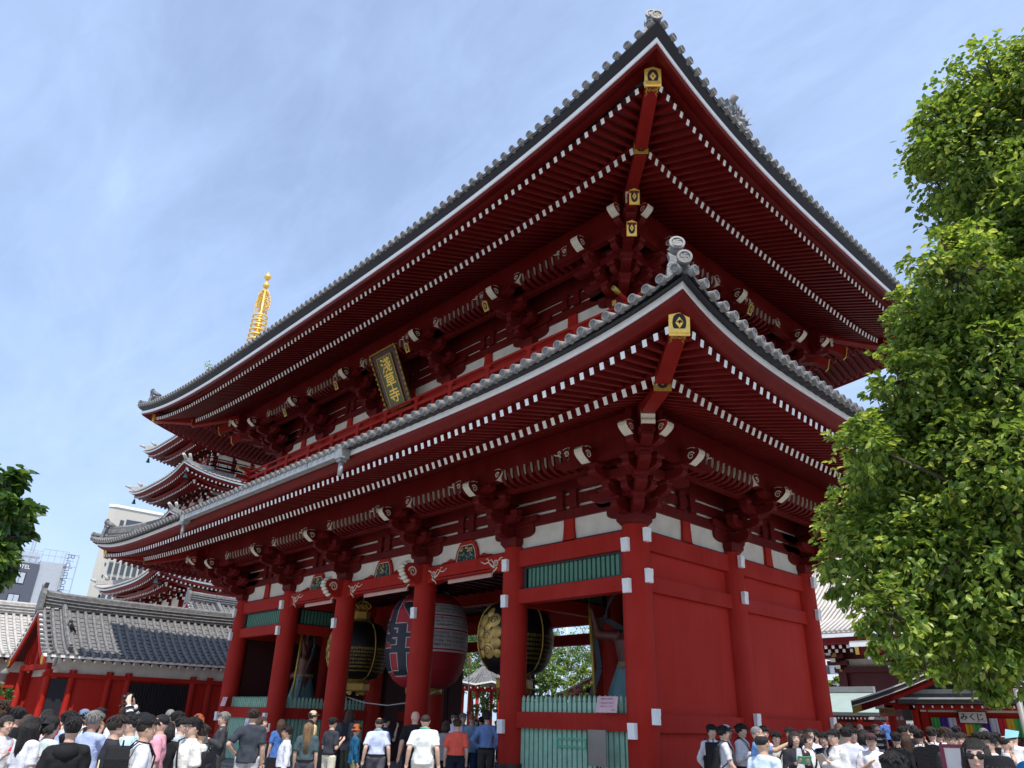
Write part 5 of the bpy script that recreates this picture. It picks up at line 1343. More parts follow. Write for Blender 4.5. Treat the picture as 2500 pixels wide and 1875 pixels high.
# ---------------------------------------------------------------- background buildings
def onp(x,y,ax,v):
    r=fw*1801.43+rt2*(x-1250)-up2*(y-937.5); t=(v-CAMP[ax])/r[ax]; return CAMP+r*t
def gable_roof(parent,fn,l0,l1,w,ze,zr,sp=.3,R=.075,tm=TIL,pw=1.25,barge=True,wside=(1,-1),goldend=True,ridge_h=.55,tiles=True,ends=(0,1)):
    zf=lambda c: ze+(zr-ze)*max(0,1-abs(c)/w)**pw
    s=MB();N=10
    for sg in (1,-1):
        for k in range(N):
            c0,c1=sg*w*(1-k/N),sg*w*(1-(k+1)/N)
            s.add([fn(l0,c0,zf(c0)),fn(l1,c0,zf(c0)),fn(l1,c1,zf(c1)),fn(l0,c1,zf(c1))],[(0,1,2,3)],0,True)
            s.add([fn(l0,c0,zf(c0)-.12),fn(l1,c0,zf(c0)-.12),fn(l1,c1,zf(c1)-.12),fn(l0,c1,zf(c1)-.12)],[(0,1,2,3)],1,True)
            # pan tile courses: shallow steps across the slope
        if tiles:
            for j in range(int(w/.26)):
                c=sg*w*(1-(j+.5)*.26/w)
                if abs(c)<.2: continue
                s.add([fn(l0,c,zf(c)+.028),fn(l1,c,zf(c)+.028),fn(l1,c-sg*.2,zf(c-sg*.2)+.004),fn(l0,c-sg*.2,zf(c-sg*.2)+.004)],[(0,1,2,3)],0)
                s.add([fn(l0,c,zf(c)+.028),fn(l1,c,zf(c)+.028),fn(l1,c,zf(c)-.0),fn(l0,c,zf(c)-.0)],[(0,1,2,3)],2)
    ro=s.build('roof',[tm,DRED,DRK],parent)
    if tiles:
        t=MB(); n=int((l1-l0)/sp)
        for i in range(n+1):
            l=lerp(l0+.08,l1-.08,i/n)
            for sg in wside:
                t.tube([Vector(fn(l,sg*w*(1-k/8)+(sg*.05 if k==0 else 0),zf(sg*w*(1-k/8))+.05)) for k in range(9)],R,8)
                t.ball(fn(l,sg*(w+.05),ze+.05),R*1.15,1,8)
        t.build('tile_row',[tm,TIE if tm is TIL else tm],ro)
    r=MB(); pts=[(l,zr+ridge_h/2+.10*(abs(2*(l-l0)/(l1-l0)-1))**4) for l in [lerp(l0,l1,k/12) for k in range(13)]]
    for (a,za),(b,zb) in zip(pts,pts[1:]):
        r.bar(fn(a,0,za),fn(b,0,zb),.34,ridge_h,0)
    r.tube([fn(a,0,z+ridge_h/2) for a,z in pts],.11,8)
    for k in range(3): 
        for c in (-.19,.19): r.tube([fn(a,c,z-ridge_h/2+.12+.15*k) for a,z in pts],.03,5)
    for e,sg in ((l0,-1),(l1,1)):
        r.prism([(-.34,-.1),(.34,-.1),(.30,.55),(.18,.8),(.3,1.0),(0,.85),(-.3,1.0),(-.18,.8),(-.30,.55)],lambda a,b:fn(e+sg*.02,a,zr+b*ridge_h/.55),lambda a,b:fn(e+sg*.2,a,zr+b*ridge_h/.55),0)
    r.build('ridge',[tm],ro)
    for sg in (1,-1): 
        f=MB(); f.bar(fn(l0,sg*(w-.02),ze-.06),fn(l1,sg*(w-.02),ze-.06),.06,.10,0)
        f.build('white_fascia',[WHT],ro)
    if barge:
        for e,sg in ((l0,-1),(l1,1)):
            b=MB()
            for side in (1,-1):
                P=[(side*w*(1-k/8),zf(side*w*(1-k/8))) for k in range(9)]
                for k in range(8):
                    (c0,z0),(c1,z1)=P[k],P[k+1]; e2=e+sg*.05
                    b.hexa([fn(e2-.05,c0,z0-.42),fn(e2-.05,c1,z1-.42),fn(e2+.05,c1,z1-.42),fn(e2+.05,c0,z0-.42),fn(e2-.05,c0,z0-.10),fn(e2-.05,c1,z1-.10),fn(e2+.05,c1,z1-.10),fn(e2+.05,c0,z0-.10)],0)
                    b.hexa([fn(e2-.06,c0,z0-.10),fn(e2-.06,c1,z1-.10),fn(e2+.07,c1,z1-.10),fn(e2+.07,c0,z0-.10),fn(e2-.06,c0,z0-.0),fn(e2-.06,c1,z1-.0),fn(e2+.07,c1,z1-.0),fn(e2+.07,c0,z0-.0)],1)
                if goldend:
                    (c0,z0),(c1,z1)=P[0],(side*w*.92,zf(side*w*.92)); e3=e+sg*.11
                    b.hexa([fn(e3-.02,c0+side*.02,z0-.44),fn(e3-.02,c1,z1-.42),fn(e3+.02,c1,z1-.42),fn(e3+.02,c0+side*.02,z0-.44),fn(e3-.02,c0+side*.02,z0-.08),fn(e3-.02,c1,z1-.10),fn(e3+.02,c1,z1-.10),fn(e3+.02,c0+side*.02,z0-.08)],2)
                for k in range(5): # cross tiles on the verge
                    c=side*w*(1-(k+.5)/5)
                if tiles:
                    for k in range(int(w/.3)):
                        c=side*w*(1-(k+.4)*.3/w); b.tube([fn(e-sg*.3,c,zf(c)+.07),fn(e+sg*.16,c,zf(c)+.07)],.075,8,3)
            b.build('bargeboard',[RED,WHT,GLD2,tm],ro)
    return ro,zf
def rafts(parent,fn,l0,l1,c0,c1,z0,z1,sp,w=.08,h=.10):
    m=MB(); n=int((l1-l0)/sp)
    for i in range(n+1):
        l=lerp(l0,l1,i/n); m.bar(fn(l,c0,z0),fn(l,c1,z1),w,h,0,me=1)
    m.build('rafter_row',[REDE,WHT],parent)
def bpart(parent,name,boxes,mt,fr=None):
    m=MB()
    for b in boxes: m.box(*b,0,fr)
    return m.build(name,[mt] if not isinstance(mt,list) else mt,parent)
# small hall west of the gate (ridge runs north)
b=empty('side_hall',(0,0,0),0,'low red hall with grey tiled roof and black slatted grille left of the gate','hall')
f=lambda l,c,z:(-31+c,l,z)
ro,zf=gable_roof(b,f,-5.45,5.2,3.15,3.86,6.05,.36,.085,ridge_h=.62)
m=MB()
for k in range(7):
    c=3.0*(1-k/7.5); c2=3.0*(1-(k+1)/7.5); m.bar(f(-4.55,c,zf(c)+.2),f(-4.55,c2,zf(c2)+.2),.22,.26,0)
    m.tube([f(-4.55,c,zf(c)+.36),f(-4.55,c2,zf(c2)+.36)],.09,6)
m.build('descending_ridge',[TIL],ro)
m=MB(); c=f(-4.45,1.55,zf(1.55)+.35); m.ball(c,.16,0,10,(.8,.9,1.6)); m.ball(Vector(c)+Vector((0,0,.27)),.09,0,8); m.tube([Vector(c)+Vector((0,.0,.2)),Vector(c)+Vector((-.1,.35,-.2))],[.1,.03],6)
m.build('roof_ornament',[BLK],None,'dark ornament end cap on the grey tiles of the low red hall','endcap').name='endcap'  # black ornament end cap of the roof, modelled with head and tail
rafts(b,f,-5.1,5.0,2.0,3.0,3.98,3.66,.42); 
bpart(b,'wall',[(-33.3,-28.72,-4.6,5.2,0,3.05)],REDW)
bpart(b,'plaster_panel',[(-33.28,-28.70,-4.6,5.2,3.06,3.9)],PLA)
for y in (-5.0,-4.02,-2.45,-1.62,1.45,2.3): 
    m=MB(); m.lathe([(.15,0),(.15,3.3)],(-28.66,y,0),n=14); m.build('post',[RED],b)
m=MB(); m.lathe([(.15,0),(.15,3.3)],(-33.3,-5.0,0),n=14); m.build('post',[RED],b)
bpart(b,'beam',[(-28.80,-28.52,-5.2,5.2,2.98,3.16)],RED); bpart(b,'beam',[(-33.4,-28.6,-5.15,-4.95,3.3,3.55)],RED)
bpart(b,'beam',[(-31.2,-30.8,-5.1,-4.9,3.55,5.3)],RED)
for i in range(4): bpart(b,'beam',[(-33.2+i*.35,-33.05+i*.35,-5.1,-4.5,3.6,4.4+i*.25)],RED)
bpart(b,'gable_panel',[(-32.6,-29.4,-4.7,-4.62,3.5,4.6)],PLA)
bpart(b,'door',[(-28.70,-28.62,-4.85,-4.15,.05,2.92)],DRK)
bpart(b,'grille',[(-28.70,-28.64,-1.45,1.30,.4,2.9)]+[(-28.64,-28.58,-1.4+k*.135,-1.33+k*.135,.4,2.9) for k in range(20)],mat('black_slat',(.012,.011,.013),.5))
bpart(b,'doorstep',[(-34,-28,-5.2,5.3,-.05,.12)],STONE)
# hall further left
b=empty('corner_hall',(0,0,0),0,'grey tiled hall at the far left edge behind the leaves and hedge','hall')
f=lambda l,c,z:(-38.6+c,l,z)
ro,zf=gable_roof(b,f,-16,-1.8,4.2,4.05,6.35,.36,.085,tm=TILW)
rafts(b,f,-15.8,-2.,3.0,4.0,4.1,3.78,.3)
bpart(b,'wall',[(-41.8,-35.4,-15,-2.5,0,3.3)],REDW); bpart(b,'plaster_panel',[(-41.7,-35.38,-15,-2.5,3.31,3.95)],PLA)
for k in range(8): bpart(b,'post',[(-35.45,-35.25,-14.5+k*1.7,-14.3+k*1.7,0,3.9)],RED)
bpart(b,'door',[(-35.37,-35.3,-6.6,-5.4,0,2.2)],DRK)
# roof glimpsed behind, right of the low hall
b=empty('rear_hall',(0,0,0),0,'grey tiled roof glimpsed between the low red hall and the gate pillar','hall')
f=lambda l,c,z:(-45+c,l,z)
ro,zf=gable_roof(b,f,6.6,22,4.6,6.3,8.9,.4,.09)
bpart(b,'wall',[(-48,-42,7.6,21,0,6.3)],REDW)
m=MB()
for l in (8.6,):
    for k in range(7): c=4.4*(1-k/7.5);c2=4.4*(1-(k+1)/7.5); m.bar(f(l,c,zf(c)+.22),f(l,c2,zf(c2)+.22),.25,.3,0)
m.build('descending_ridge',[TIL],ro)
# brown wall and small red gateposts at left
m=MB(); m.box(-30,-29.8,-13,-5.9,0,1.95); m.box(-30.05,-29.75,-13,-5.9,1.95,2.0); m.build('boundary_wall',[mat('brown_wall',(.10,.075,.055),.8)],None,'plain brown boundary wall at the left behind the crowd','wall')
m=MB(); m.box(-31.5,-31.1,-6.4,-5.9,0,2.5); m.box(-31.6,-31.0,-6.6,-5.7,2.5,2.62); m.build('red_post_box',[RED],None,'small red box post between the brown wall and the red hall','post')
m=MB(); m.lathe([(.12,0),(.14,.1),(.06,.16),(.15,.2),(.15,.45),(.22,.5),(.02,.7)],(-31.3,-6.15,2.62),n=8); m.build('stone_lantern',[STONE],None,'tiny pale lantern on top of the small red box post','lantern')
# ---------------------------------------------------------------- pagoda
PC=(-70.6,18.)
pg=empty('pagoda',(PC[0],PC[1],0),0,'five storey red pagoda with a tall golden spire behind the left end of the gate','pagoda')
PG_SH=mat('verdigris_bell',(.02,.10,.09),.5)
def p_roof(s,zt,bw,zb,top=False):
    # s half width at the tips, zt tip height, bw body half width at its top
    root=MB(); up=.95; zm=zt-up
    def e(t,inset=0): return zm+up*abs(t)**3.2
    N=24; inn=bw*.9 if not top else .25; zin=zt+ (1.3 if not top else 4.3)
    tiles=MB();wf=MB();red=MB();red2=MB();raf=MB();sof=MB()
    for q in range(4):
        a=q*pi/2; ca,sa=round(cos(a)),round(sin(a))
        F=lambda x,o,z:(x*ca-o*sa*-1*-1 if 0 else x*ca+o*sa, x*sa-o*ca, z)
        V=[];K=6
        for i in range(N+1):
            t=2*i/N-1
            for k in range(K+1):
                u=k/K; w=lerp(s,inn,u); z=lerp(e(t),zin,u)-1.1*u*(1-u)*(1.6 if top else 1)*1.2
                V.append(F(t*w,w,z))
        root.add(V,[(i*(K+1)+k,i*(K+1)+k+1,(i+1)*(K+1)+k+1,(i+1)*(K+1)+k) for i in range(N) for k in range(K)],0,True)
        nt_=34
        for i in range(nt_+1):
            t=2*i/nt_-1; w0=s+.06; umax=1-abs(t)*0.0
            pts=[]
            for k in range(5):
                u=k/4*.8; w=lerp(w0,inn,u); x=t*s
                if abs(x)>w: break
                tt=x/w; pts.append(F(x,w,lerp(e(t),zin,u)-1.1*u*(1-u)*1.2+.07))
            if len(pts)>1: tiles.tube(pts,.085,5)
        for i in range(N):
            t0,t1=2*i/N-1,2*(i+1)/N-1
            for mb,o0,z0,o1,z1 in ((wf,.12,-.05,.12,-.22),(red,.2,-.22,.55,-.42),(red2,1.5,-.62,1.85,-.78)):
                mb.add([F(t0*(s-o0),s-o0,e(t0)+z0),F(t1*(s-o0),s-o0,e(t1)+z0),F(t1*(s-o1),s-o1,e(t1)+z1),F(t0*(s-o1),s-o1,e(t0)+z1)],[(0,1,2,3)])
            sof.add([F(t0*(s-.4),s-.4,e(t0)-.30),F(t1*(s-.4),s-.4,e(t1)-.30),F(t1*bw,bw,zb),F(t0*bw,bw,zb)],[(0,1,2,3)])
        nr=int(2*s/.42)
        for i in range(nr+1):
            t=2*i/nr-1
            for o,dz in ((.62,-.48),(1.9,-.86)):
                if abs(t)*s>s-o-.1: continue
                x=t*s; A=F(x,s-o,e(t)+dz); B=F(x,s-o-1.3,lerp(e(t),zm,.5)+dz+.25); raf.bar(B,A,.16,.17,0,me=1)
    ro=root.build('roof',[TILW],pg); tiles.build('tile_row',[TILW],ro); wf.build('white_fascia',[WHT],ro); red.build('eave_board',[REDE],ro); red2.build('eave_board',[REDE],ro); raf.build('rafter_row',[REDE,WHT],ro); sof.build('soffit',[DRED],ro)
    for cx,cy in ((1,-1),(-1,-1),(1,1),(-1,1)):
        hr=MB();hf=MB()
        pts=[Vector((cx*lerp(s-.3,inn,k/6),cy*lerp(s-.3,inn,k/6),lerp(zt,zin,k/6)-1.1*(k/6)*(1-k/6)*1.2+.2)) for k in range(7)]
        for a,b_ in zip(pts,pts[1:]): hr.bar(a,b_,.3,.42,0)
        hr.tube([pts[0]+Vector((0,0,.1)),pts[0]+Vector((cx*.5,cy*.5,.35))],[.17,.14],8)
        hr.tube([pts[1]+Vector((0,0,.3)),pts[1]+Vector((cx*.35,cy*.35,.75))],[.17,.14],8)
        a=Vector((cx*(s-.75),cy*(s-.75),zt-.55)); b_=Vector((cx*bw,cy*bw,zb+.1)); hf.bar(b_,a,.3,.34,0,me=1)
        a2=Vector((cx*(s-2.2),cy*(s-2.2),zt-1.25)); hf.bar(b_-Vector((0,0,.4)),a2,.3,.34,0,me=1)
        bl=MB(); bl.lathe([(.02,0),(.10,-.05),(.14,-.3),(.22,-.5),(.2,-.52)],(a.x,a.y,a.z-.45),n=10); bl.tube([(a.x,a.y,a.z-.2),(a.x,a.y,a.z-.5)],.02,4); bl.build('wind_bell',[PG_SH],ro)
        hr.build('hip_ridge',[TILW],ro); hf.build('hip_rafter',[RED,WHT],ro)
def p_body(bw,z0,z1):
    m=MB(); m.box(-bw,bw,-bw,bw,z0,z1); m.build('wall',[PLA],pg)
    m=MB()
    for q in range(4):
        a=q*pi/2; ca,sa=round(cos(a)),round(sin(a)); F=lambda x,o,z:(x*ca+o*sa,x*sa-o*ca,z)
        for i in range(4):
            x=lerp(-bw,bw,i/3); m.hexa([F(x+dx,bw+do,z) for z in (z0,z1) for dx,do in ((-.22,-.05),(.22,-.05),(.22,.12),(-.22,.12))],0)
        for z in (z0+.2,(z0*2+z1)/3+.1,z1-.9,z1-.35): m.hexa([F(dx,bw+do,z+dz) for dz in (0,.22) for dx,do in ((-bw-.1,-.05),(bw+.1,-.05),(bw+.1,.10),(-bw-.1,.10))],0)
        # stepped brackets with white tips
        for i in range(4):
            x=lerp(-bw,bw,i/3)
            for k in range(3):
                o=.5+k*.75; z=z1-1.15+k*.45
                m.bar(F(x,bw-.1,z),F(x,bw+o,z),.24,.26,0,me=1); m.bar(F(x-.7,bw+o-.15,z+.24),F(x+.7,bw+o-.15,z+.24),.22,.24,0,me=1); m.bar(F(x,bw+o-.15,z+.24),F(x-.72,bw+o-.15,z+.24),.22,.24,0,me=1)
        m.hexa([F(dx,bw+do,z) for z in (z1+.2,z1+.42) for dx,do in ((-bw-2,1.8),(bw+2,1.8),(bw+2,2.05),(-bw-2,2.05))],0)
    m.build('bracket_frame',[REDB,WHT],pg)
def p_balc(bw,z):
    m=MB(); w=bw+.95
    for q in range(4):
        a=q*pi/2; ca,sa=round(cos(a)),round(sin(a)); F=lambda x,o,z_:(x*ca+o*sa,x*sa-o*ca,z_)
        for zz,h in ((z,.18),(z+.45,.08),(z+.85,.10)): m.bar(F(-w-.3,w,zz),F(w+.3,w,zz),.1,h,0,me=1); m.bar(F(0,w,zz),F(-w-.3,w,zz),.1,h,0,me=1)
        for i in range(9): x=lerp(-w,w,i/8); m.bar(F(x,w,z),F(x,w,z+.9),.09,.09,0,up=(0,1,0))
    m.build('balustrade',[RED,WHT],pg)
T=[(9.0,13.9,4.1),(8.6,19.2,3.8),(8.1,24.4,3.5),(7.75,29.3,3.2),(7.4,34.3,2.9)]
prev=5.0
bpart(pg,'base',[(-8,8,-8,8,0,5)],WHT)
for i,(s,zt,bw) in enumerate(T):
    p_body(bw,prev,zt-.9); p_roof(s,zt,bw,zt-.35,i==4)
    if i<4: p_balc(T[i+1][2],zt+1.35)
    prev=zt+1.0
g=MB(); g.box(-1.1,1.1,-1.1,1.1,38.2,39.4); g.lathe([(1.2,39.4),(1.3,39.6),(.6,40.3),(.3,40.5)],n=20)
g.tube([(0,0,40),(0,0,53.0)],[.16,.16],8)
for k in range(9):
    z=41.7+k*.68; r_=1.16-.028*k
    V=[];n=28
    for j in range(n):
        t=2*pi*j/n
        for rr_,dz in ((r_,-.10),(r_,.10),(r_-.14,.10),(r_-.14,-.10)): V.append((rr_*cos(t),rr_*sin(t),z+dz))
    g.add(V,[(j*4+a,j*4+(a+1)%4,((j+1)%n)*4+(a+1)%4,((j+1)%n)*4+a) for j in range(n) for a in range(4)],0,True)
    g.lathe([(.25,-.2),(.34,-.1),(.34,.1),(.25,.2)],(0,0,z),n=12)
    for j in range(4): t=j*pi/2; g.tube([(.3*cos(t),.3*sin(t),z),((r_-.1)*cos(t),(r_-.1)*sin(t),z)],.035,4)
go=g.build('golden_spire',[GOLD],pg)
g=MB(); rd=random.Random(5)
for q in range(4):
    a=q*pi/2+.5
    for k in range(130):
        u=rd.random(); v=rd.random(); z=47.9+3.0*v; wmax=1.15*sin(pi*min(1,.25+v*.72))**.6
        x0=.15+u*(wmax-.15); x1=x0+rd.uniform(.1,.3)*(1 if x0<wmax-.2 else .3); dz=rd.uniform(.15,.35)
        g.tube([(x0*cos(a),x0*sin(a),z),((x0+x1)/2*cos(a),(x0+x1)/2*sin(a),z+dz*.8),(min(x1,wmax)*cos(a),min(x1,wmax)*sin(a),z+dz)],[.035,.03,.015],4)
    for k in range(16):
        v=k/15; v2=(k+1)/15
        if v2>1: break
        w=lambda v_:1.15*sin(pi*min(1,.25+v_*.72))**.6
        g.tube([(w(v)*cos(a),w(v)*sin(a),47.9+3*v),(w(v2)*cos(a),w(v2)*sin(a),47.9+3*v2)],.035,4)
g.build('flame_openwork',[GOLD],go)
g=MB(); g.ball((0,0,51.8),.42,0,16); g.ball((0,0,53.1),.45,0,16); g.tube([(0,0,53.4),(0,0,53.9)],[.12,.01],8); g.build('jewel_ball',[GOLD],go)
# ---------------------------------------------------------------- city buildings far left
GL=mat('window_glass',(.05,.06,.07),.15,spec=.8,var=0)
HT=empty('hotel_tower',(0,0,0),0,'dark grey hotel block with a pale side strip and vertical sign, far left','hotel')
DG=mat('dark_grey_cladding',(.085,.092,.12),.6,var=.05); LG=mat('light_grey_cladding',(.40,.43,.47),.6,var=.05)
bpart(HT,'wall',[(-165,-136.5,-30,14.9,0,23.75)],DG); bpart(HT,'side_wall',[(-160,-136.8,14.9,19.0,0,24.3)],LG)
CG=mat('cream_facade',(.50,.48,.42),.7,var=.04)
def win(parent,x,y,z,w,h):
    m=MB(); m.box(x,x+.06,y-w/2-.12,y+w/2+.12,z-h/2-.12,z+h/2+.12); o=m.build('window',[BLK],parent)
    m=MB(); m.box(x+.061,x+.09,y-w/2,y-.04,z-h/2,z+h/2); m.box(x+.061,x+.09,y+.04,y+w/2,z-h/2,z+h/2); m.build('pane',[mat('pale_pane',(.45,.5,.55),.2,var=0)],o)
for z in (21.2,17.6,14.0,10.4):
    for y in (12.4,7.0,2.,-3.): win(HT,-136.5,y,z,1.5,1.7)
m=MB()
for y0,y1,x_,zz in ((5,14.8,-136.6,23.76),(14.9,18.9,-136.9,24.3)):
    for z in (zz+.0,zz+1.1,zz+2.1): m.box(x_-.05,x_+.05,y0,y1,z,z+.09)
    k=y0
    while k<=y1: m.box(x_-.04,x_+.04,k-.04,k+.04,zz,zz+2.1); k+=1.0
m.build('roof_railing',[LG],HT)
m=MB(); m.box(-137.2,-137.1,5.,14.7,23.8,25.7); m.build('roof_screen',[mat('pale_screen',(.55,.6,.66),.5,trans=.35,var=0)],HT)
m=MB(); m.box(-138.2,-138.0,13.6,13.8,24,28); m.box(-138.2,-138.0,13.2,13.4,26,28); m.build('antenna',[LG],HT)
m=MB(); m.box(-136.79,-136.6,18.3,18.45,10,26.2); m.box(-136.79,-136.6,20.4,20.55,10,26.2)
for z in range(10,27,2): m.box(-136.78,-136.62,18.45,20.4,z,z+.1)
m.build('sign_frame',[LG],HT)
m=MB(); text(m,'Richmond',1.75,lambda x,y:(-136.55,18.9+y*1.0+.35,22.6-x)); m.build('sign_lettering',[mat('sign_dark',(.16,.18,.22),.5,var=0)],HT)
m=MB(); text(m,'Richmond HOTEL',.9,lambda x,y:(-136.45,10.4+x*.95,23.05+y)); m.build('sign_lettering',[WHT],HT)
TW=empty('white_tower',(0,0,0),0,'tall cream hotel tower with vertical window strips behind the pagoda','tower block')
m=MB(); m.prism([(-143.9,26.3),(-143.9,52),(-170,60),(-170,33.),(-144.6,25.3)],lambda a,b:(a,b,0),lambda a,b:(a,b,37.3)); m.build('wall',[CG],TW)
m=MB(); m.prism([(-143.7,26.2),(-143.7,52.2),(-170,60),(-170,33.),(-144.5,25.2)],lambda a,b:(a,b,37.3),lambda a,b:(a,b,37.8)); m.build('roof_edge',[WHT],TW)
for y0,y1,z0,z1 in ((27.6,28.3,32.6,35.0),(28.7,31.6,32.8,35.3),(32.2,35.0,33.0,35.3)):
    bpart(TW,'window',[(-143.9,-143.8,y0,y1,z0,z1)],GL)
for k in range(9):
    y=27.5+k*1.1
    o=bpart(TW,'window_strip',[(-143.9,-143.75,y,y+.68,z,z+2.2) for z in (24.9,22.2,19.5,16.8,14.1,11.4)],GL)
    bpart(TW,'window_band',[(-143.74,-143.7,y,y+.68,z-.25,z) for z in (27.1,24.5,21.8,19.1,16.4)],mat('grey_spandrel',(.25,.24,.22),.6))
for k in range(7): bpart(TW,'small_window',[(-143.9,-143.8,26.75,27.0,13+2.2*k,13.5+2.2*k)],GL)
m=MB(); m.tube([(-143.7,44+1.0*cos(t),36.+.6*sin(t)) for t in [2*pi*j/20 for j in range(21)]],.07,5); m.box(-143.75,-143.65,43.2,44.8,35.95,36.05); m.box(-143.75,-143.65,43.95,44.05,35.5,36.5)
o=m.build('emblem',[mat('emblem_grey',(.3,.3,.28),.5)],TW); o.location=(0,-7.6,.1)
# ---------------------------------------------------------------- main hall to the north (right background)
MH=empty('main_hall',(0,0,0),0,'large dark red main hall with a broad pale tiled roof, right background behind the leaves','hall')
YE,YW=49.5,54.5
eL=onp(1992,1552,1,YE); ze=eL.z; wl=onp(2060,1640,1,YW)
m=MB();N=10;rise=12.
zfh=lambda v: ze+.15+rise*(.45*v+.55*v*v)
for k in range(N):
    v0,v1=k/N,(k+1)/N
    m.add([(-30+6*v0,YE+16*v0,zfh(v0)),(34-6*v0,YE+16*v0,zfh(v0)),(34-6*v1,YE+16*v1,zfh(v1)),(-30+6*v1,YE+16*v1,zfh(v1))],[(0,1,2,3)],0,True)
    m.add([(-30+6*v0,YE+16*v0,zfh(v0)),(-30+6*v0,YE+36-4*v0,zfh(v0)),(-30+6*v1,YE+36-4*v1,zfh(v1)),(-30+6*v1,YE+16*v1,zfh(v1))],[(0,1,2,3)],0,True)
for i in range(150):
    x=-29.8+i*.42; m.tube([(x,YE-.05+16*v,zfh(v)+.09) for v in (0,.2,.4,.6,.8,1.) if x>-30+6*v],.13,6,0)
ro=m.build('roof',[mat('main_hall_tile',(.50,.46,.42),.55,var=.1)],MH)  # even pale tile colour, lighter than the other roofs
bpart(ro,'white_fascia',[(-30,34,YE-.06,YE+.05,ze-.22,ze+.06)],WHT); bpart(ro,'eave_board',[(-29.9,33.9,YE+.05,YE+.6,ze-.75,ze-.22)],REDE)
bpart(ro,'soffit',[(-29.5,33.5,YE+.5,YW+1,ze-.55,ze-.45)],DRED)
rafts(ro,lambda l,c,z:(l,c,z),-29,33,YW,YE+.45,ze-.6,ze-.92,.62,.24,.26); rafts(ro,lambda l,c,z:(l,c,z),-28,33,YW,YE+1.5,ze-.85,ze-1.15,.62,.24,.26)
x0=wl.x; zb=wl.z
bpart(MH,'wall',[(x0,34,YW,YW+25,0,zb)],DRED)
pz=onp(2060,1662,1,YW).z
bpart(MH,'plaster_panel',[(x0+.3,34,YW-.02,YW+1,zb+.35,ze-.9)],PLA)
bpart(MH,'beam',[(x0-.6,34,YW-.45,YW-.1,zb-.1,zb+.35)],DRED); bpart(MH,'beam',[(x0-.3,34,YW-.3,YW-.1,zb+1.0,zb+1.45)],DRED)
for k in range(9):
    bpart(MH,'post',[(x0-.35+k*4.4,x0+.35+k*4.4,YW-.35,YW+.2,0,ze-.8)],DRED)
    m=MB(); m.ball((x0+k*4.4,YW-.48,zb+.12),.17,0,8); m.build('gold_boss',[GLD2],MH)
    if k: bpart(MH,'strut',[(x0-2.35+k*4.4,x0-2.05+k*4.4,YW-.12,YW,zb+1.45,ze-.9)],DRED)
    m=MB()
    for j in range(3): m.bar((x0+k*4.4,YW,ze-2.2+j*.5),(x0+k*4.4,YW-1.0-.8*j,ze-2.2+j*.5),.4,.36,0,me=1); m.bar((x0+k*4.4-.9,YW-.9-.8*j,ze-1.9+j*.5),(x0+k*4.4+.9,YW-.9-.8*j,ze-1.9+j*.5),.36,.36,0)
    m.build('bracket',[DRED,WHT],MH)
gp=onp(2035,1593,1,YW-2.2); m=MB(); m.box(gp.x-.2,gp.x+.2,YW-2.25,YW-2.15,gp.z-.35,gp.z+.35); m.build('gold_fitting',[GLD2],MH)
# porch eave of the main hall
p=onp(2075,1578,1,46.0)
bpart(MH,'porch_roof',[(p.x,30,46,50,p.z+.25,p.z+.38)],TILW); bpart(MH,'porch_fascia',[(p.x,30,45.95,46.05,p.z-.05,p.z+.25)],WHT); bpart(MH,'porch_board',[(p.x+.5,30,46.1,46.6,p.z-.6,p.z-.06)],REDE)
rafts(MH,lambda l,c,z:(l,c,z),p.x+1.2,29,49,46.3,p.z-.6,p.z-.8,.62,.26,.3)
m=MB(); q=onp(2093,1588,1,45.9); m.box(q.x-.12,q.x+.12,45.8,45.92,q.z-.3,q.z+.25); m.build('gold_fitting',[GLD2],MH)
# white apartment block beyond
AP=empty('apartment_block',(0,0,0),0,'pale apartment block glimpsed between the gate corner and the main hall','apartment block')
a=onp(1990,1596,1,150);c=onp(2062,1640,1,150)
bpart(AP,'wall',[(a.x-25,c.x+1,150,170,0,a.z)],mat('pale_concrete',(.5,.52,.54),.7))
for k in range(6):
    z=a.z-1.2-k*3.0
    bpart(AP,'balcony',[(a.x-25,c.x+1,148.9,150,z-1.2,z-.1)],WHT)
    for j in range(9): bpart(AP,'window',[(c.x-1.5-j*3.2,c.x+.1-j*3.2,149.9,149.97,z+.1,z+1.6)],GL)
# green roofed shop shed
def sh_pts(): pass
SB=empty('talisman_shop',(0,0,0),0,'low shop with a pale green copper roof behind the students, right of the gate corner','shop')
Ys=26.5; e0=onp(2016,1738,1,Ys); e1=onp(2150,1745,1,Ys); rz_=onp(2040,1690,1,Ys+3.2)
COP=mat('verdigris_copper',(.30,.37,.32),.55,var=.12,scale=2,stretch=(1,8,1))
m=MB(); xa,xb=e0.x-5,e1.x+.2
for k in range(8):
    v0,v1=k/8,(k+1)/8; zf_=lambda v:e0.z+(rz_.z-e0.z)*(v**1.2)
    for xo,nn in ((0,1),):
        m.add([(xa,Ys+3.2*v0,zf_(v0)),(lerp(xb,xb-1.6,v0),Ys+3.2*v0,zf_(v0)),(lerp(xb,xb-1.6,v1),Ys+3.2*v1,zf_(v1)),(xa,Ys+3.2*v1,zf_(v1))],[(0,1,2,3)],0,True)
ro=m.build('roof',[COP],SB); bpart(ro,'roof_edge',[(xa,xb,Ys,Ys+.1,e0.z-.16,e0.z-.0)],mat('dark_copper_edge',(.09,.11,.10),.6)); bpart(ro,'ridge',[(xa,xb-1.6,Ys+3.05,Ys+3.35,rz_.z-.02,rz_.z+.28)],mat('ridge_grey',(.25,.25,.25),.6))
rafts(ro,lambda l,c,z:(l,c,z),xa,xb-.1,Ys+1,Ys+.15,e0.z-.2,e0.z-.28,.19,.07,.08)
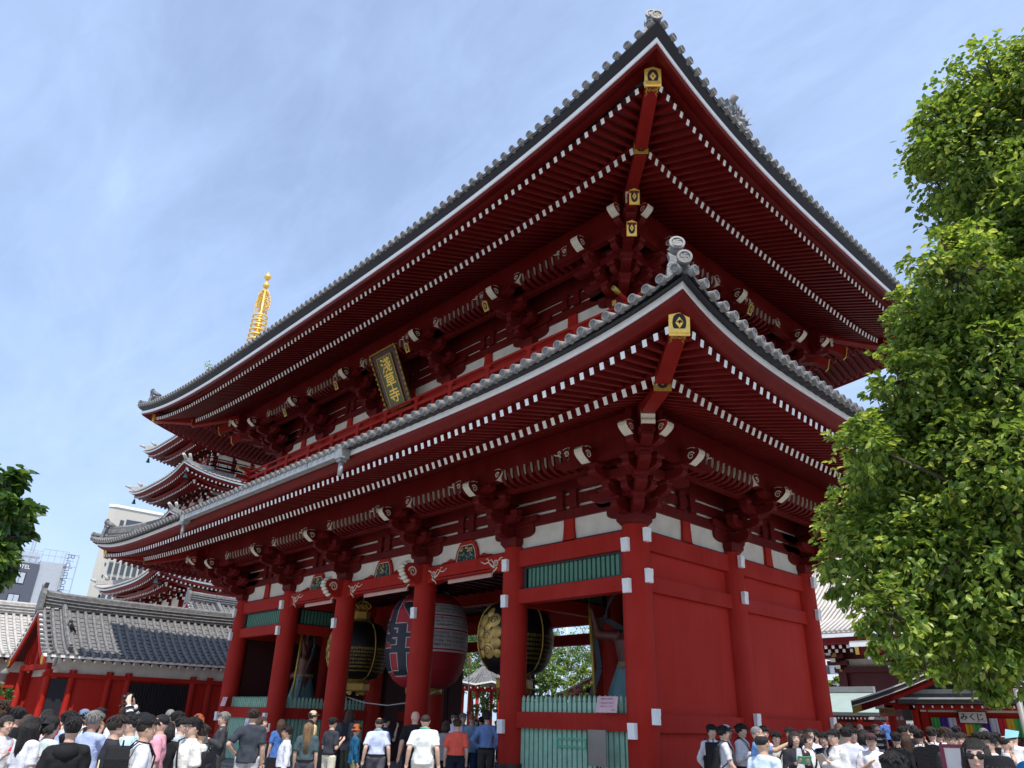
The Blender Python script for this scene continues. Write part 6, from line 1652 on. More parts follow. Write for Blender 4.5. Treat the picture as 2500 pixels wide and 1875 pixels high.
bpart(SB,'back_wall',[(xa,xb,Ys+2.5,Ys+2.6,0,e0.z)],ROOM)
for k in range(8): bpart(SB,'post',[(xb-.3-k*1.25,xb-.12-k*1.25,Ys+.4,Ys+.58,0,e0.z-.1)],RED)
bpart(SB,'lintel',[(xa,xb,Ys+.42,Ys+.55,e0.z-.62,e0.z-.45)],RED)
rd=random.Random(8)
EM=mat('ema_wood',(.30,.24,.17),.8,var=.3,scale=14); 
for k in range(26):
    x=xb-.5-k*.30; z=rd.uniform(.95,e0.z-.55); w=rd.uniform(.14,.26)
    m=MB(); m.prism([(-w,-.12),(w,-.12),(w,.1),(0,.2),(-w,.1)],lambda a,b:(x+a,Ys+.3,z+b),lambda a,b:(x+a,Ys+.33,z+b)); m.build('votive_board',[rd.choice([EM,mat('ema_dark',(.10,.08,.07),.8),mat('ema_pale',(.42,.38,.33),.8)])],None,'small wooden votive boards hung in the green roofed shop','votive board','votive boards in the green roofed shop')
# gabled shrine office with carved wooden sign, and fortune counter
OM=empty('fortune_counter',(0,0,0),0,'red fortune slip office with grey roof and long counter at the right edge','office')
Yo=17.3; o0=onp(2189,1705,1,Yo-1.0); o1=onp(2500,1706,1,Yo-1.0); ztop=o0.z
GR=mat('grey_copper_roof',(.24,.26,.25),.5,var=.15,scale=2)
m=MB(); xa,xb=o0.x,o1.x+6
for k in range(6):
    v0,v1=k/6,(k+1)/6; zf_=lambda v:ztop+.0+1.5*v**1.15
    m.add([(xa+1.5*v0,Yo-1+3.4*v0,zf_(v0)),(xb,Yo-1+3.4*v0,zf_(v0)),(xb,Yo-1+3.4*v1,zf_(v1)),(xa+1.5*v1,Yo-1+3.4*v1,zf_(v1))],[(0,1,2,3)],0,True)
ro=m.build('roof',[GR],OM); bpart(ro,'roof_edge',[(xa,xb,Yo-1.03,Yo-.95,ztop-.03,ztop+.03)],mat('pale_edge',(.55,.57,.55),.5)); bpart(ro,'roof_edge',[(xa+.02,xb,Yo-1.0,Yo-.9,ztop-.17,ztop-.031)],mat('dark_edge',(.07,.06,.05),.6))
rafts(ro,lambda l,c,z:(l,c,z),xa+.5,xb,Yo-.1,Yo-.85,ztop-.22,ztop-.27,.31,.055,.075)
bpart(ro,'soffit',[(xa+.2,xb,Yo-.9,Yo+.1,ztop-.21,ztop-.18)],DRED)
wx=onp(2241,1760,1,Yo).x
bpart(OM,'wall',[(wx,xb,Yo+.02,Yo+.3,0,ztop-.2)],REDW); zc0=onp(2300,1795,1,Yo-.1).z; zc1=onp(2300,1752,1,Yo-.1).z
bpart(OM,'plaster_panel',[(wx+.3,xb,Yo-.02,Yo+.019,onp(2400,1745,1,Yo).z+.07,ztop-.28)],PLA)
for px_ in (2236,2262,2520): 
    x=onp(px_,1760,1,Yo).x; bpart(OM,'post',[(x-.12,x+.12,Yo-.12,Yo+.0,0,ztop-.2)],RED)
    bpart(OM,'white_cap',[(x-.1,x+.1,Yo-.15,Yo-.121,ztop-.42,ztop-.26)],WHT)
bpart(OM,'counter',[(wx+.4,xb,Yo-.45,Yo-.13,zc0-.12,zc0-.04)],mat('counter_wood',(.09,.04,.03),.6)); bpart(OM,'counter_front',[(wx+.4,xb,Yo-.4,Yo-.13,0,zc0-.121)],DRED)
cols=[(.06,.34,.07),(.05,.02,.22),(.55,.53,.60),(.50,.01,.02),(.62,.36,.02)]
xs=[onp(2275+20.2*k,1765,1,Yo-.1).x for k in range(20)]
cur=empty('striped_curtain',(xs[0],Yo-.1,0),0,'five coloured green, purple, white, red and yellow curtain behind the counter','curtain')
for k in range(17):
    m=MB(); n=6; V=[]
    for j in range(n+1):
        x=lerp(xs[k],xs[k+1],j/n)-xs[0]; V+=[(x,.03*sin(j*2.1+k),zc0),(x,.012*sin(j*2.1+k),zc1)]
    m.add(V,[(2*j,2*j+1,2*j+3,2*j+2) for j in range(n)],0,True)
    m.build('cloth_stripe',[mat('curtain_%d'%(k%5),cols[k%5],.8,var=.12,scale=14)],cur)
sl=onp(2340,1738,1,Yo-.2); sr=onp(2412,1766,1,Yo-.2)
sg_=empty('signboard',((sl.x+sr.x)/2,Yo-.2,(sl.z+sr.z)/2),0,'white signboard with black hiragana above the striped curtain','sign')
w_=sr.x-sl.x;h_=sl.z-sr.z
m=MB(); m.box(-w_/2,w_/2,-.02,.02,-h_/2,h_/2); m.build('board',[mat('sign_cream',(.62,.58,.52),.6)],sg_)
m=MB(); 
for a,b_,c,d in ((-w_/2-.03,w_/2+.03,h_/2,h_/2+.03),(-w_/2-.03,w_/2+.03,-h_/2-.03,-h_/2),(-w_/2-.03,-w_/2,-h_/2,h_/2),(w_/2,w_/2+.03,-h_/2,h_/2)): m.box(a,b_,-.03,.03,c,d)
m.build('frame',[DRED],sg_)
m=MB()
for i,ch in enumerate('みくじ'):
    for d in (-.007,0,.007): text(m,ch,h_*.72,lambda x,y:(x+(i-1)*w_*.30-.02+d,-.023,y+.02))
text(m,'百',h_*.22,lambda x,y:(x+w_*.18,-.024,y-h_*.33)); text(m,'円',h_*.22,lambda x,y:(x+w_*.38,-.024,y-h_*.33))
m.build('lettering',[BLK],sg_)
# gable in front of the counter roof
GA=empty('shrine_office',(0,0,0),0,'red gabled office with white edged roof, gold bargeboard end and carved wooden board','office')
Yg=16.2; tip=onp(2078,1712,1,Yg); top=onp(2240,1655,1,Yg); half=(top.x-tip.x)*1.55; xr=tip.x+half; sl_=(top.z-tip.z)/(top.x-tip.x)
m=MB(); b1=MB();b2=MB();gd=MB()
def zg(x): 
    u=(x-tip.x)/half if x<xr else (2*xr-x-tip.x)/half
    return tip.z+sl_*half*(.82*u+.3*u*u)
P=[tip.x+half*k/8 for k in range(9)]+[xr+half*(k+1)/8 for k in range(8)]
for a,b_ in zip(P,P[1:]):
    m.add([(a,Yg,zg(a)),(b_,Yg,zg(b_)),(b_,Yg+6,zg(b_)),(a,Yg+6,zg(a))],[(0,1,2,3)],0,True)
    for mb,y0,y1,d0,d1 in ((b2,Yg-.04,Yg+.05,-.02,.03),(gd,Yg-.02,Yg+.10,-.16,-.021),(b2,Yg-.03,Yg+.04,-.19,-.161),(b1,Yg,Yg+.10,-.42,-.191)):
        mb.hexa([(a,y0,zg(a)+d0),(b_,y0,zg(b_)+d0),(b_,y1,zg(b_)+d0),(a,y1,zg(a)+d0),(a,y0,zg(a)+d1),(b_,y0,zg(b_)+d1),(b_,y1,zg(b_)+d1),(a,y1,zg(a)+d1)],0)
ro=m.build('roof',[GR],GA); b1.build('bargeboard',[REDE],ro); b2.build('white_edge',[WHT],ro); gd.build('roof_edge',[mat('dark_edge',(.07,.06,.05))],ro)
m=MB(); a=tip.x+.02;b_=tip.x+.36; m.hexa([(a,Yg-.02,zg(a)-.44),(b_,Yg-.02,zg(b_)-.40),(b_,Yg-.002,zg(b_)-.40),(a,Yg-.002,zg(a)-.44),(a,Yg-.02,zg(a)-.20),(b_,Yg-.02,zg(b_)-.20),(b_,Yg-.002,zg(b_)-.20),(a,Yg-.002,zg(a)-.20)],0)
m.build('gold_fitting',[GLD2],ro)
gx=onp(2150,1722,1,Yg+.5)
bpart(GA,'tie_beam',[(gx.x-.1,xr*2-gx.x,Yg+.4,Yg+.6,gx.z-.14,gx.z+.1)],RED); bpart(GA,'white_cap',[(gx.x-.16,gx.x+.16,Yg+.36,Yg+.399,gx.z-.14,gx.z+.12)],WHT)
bpart(GA,'gable_panel',[(gx.x+.5,xr*2-gx.x-.5,Yg+.62,Yg+.7,gx.z+.1,gx.z+.55)],PLA)
for px_ in (2180,2236): 
    x=onp(px_,1760,1,Yg+.5).x; bpart(GA,'post',[(x-.1,x+.1,Yg+.4,Yg+.6,0,gx.z)],RED)
bpart(GA,'back_wall',[(gx.x,wx+.2,Yg+2.6,Yg+2.8,0,gx.z+.2)],REDW)
for px0,px1,py0,py1 in ((2122,2145,1750,1757),(2148,2166,1750,1758),(2175,2192,1750,1758),(2196,2206,1750,1758)):
    a=onp(px0,py0,1,Yg+2.5);c=onp(px1,py1,1,Yg+2.5); bpart(GA,'plaster_panel',[(a.x,c.x,Yg+2.5,Yg+2.59,c.z,a.z)],WHT)
a=onp(2146,1728,1,Yg+.2);c=onp(2185,1748,1,Yg+.2)
ws=empty('wooden_board',((a.x+c.x)/2,Yg+.2,(a.z+c.z)/2),0,'carved brown wooden name board under the gable','sign'); w_=c.x-a.x;h_=a.z-c.z
m=MB(); m.prism([(-w_/2,-h_/2),(-w_*.1,-h_*.55),(w_/2,-h_/2),(w_*.53,0),(w_/2,h_/2),(w_*.1,h_*.54),(-w_/2,h_*.48),(-w_*.53,0)],lambda x,y:(x,.03,y),lambda x,y:(x,-.02,y)); m.build('board',[mat('board_wood',(.26,.13,.06),.7,var=.3,stretch=(1,1,6))],ws)
m=MB(); text(m,'朱印所',h_*.62,lambda x,y:(x+w_*.05,-.024,y+h_*.05)); m.build('lettering',[mat('burnt_ink',(.05,.02,.015),.7)],ws)
# black screen with white notice
a=onp(2203,1733,1,Yg);c=onp(2229,1758,1,Yg);bk_=onp(2212,1760,1,Yg);b2_=onp(2232,1780,1,Yg)
nb=empty('shop_notice',((a.x+c.x)/2,Yg,0),0,'black screen above a white notice beside the counter post','notice')
m=MB(); m.box(-(c.x-a.x)/2,(c.x-a.x)/2,-.03,.03,c.z,a.z); m.build('black_screen',[BLK],nb)
m=MB(); m.box(bk_.x-(a.x+c.x)/2,b2_.x-(a.x+c.x)/2,-.02,.02,b2_.z,c.z-.01); m.build('white_sheet',[WHT],nb)
m=MB(); text(m,'御朱印',.14,lambda x,y:(x+(bk_.x+b2_.x)/2-(a.x+c.x)/2,-.023,y+(bk_.z+b2_.z)/2)); m.build('lettering',[BLK],nb)
# votive rack near the stout man
a=onp(2118,1783,1,9.5);c=onp(2170,1840,1,9.5)
rk=empty('votive_rack',((a.x+c.x)/2,9.5,0),0,'dark metal rack full of small tags behind the man in the dark red cap','rack')
w_=c.x-a.x; m=MB(); m.tube([(-w_/2-.05,0,a.z),(w_/2+.05,0,a.z)],.018,6)
for sx in (-1,1): m.tube([(sx*w_/2,0,0),(sx*w_/2,0,a.z)],.02,6)
for k in range(6): m.tube([(-w_/2,0,a.z-.06-k*.075*2),(w_/2,0,a.z-.06-k*.15)],.010,5)
m.build('frame',[mat('rack_metal',(.30,.29,.28),.5,.5)],rk)
m=MB(); rd=random.Random(2)
for k in range(6):
    for j in range(20): x=lerp(-w_/2+.03,w_/2-.03,j/19); z=a.z-.10-k*.15; m.box(x-.018,x+.018,-.03+rd.uniform(-.02,.02),.03,z-.09,z+.01)
m.build('tag_row',[mat('tag_dark',(.035,.03,.03),.6)],rk)
# standing notice near the woman in sunglasses
p,an=atpx(2352,1818,8.6)
st_=empty('standing_notice',(p.x,p.y,0),0,'white standing notice with maroon frame beside the woman in large sunglasses','sign'); st_.rotation_euler[2]=an-pi/2+radians(8); st_.scale=(1,1,1)
m=MB(); m.box(-.17,.17,-.015,.015,.75,p.z-.02); m.build('board',[mat('notice_white',(.62,.58,.56),.6)],st_)
m=MB()
for q in ((-.20,-.17,.7,p.z),(.17,.20,.7,p.z),(-.17,.17,p.z-.03,p.z),(-.17,.17,.7,.74)): m.box(q[0],q[1],-.02,.02,q[2],q[3])
m.box(-.02,.02,-.01,.03,0,.7); m.box(-.25,.25,-.15,.15,0,.03); m.build('frame',[mat('maroon_frame',(.20,.02,.05),.5)],st_)
m=MB(); zt=p.z-.17
m.tube([(.03+.075*cos(t),-.018,zt+.075*sin(t)) for t in [2*pi*j/20 for j in range(21)]],.008,6); m.tube([(-.02,-.018,zt+.05),(.08,-.018,zt-.05)],.008,6)
for k,(tx,sz) in enumerate((('食べ歩き',.045),('禁止',.045),('No eating',.04),('while walking',.03))): text(m,tx,sz,lambda x,y:(x,-.018,y+zt-.15-k*.075))
m.build('lettering',[mat('maroon_ink',(.28,.02,.04),.6)],st_)
# grey lamp post at the right edge
a=onp(2478,1672,1,2.);c=onp(2500,1766,1,2.)
lp=empty('lamp_post',(a.x,2.,0),0,'pale grey post rising at the right edge under the leaves','post')
m=MB(); m.tube([(0,0,0),(0,0,a.z)],[.055,.05],12); m.ball((0,0,a.z),.05,0,10); m.build('pole',[mat('post_grey',(.25,.235,.225),.5)],lp)
m=MB(); m.lathe([(.06,-.06),(.065,-.03)],(0,0,a.z),n=12); m.build('black_ring',[BLK],lp)
# ---------------------------------------------------------------- seen through the gate
PV=onp(1152,1671,1,20.); 
pv=empty('pavilion',(PV.x-.5,21.6,0),0,'small pavilion with a grey tiled hipped roof seen through the passage','pavilion')
zt=PV.z; m=MB(); tr=MB(); wf=MB(); s=2.25
n=6
for q in range(6):
    a0,a1=q*pi/3+.52,(q+1)*pi/3+.52
    K=6
    for k in range(K):
        for j in range(4):
            def pt(u,v):
                r=s*(1-u)+.15*u; x=lerp(cos(a0),cos(a1),v)*r; y=lerp(sin(a0),sin(a1),v)*r; return (x,y,zt+1.35*u**1.4+.18*(abs(2*v-1)**3)*(1-u))
            m.add([pt(k/K,j/4),pt(k/K,(j+1)/4),pt((k+1)/K,(j+1)/4),pt((k+1)/K,j/4)],[(0,1,2,3)],0,True)
    for j in range(8):
        v=(j+.5)/8; tr.tube([tuple(Vector(pt(u*max(0,1-abs(2*v-1)*.9),lerp(v,.5,0)))+Vector((0,0,.04))) for u in (0,.3,.6,.9)],.05,5)
    wf.bar(pt(0,0),pt(0,.5),.08,.10);wf.bar(pt(0,.5),pt(0,1),.08,.10)
ro=m.build('roof',[TIL],pv); tr.build('tile_row',[TIL],ro); wf.build('white_fascia',[WHT],ro)
m=MB(); m.box(-.25,.25,-.25,.25,zt+1.3,zt+1.6); m.lathe([(.2,1.6),(.3,1.7),(.1,2.0)],(0,0,zt),n=8); m.build('roof_finial',[TILW],ro)
m=MB()
for k in range(26): t=2*pi*k/26; m.bar((1.5*cos(t),1.5*sin(t),zt-.1),(2.0*cos(t),2.0*sin(t),zt-.2),.08,.10,0,me=1)
m.build('rafter_row',[RED,WHT],ro)
m=MB()
for q in range(6): t=q*pi/3; m.tube([(1.5*cos(t),1.5*sin(t),0),(1.5*cos(t),1.5*sin(t),zt)],.11,8)
for q in range(6):
    t=q*pi/3;u=(q+1)*pi/3; m.bar((1.5*cos(t),1.5*sin(t),zt-.25),(1.5*cos(u),1.5*sin(u),zt-.25),.12,.2)
m.build('post_frame',[RED],pv)
a=onp(1147,1612,1,18.); m=MB(); m.prism([(-.16,-.25),(.16,-.25),(.16,.12),(0,.26),(-.16,.12)],lambda x,y:(x,.02,y),lambda x,y:(x,-.02,y)); m.prism([(-.12,-.21),(.12,-.21),(.12,.09),(0,.2),(-.12,.09)],lambda x,y:(x,-.021,y),lambda x,y:(x,-.03,y),1); m.tube([(0,0,-.25),(0,0,-a.z)],.03,6,2)
m.build('gilt_marker',[GLD2,mat('marker_grey',(.12,.1,.12)),BLK],None,'small gold edged pointed marker above the pavilion roof','marker',loc=(a.x,18.,a.z))
a=onp(1125,1660,1,16.); m=MB(); m.tube([(0,0,0),(0,0,a.z)],.07,8); m.build('grey_pole',[GUT],None,'grey pole left of the pavilion','pole',loc=(a.x,16,0))
a=onp(1384,1545,1,40.); m=MB(); m.tube([(0,0,0),(0,0,a.z+2)],.06,8); m.build('flag_pole',[WHT],None,'thin white flag pole among the trees behind the right room','pole',loc=(a.x,40,0))
# curved roof behind the pickets
a=onp(1345,1700,1,22.);c=onp(1440,1645,1,22.)
cr=empty('side_roof',(0,0,0),0,'dark edged curved roof rising behind the green pickets','roof'); m=MB();b1=MB()
for k in range(8):
    u0,u1=k/8,(k+1)/8; f=lambda u:(a.x+(c.x-a.x)*1.9*u,a.z+(c.z-a.z)*1.9*(u*.75+.25*u*u))
    (x0_,z0_),(x1_,z1_)=f(u0),f(u1)
    m.hexa([(x0_,22,z0_-.12),(x1_,22,z1_-.12),(x1_,27,z1_-.12),(x0_,27,z0_-.12),(x0_,22,z0_),(x1_,22,z1_),(x1_,27,z1_),(x0_,27,z0_)],0)
    b1.hexa([(x0_,22.05,z0_-.5),(x1_,22.05,z1_-.5),(x1_,22.15,z1_-.5),(x0_,22.15,z0_-.5),(x0_,22.05,z0_-.121),(x1_,22.05,z1_-.121),(x1_,22.15,z1_-.121),(x0_,22.15,z0_-.121)],0)
m.build('roof',[mat('dark_bark_roof',(.09,.075,.065),.8)],cr); b1.build('bargeboard',[DRED],cr)
bpart(cr,'wall',[(a.x+1.2,a.x+6,22.4,26.5,0,a.z+.2)],DRED)
# suitcases and bags by the left pillars
for x,y,d,lab in ((520,1800,27,'black suitcase standing at the foot of the far left pillar'),(655,1800,20,'black suitcase behind the man in the charcoal polo')):
    p,an=atpx(x,y,d); m=MB(); m.box(-.27,.27,-.16,.16,.06,.82); m.box(-.2,.2,-.17,-.161,.15,.7,1); m.tube([(-.12,.1,.8),(-.12,.1,1.1),(.12,.1,1.1),(.12,.1,.8)],.012,6)
    for sx in (-.22,.22): m.ball((sx,0,.03),.035,0,8)
    o=m.build('suitcase',[mat('suitcase_black',(.012,.012,.016),.5),BLK],None,lab,'suitcase'); o.location=(p.x,p.y,0); o.rotation_euler[2]=an+.6
# ---------------------------------------------------------------- trees
def leafmat(name,c,tr=.35,rough=.32):
    m=bpy.data.materials.new(name); m.use_nodes=True; nt=m.node_tree;n=nt.nodes;b=n['Principled BSDF']
    b.inputs['Roughness'].default_value=rough; b.inputs['Specular IOR Level'].default_value=.6
    t=n.new('ShaderNodeTexNoise'); t.inputs['Scale'].default_value=2.2; tc=n.new('ShaderNodeTexCoord'); nt.links.new(tc.outputs['Object'],t.inputs['Vector'])
    h=n.new('ShaderNodeHueSaturation'); h.inputs['Color'].default_value=(*c,1); r=n.new('ShaderNodeMapRange'); r.inputs[1].default_value=.3;r.inputs[2].default_value=.7;r.inputs[3].default_value=.65;r.inputs[4].default_value=1.35
    nt.links.new(t.outputs[0],r.inputs[0]);nt.links.new(r.outputs[0],h.inputs['Value']);nt.links.new(h.outputs[0],b.inputs['Base Color'])
    tl=n.new('ShaderNodeBsdfTranslucent'); h2=n.new('ShaderNodeMix');h2.data_type='RGBA';h2.inputs[0].default_value=.5;nt.links.new(h.outputs[0],h2.inputs[6]);h2.inputs[7].default_value=(c[0]*2.1,c[1]*1.85,c[2]*.9,1);nt.links.new(h2.outputs[2],tl.inputs[0])
    mx=n.new('ShaderNodeMixShader');mx.inputs[0].default_value=tr;nt.links.new(b.outputs[0],mx.inputs[1]);nt.links.new(tl.outputs[0],mx.inputs[2]);nt.links.new(mx.outputs[0],n['Material Output'].inputs[0]); return m
BARK=mat('bark',(.075,.055,.04),.9,var=.3,scale=8,bump=.8)
L1=[leafmat('leaf_deep',(.10,.18,.028),.5,.42),leafmat('leaf_mid',(.21,.30,.045),.5,.42),leafmat('leaf_young',(.40,.46,.09),.5,.42),]
L2=[leafmat('leaf_far_green',(.05,.12,.02),.4,.5),leafmat('leaf_far_mid',(.09,.17,.025),.4,.5),leafmat('leaf_far_yellow',(.22,.30,.03),.4,.5)]
def leaves(mb,pts,size,rd,wts=(.45,.4,.15),droop=.3,twigs=False):
    V=mb.v;F=mb.f;Mi=mb.m;S=mb.sm
    for p,out in pts:
        l=size*rd.uniform(.65,1.2); w=l*.30
        a=rd.uniform(0,2*pi); d=Vector((cos(a),sin(a),rd.uniform(-.9,.25)-droop))+out*.6; d.normalize()
        u=Vector((rd.uniform(-1,1),rd.uniform(-1,1),1.)); r=d.cross(u).normalized(); n=r.cross(d)
        b=len(V); m1=p+d*l*.5-n*l*.10
        for q in (p,p+d*l*.35+r*w+n*.02*l,p+d*l*.7+r*w*.75,p+d*l-n*l*.14,p+d*l*.7-r*w*.75,p+d*l*.35-r*w+n*.02*l,m1): V.append((q.x,q.y,q.z))
        k=rd.choices((0,1,2),wts)[0]
        F.extend(([b,b+1,b+6],[b+1,b+2,b+6],[b+2,b+3,b+6],[b+3,b+4,b+6],[b+4,b+5,b+6],[b+5,b,b+6])); Mi.extend([k]*6); S.extend([False]*6)
def crown_pts(c,r,n,rd,shell=.55):
    out=[]
    for _ in range(n):
        d=Vector((rd.gauss(0,1),rd.gauss(0,1),rd.gauss(0,1))).normalized(); q=r*(shell+(1-shell)*rd.random()**.6)*(1+.12*sin(7*d.x+3*d.z)+.10*sin(9*d.y+5*d.x)); out.append((c+d*q,d))
    return out
def tree(name,lab,base,blobs,size,dens,mats,cat='tree',group=None,trunk_r=.2,top=None,seed=1,twig=True,wts=(.42,.42,.16),clump=True):
    rd=random.Random(seed); root=empty(name,base,0,lab,cat,group); B0=Vector(base)
    t=MB(); top=Vector(top)-B0 if top else (sum((Vector(c) for c,r in blobs),Vector())/len(blobs)-B0)*.75
    ctrl=[Vector((0,0,0)),top*.35+Vector((.1,.05,0)),top*.7,top]; t.tube(ctrl,[trunk_r*1.25,trunk_r,trunk_r*.8,trunk_r*.55],10)
    lv=MB()
    for c,r in blobs:
        c=Vector(c)-B0; a=lerp(ctrl[1],ctrl[3],rd.random()) if len(blobs)>3 else top
        mid=lerp(a,c,.55)+Vector((rd.uniform(-.1,.1),rd.uniform(-.1,.1),rd.uniform(0,.15)))*r
        t.tube([a,mid,c],[trunk_r*.22,trunk_r*.12,trunk_r*.05],6)
        n=int(dens*r*r)
        if clump:
            ncl=max(6,int(n/26)); sub=[]
            for _ in range(ncl):
                d=Vector((rd.gauss(0,1),rd.gauss(0,1),rd.gauss(0,1))).normalized(); q=r*(.25+.75*rd.random()**.55); cc=c+d*q
                if twig and rd.random()<.5: t.tube([lerp(c,cc,.15),lerp(c,cc,.6)+Vector((0,0,.04*r)),cc],[trunk_r*.07,trunk_r*.045,trunk_r*.02],4)
                rc=r*rd.uniform(.16,.30)
                for _ in range(26): 
                    e=Vector((rd.gauss(0,1),rd.gauss(0,1),rd.gauss(0,.7))); e=e*min(1,1.7/max(e.length,.01)); sub.append((cc+e*rc*.6,d))
            leaves(lv,sub,size,rd,wts)
        else: leaves(lv,crown_pts(c,r,n,rd),size,rd,wts)
    t.build('trunk',[BARK],root); lv.build('crown',mats,root); return root
def wb(x,y,d,rpx):
    p,_=atpx(x,y,d); depth=(p-CAMP).dot(fw); return (tuple(p),rpx*depth/1801.43)
rd0=random.Random(11)
bl=[(2440,240,140),(2310,300,85),(2260,385,60),(2400,400,170),(2500,520,170),(2350,560,70),(2340,670,120),(2450,690,160),(2250,780,90),(2340,850,160),(2480,900,180),(2210,930,90),(2120,1085,85),(2210,1150,150),(2330,1080,170),(2470,1150,190),(2075,1270,80),(2040,1400,55),(2160,1370,140),(2300,1350,180),(2450,1400,190),(2180,1500,90),(2290,1540,120),(2400,1560,130),(2490,1590,110),(2250,1640,50),(2420,1660,50),(2150,1560,45),(2480,350,150),(2560,800,200),(2560,1200,200),(2560,1500,160),(2170,1040,70),(2230,1030,90),(2560,400,180),(2700,500,230),(2720,900,260),(2720,1300,260),(2860,1100,240),(2850,700,240),(2640,200,170)]
blobs=[wb(x,y,(8.7 if x>2350 else 8.2)+rd0.uniform(-.5,.9)+(.0),r) for x,y,r in bl]
bx,_=atpx(2760,1800,9.0); tp,_=atpx(2640,900,9.2)
tree('broadleaf_tree','large leafy green tree filling the right side in front of the gate corner',(bx.x,bx.y,0),blobs,.084,7600,L1,trunk_r=.20,top=tuple(tp),seed=21)
bl=[(-20,1190,70),(15,1175,38),(30,1245,45),(-10,1290,75),(25,1310,38),(0,1385,45),(-40,1380,70),(50,1270,18)]
blobs=[wb(x,y,8.0+rd0.uniform(-.2,.3),r) for x,y,r in bl]; bx,_=atpx(-330,1800,8.2); tp,_=atpx(-200,1300,8.2)
tree('broadleaf_tree','drooping leafy tree poking in at the left edge above the grey hotel',(bx.x,bx.y,0),blobs,.12,8500,[leafmat('leaf_droop_deep',(.035,.085,.018),.3),leafmat('leaf_droop_mid',(.07,.14,.025),.3),leafmat('leaf_droop_light',(.16,.26,.04),.4)],trunk_r=.15,top=tuple(tp),seed=5)
# garden behind the gate
G_='trees in the garden behind the gate'
def gt(x,y,d,rp,lab,seed,size=.2,dens=260,wts=(.4,.4,.2),tr=.18,extra=()):
    bb=[wb(x+dx,y+dy,d+dd,r) for dx,dy,dd,r in ((0,0,0,rp),(-rp*.7,rp*.4,1,rp*.7),(rp*.7,rp*.3,-.8,rp*.7),(0,rp*.9,.3,rp*.8))+tuple(extra)]
    p,_=atpx(x,1790,d); return tree('garden_tree',lab,(p.x,p.y,0),bb,size,dens,L2,group=G_,seed=seed,wts=wts,trunk_r=tr)
gt(1180,1600,62,60,'dark green tree above the pavilion seen through the passage',31,wts=(.7,.25,.05))
gt(1320,1600,50,50,'light green tree left of the white flag pole',32)
gt(1400,1640,47,42,'bright green maple right of the white flag pole',33,wts=(.15,.45,.4))
gt(1350,1560,62,60,'tall thin leaved tree at the back, crossed by the flag pole',34,dens=110)
gt(1230,1640,60,50,'tree hidden mostly by the red pillar behind the copper lantern',35)
gt(1110,1600,58,45,'tree behind the giant lantern at the back of the passage',36)
gt(1310,1690,36,26,'yellow green shrub just above the green pickets',37,size=.11,dens=900,wts=(.05,.35,.6),tr=.06)
gt(1180,1725,33,26,'round yellow green bush right of the pavilion',38,size=.10,dens=1100,wts=(.05,.3,.65),tr=.06)
gt(1215,1560,66,60,'large background tree at the back left of the flag pole',51,dens=330)
gt(1300,1560,70,60,'background tree directly left of the flag pole top',52,dens=330)
gt(1430,1580,72,60,'background tree at the right end of the garden view',53,dens=330)
gt(1150,1540,64,55,'dark background tree beside the giant lantern',54,dens=330,wts=(.7,.25,.05))
gt(1190,1650,60,50,'leafy tree right behind the pavilion roof',55,dens=500,wts=(.6,.3,.1))
gt(1340,1650,46,34,'mid green tree just under the flag pole middle',56,dens=500)
gt(1370,1680,60,40,'low green tree under the curved roof line',39)
gt(2035,1672,95,26,'bright lime green tree between the gate corner and the main hall',40,size=.5,dens=60,wts=(.0,.25,.75),tr=.3,extra=((-30,22,0,20),(20,18,0,18)))
p,_=atpx(60,1476,80); tree('garden_tree','green treetop behind the far left tiled roof',(p.x,p.y,0),[wb(60,1480,80,14),wb(35,1484,80,12),wb(85,1482,79,10)],.35,130,L2,seed=41,group=G_)
bb=[wb(8,1690,26,22),wb(22,1695,26.4,15),wb(-10,1680,26,24)]; p,_=atpx(5,1790,26); tree('clipped_bush','clipped dark green bush at the left edge above the brown wall',(p.x,p.y,0),bb,.07,1500,[L2[0],L2[0],L2[1]],cat='bush',seed=42,trunk_r=.06)
# small wild plant growing on the upper roof edge
a=onp(507,905,1,-4.6); root=empty('roof_weed',tuple(a),0,'tiny green weed sprouting from the edge tiles of the upper roof','weed'); m=MB(); rd=random.Random(3)
for k in range(6): m.tube([(0,0,-.2),(rd.uniform(-.15,.15),rd.uniform(-.1,.1),rd.uniform(.15,.4))],[.01,.004],4,1)
leaves(m,[(Vector((rd.uniform(-.2,.2),rd.uniform(-.15,.15),rd.uniform(0,.42))),Vector((0,0,1))) for _ in range(60)],.07,rd); m.build('foliage',L1,root)
# ---------------------------------------------------------------- camera, world, sun
cam=bpy.data.cameras.new('camera'); co=link(bpy.data.objects.new('camera',cam))
y_,p_,r_=radians(46.94466),radians(24.44484),radians(1.5695)
f=Vector((-sin(y_)*cos(p_),cos(y_)*cos(p_),sin(p_))); R=Vector((cos(y_),sin(y_),0)); U=R.cross(f)
R2=R*cos(r_)+U*sin(r_); U2=-R*sin(r_)+U*cos(r_)
M=Matrix((R2,U2,-f)).transposed().to_4x4(); M.translation=CAMP; co.matrix_world=M
cam.sensor_width=36; cam.lens=1801.43/2500*36; cam.clip_start=.05; cam.clip_end=3000; SC.camera=co
SUN_EL,SUN_AZ=radians(62),radians(118)   # azimuth clockwise from north (+y)
sd=Vector((sin(SUN_AZ)*cos(SUN_EL),cos(SUN_AZ)*cos(SUN_EL),sin(SUN_EL)))
l=bpy.data.lights.new('sun','SUN'); l.energy=2.5; l.angle=radians(.53); l.color=(1,.95,.87)
lo=link(bpy.data.objects.new('sun',l)); lo.rotation_euler=sd.to_track_quat('Z','Y').to_euler(); lo.location=(0,0,60)
w=bpy.data.worlds.new('World'); SC.world=w; w.use_nodes=True; nt=w.node_tree; n=nt.nodes; lk=nt.links
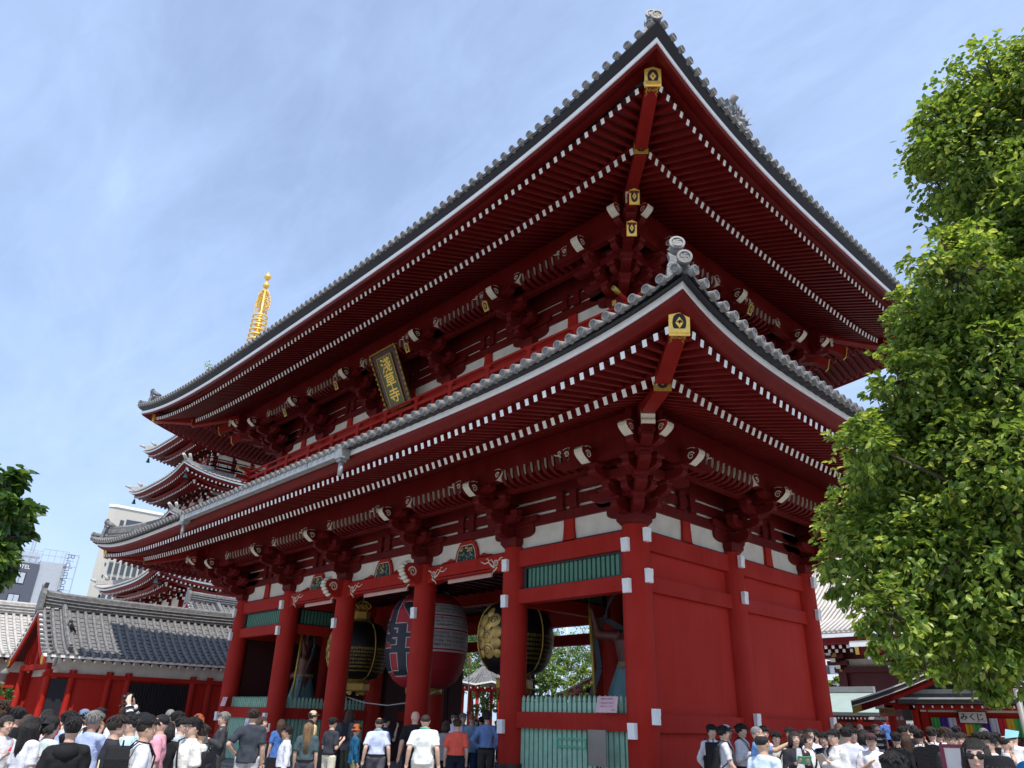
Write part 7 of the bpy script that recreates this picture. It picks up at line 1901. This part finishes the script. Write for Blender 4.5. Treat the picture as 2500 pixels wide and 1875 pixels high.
bg=n['Background']; sky=n.new('ShaderNodeTexSky'); sky.sky_type='NISHITA'; sky.sun_disc=False
sky.sun_elevation=SUN_EL; sky.sun_rotation=SUN_AZ; sky.air_density=1.0; sky.dust_density=1.0; sky.ozone_density=1.0
tc=n.new('ShaderNodeTexCoord'); sep=n.new('ShaderNodeSeparateXYZ'); lk.new(tc.outputs['Generated'],sep.inputs[0])
# project view direction on a cloud layer: xy/(z+.12)
ad=n.new('ShaderNodeMath');ad.operation='ADD';ad.inputs[1].default_value=.15;lk.new(sep.outputs[2],ad.inputs[0])
dv=n.new('ShaderNodeVectorMath');dv.operation='DIVIDE';lk.new(tc.outputs['Generated'],dv.inputs[0])
cb=n.new('ShaderNodeCombineXYZ')
for k in range(3): lk.new(ad.outputs[0],cb.inputs[k])
lk.new(cb.outputs[0],dv.inputs[1])
mp=n.new('ShaderNodeMapping');mp.inputs['Scale'].default_value=(1.0,2.6,0);mp.inputs['Rotation'].default_value=(0,0,radians(25));mp.inputs['Location'].default_value=(2.3,.7,0);lk.new(dv.outputs[0],mp.inputs[0])
no=n.new('ShaderNodeTexNoise');no.inputs['Scale'].default_value=1.1;no.inputs['Detail'].default_value=7;no.inputs['Roughness'].default_value=.58;no.inputs['Distortion'].default_value=.5;lk.new(mp.outputs[0],no.inputs[0])
rp=n.new('ShaderNodeMapRange');rp.inputs[1].default_value=.36;rp.inputs[2].default_value=.74;rp.inputs[3].default_value=.0;rp.inputs[4].default_value=.36;lk.new(no.outputs[0],rp.inputs[0])
no2=n.new('ShaderNodeTexNoise');no2.inputs['Scale'].default_value=4.5;no2.inputs['Detail'].default_value=8;no2.inputs['Roughness'].default_value=.62;no2.inputs['Distortion'].default_value=.9;lk.new(mp.outputs[0],no2.inputs[0])
rp2=n.new('ShaderNodeMapRange');rp2.inputs[1].default_value=.45;rp2.inputs[2].default_value=.8;rp2.inputs[3].default_value=0;rp2.inputs[4].default_value=.10;lk.new(no2.outputs[0],rp2.inputs[0])
# thin veil thicker towards the horizon
hz=n.new('ShaderNodeMapRange');hz.inputs[1].default_value=0;hz.inputs[2].default_value=.8;hz.inputs[3].default_value=.58;hz.inputs[4].default_value=.36;lk.new(sep.outputs[2],hz.inputs[0])
mx0=n.new('ShaderNodeMath');mx0.operation='ADD';mx0.use_clamp=True;lk.new(rp.outputs[0],mx0.inputs[0]);lk.new(hz.outputs[0],mx0.inputs[1])
mx1=n.new('ShaderNodeMath');mx1.operation='ADD';mx1.use_clamp=True;lk.new(mx0.outputs[0],mx1.inputs[0]);lk.new(rp2.outputs[0],mx1.inputs[1])
mx=n.new('ShaderNodeMix');mx.data_type='RGBA';lk.new(mx1.outputs[0],mx.inputs[0]);lk.new(sky.outputs[0],mx.inputs[6]);mx.inputs[7].default_value=(3.7,4.9,7.3,1)
lk.new(mx.outputs[2],bg.inputs[0]); bg.inputs[1].default_value=.085
SC.view_settings.view_transform='Standard'; SC.view_settings.look='None'; SC.view_settings.gamma=1; SC.view_settings.exposure=1.08
bpy.data.scenes.remove(TSC)
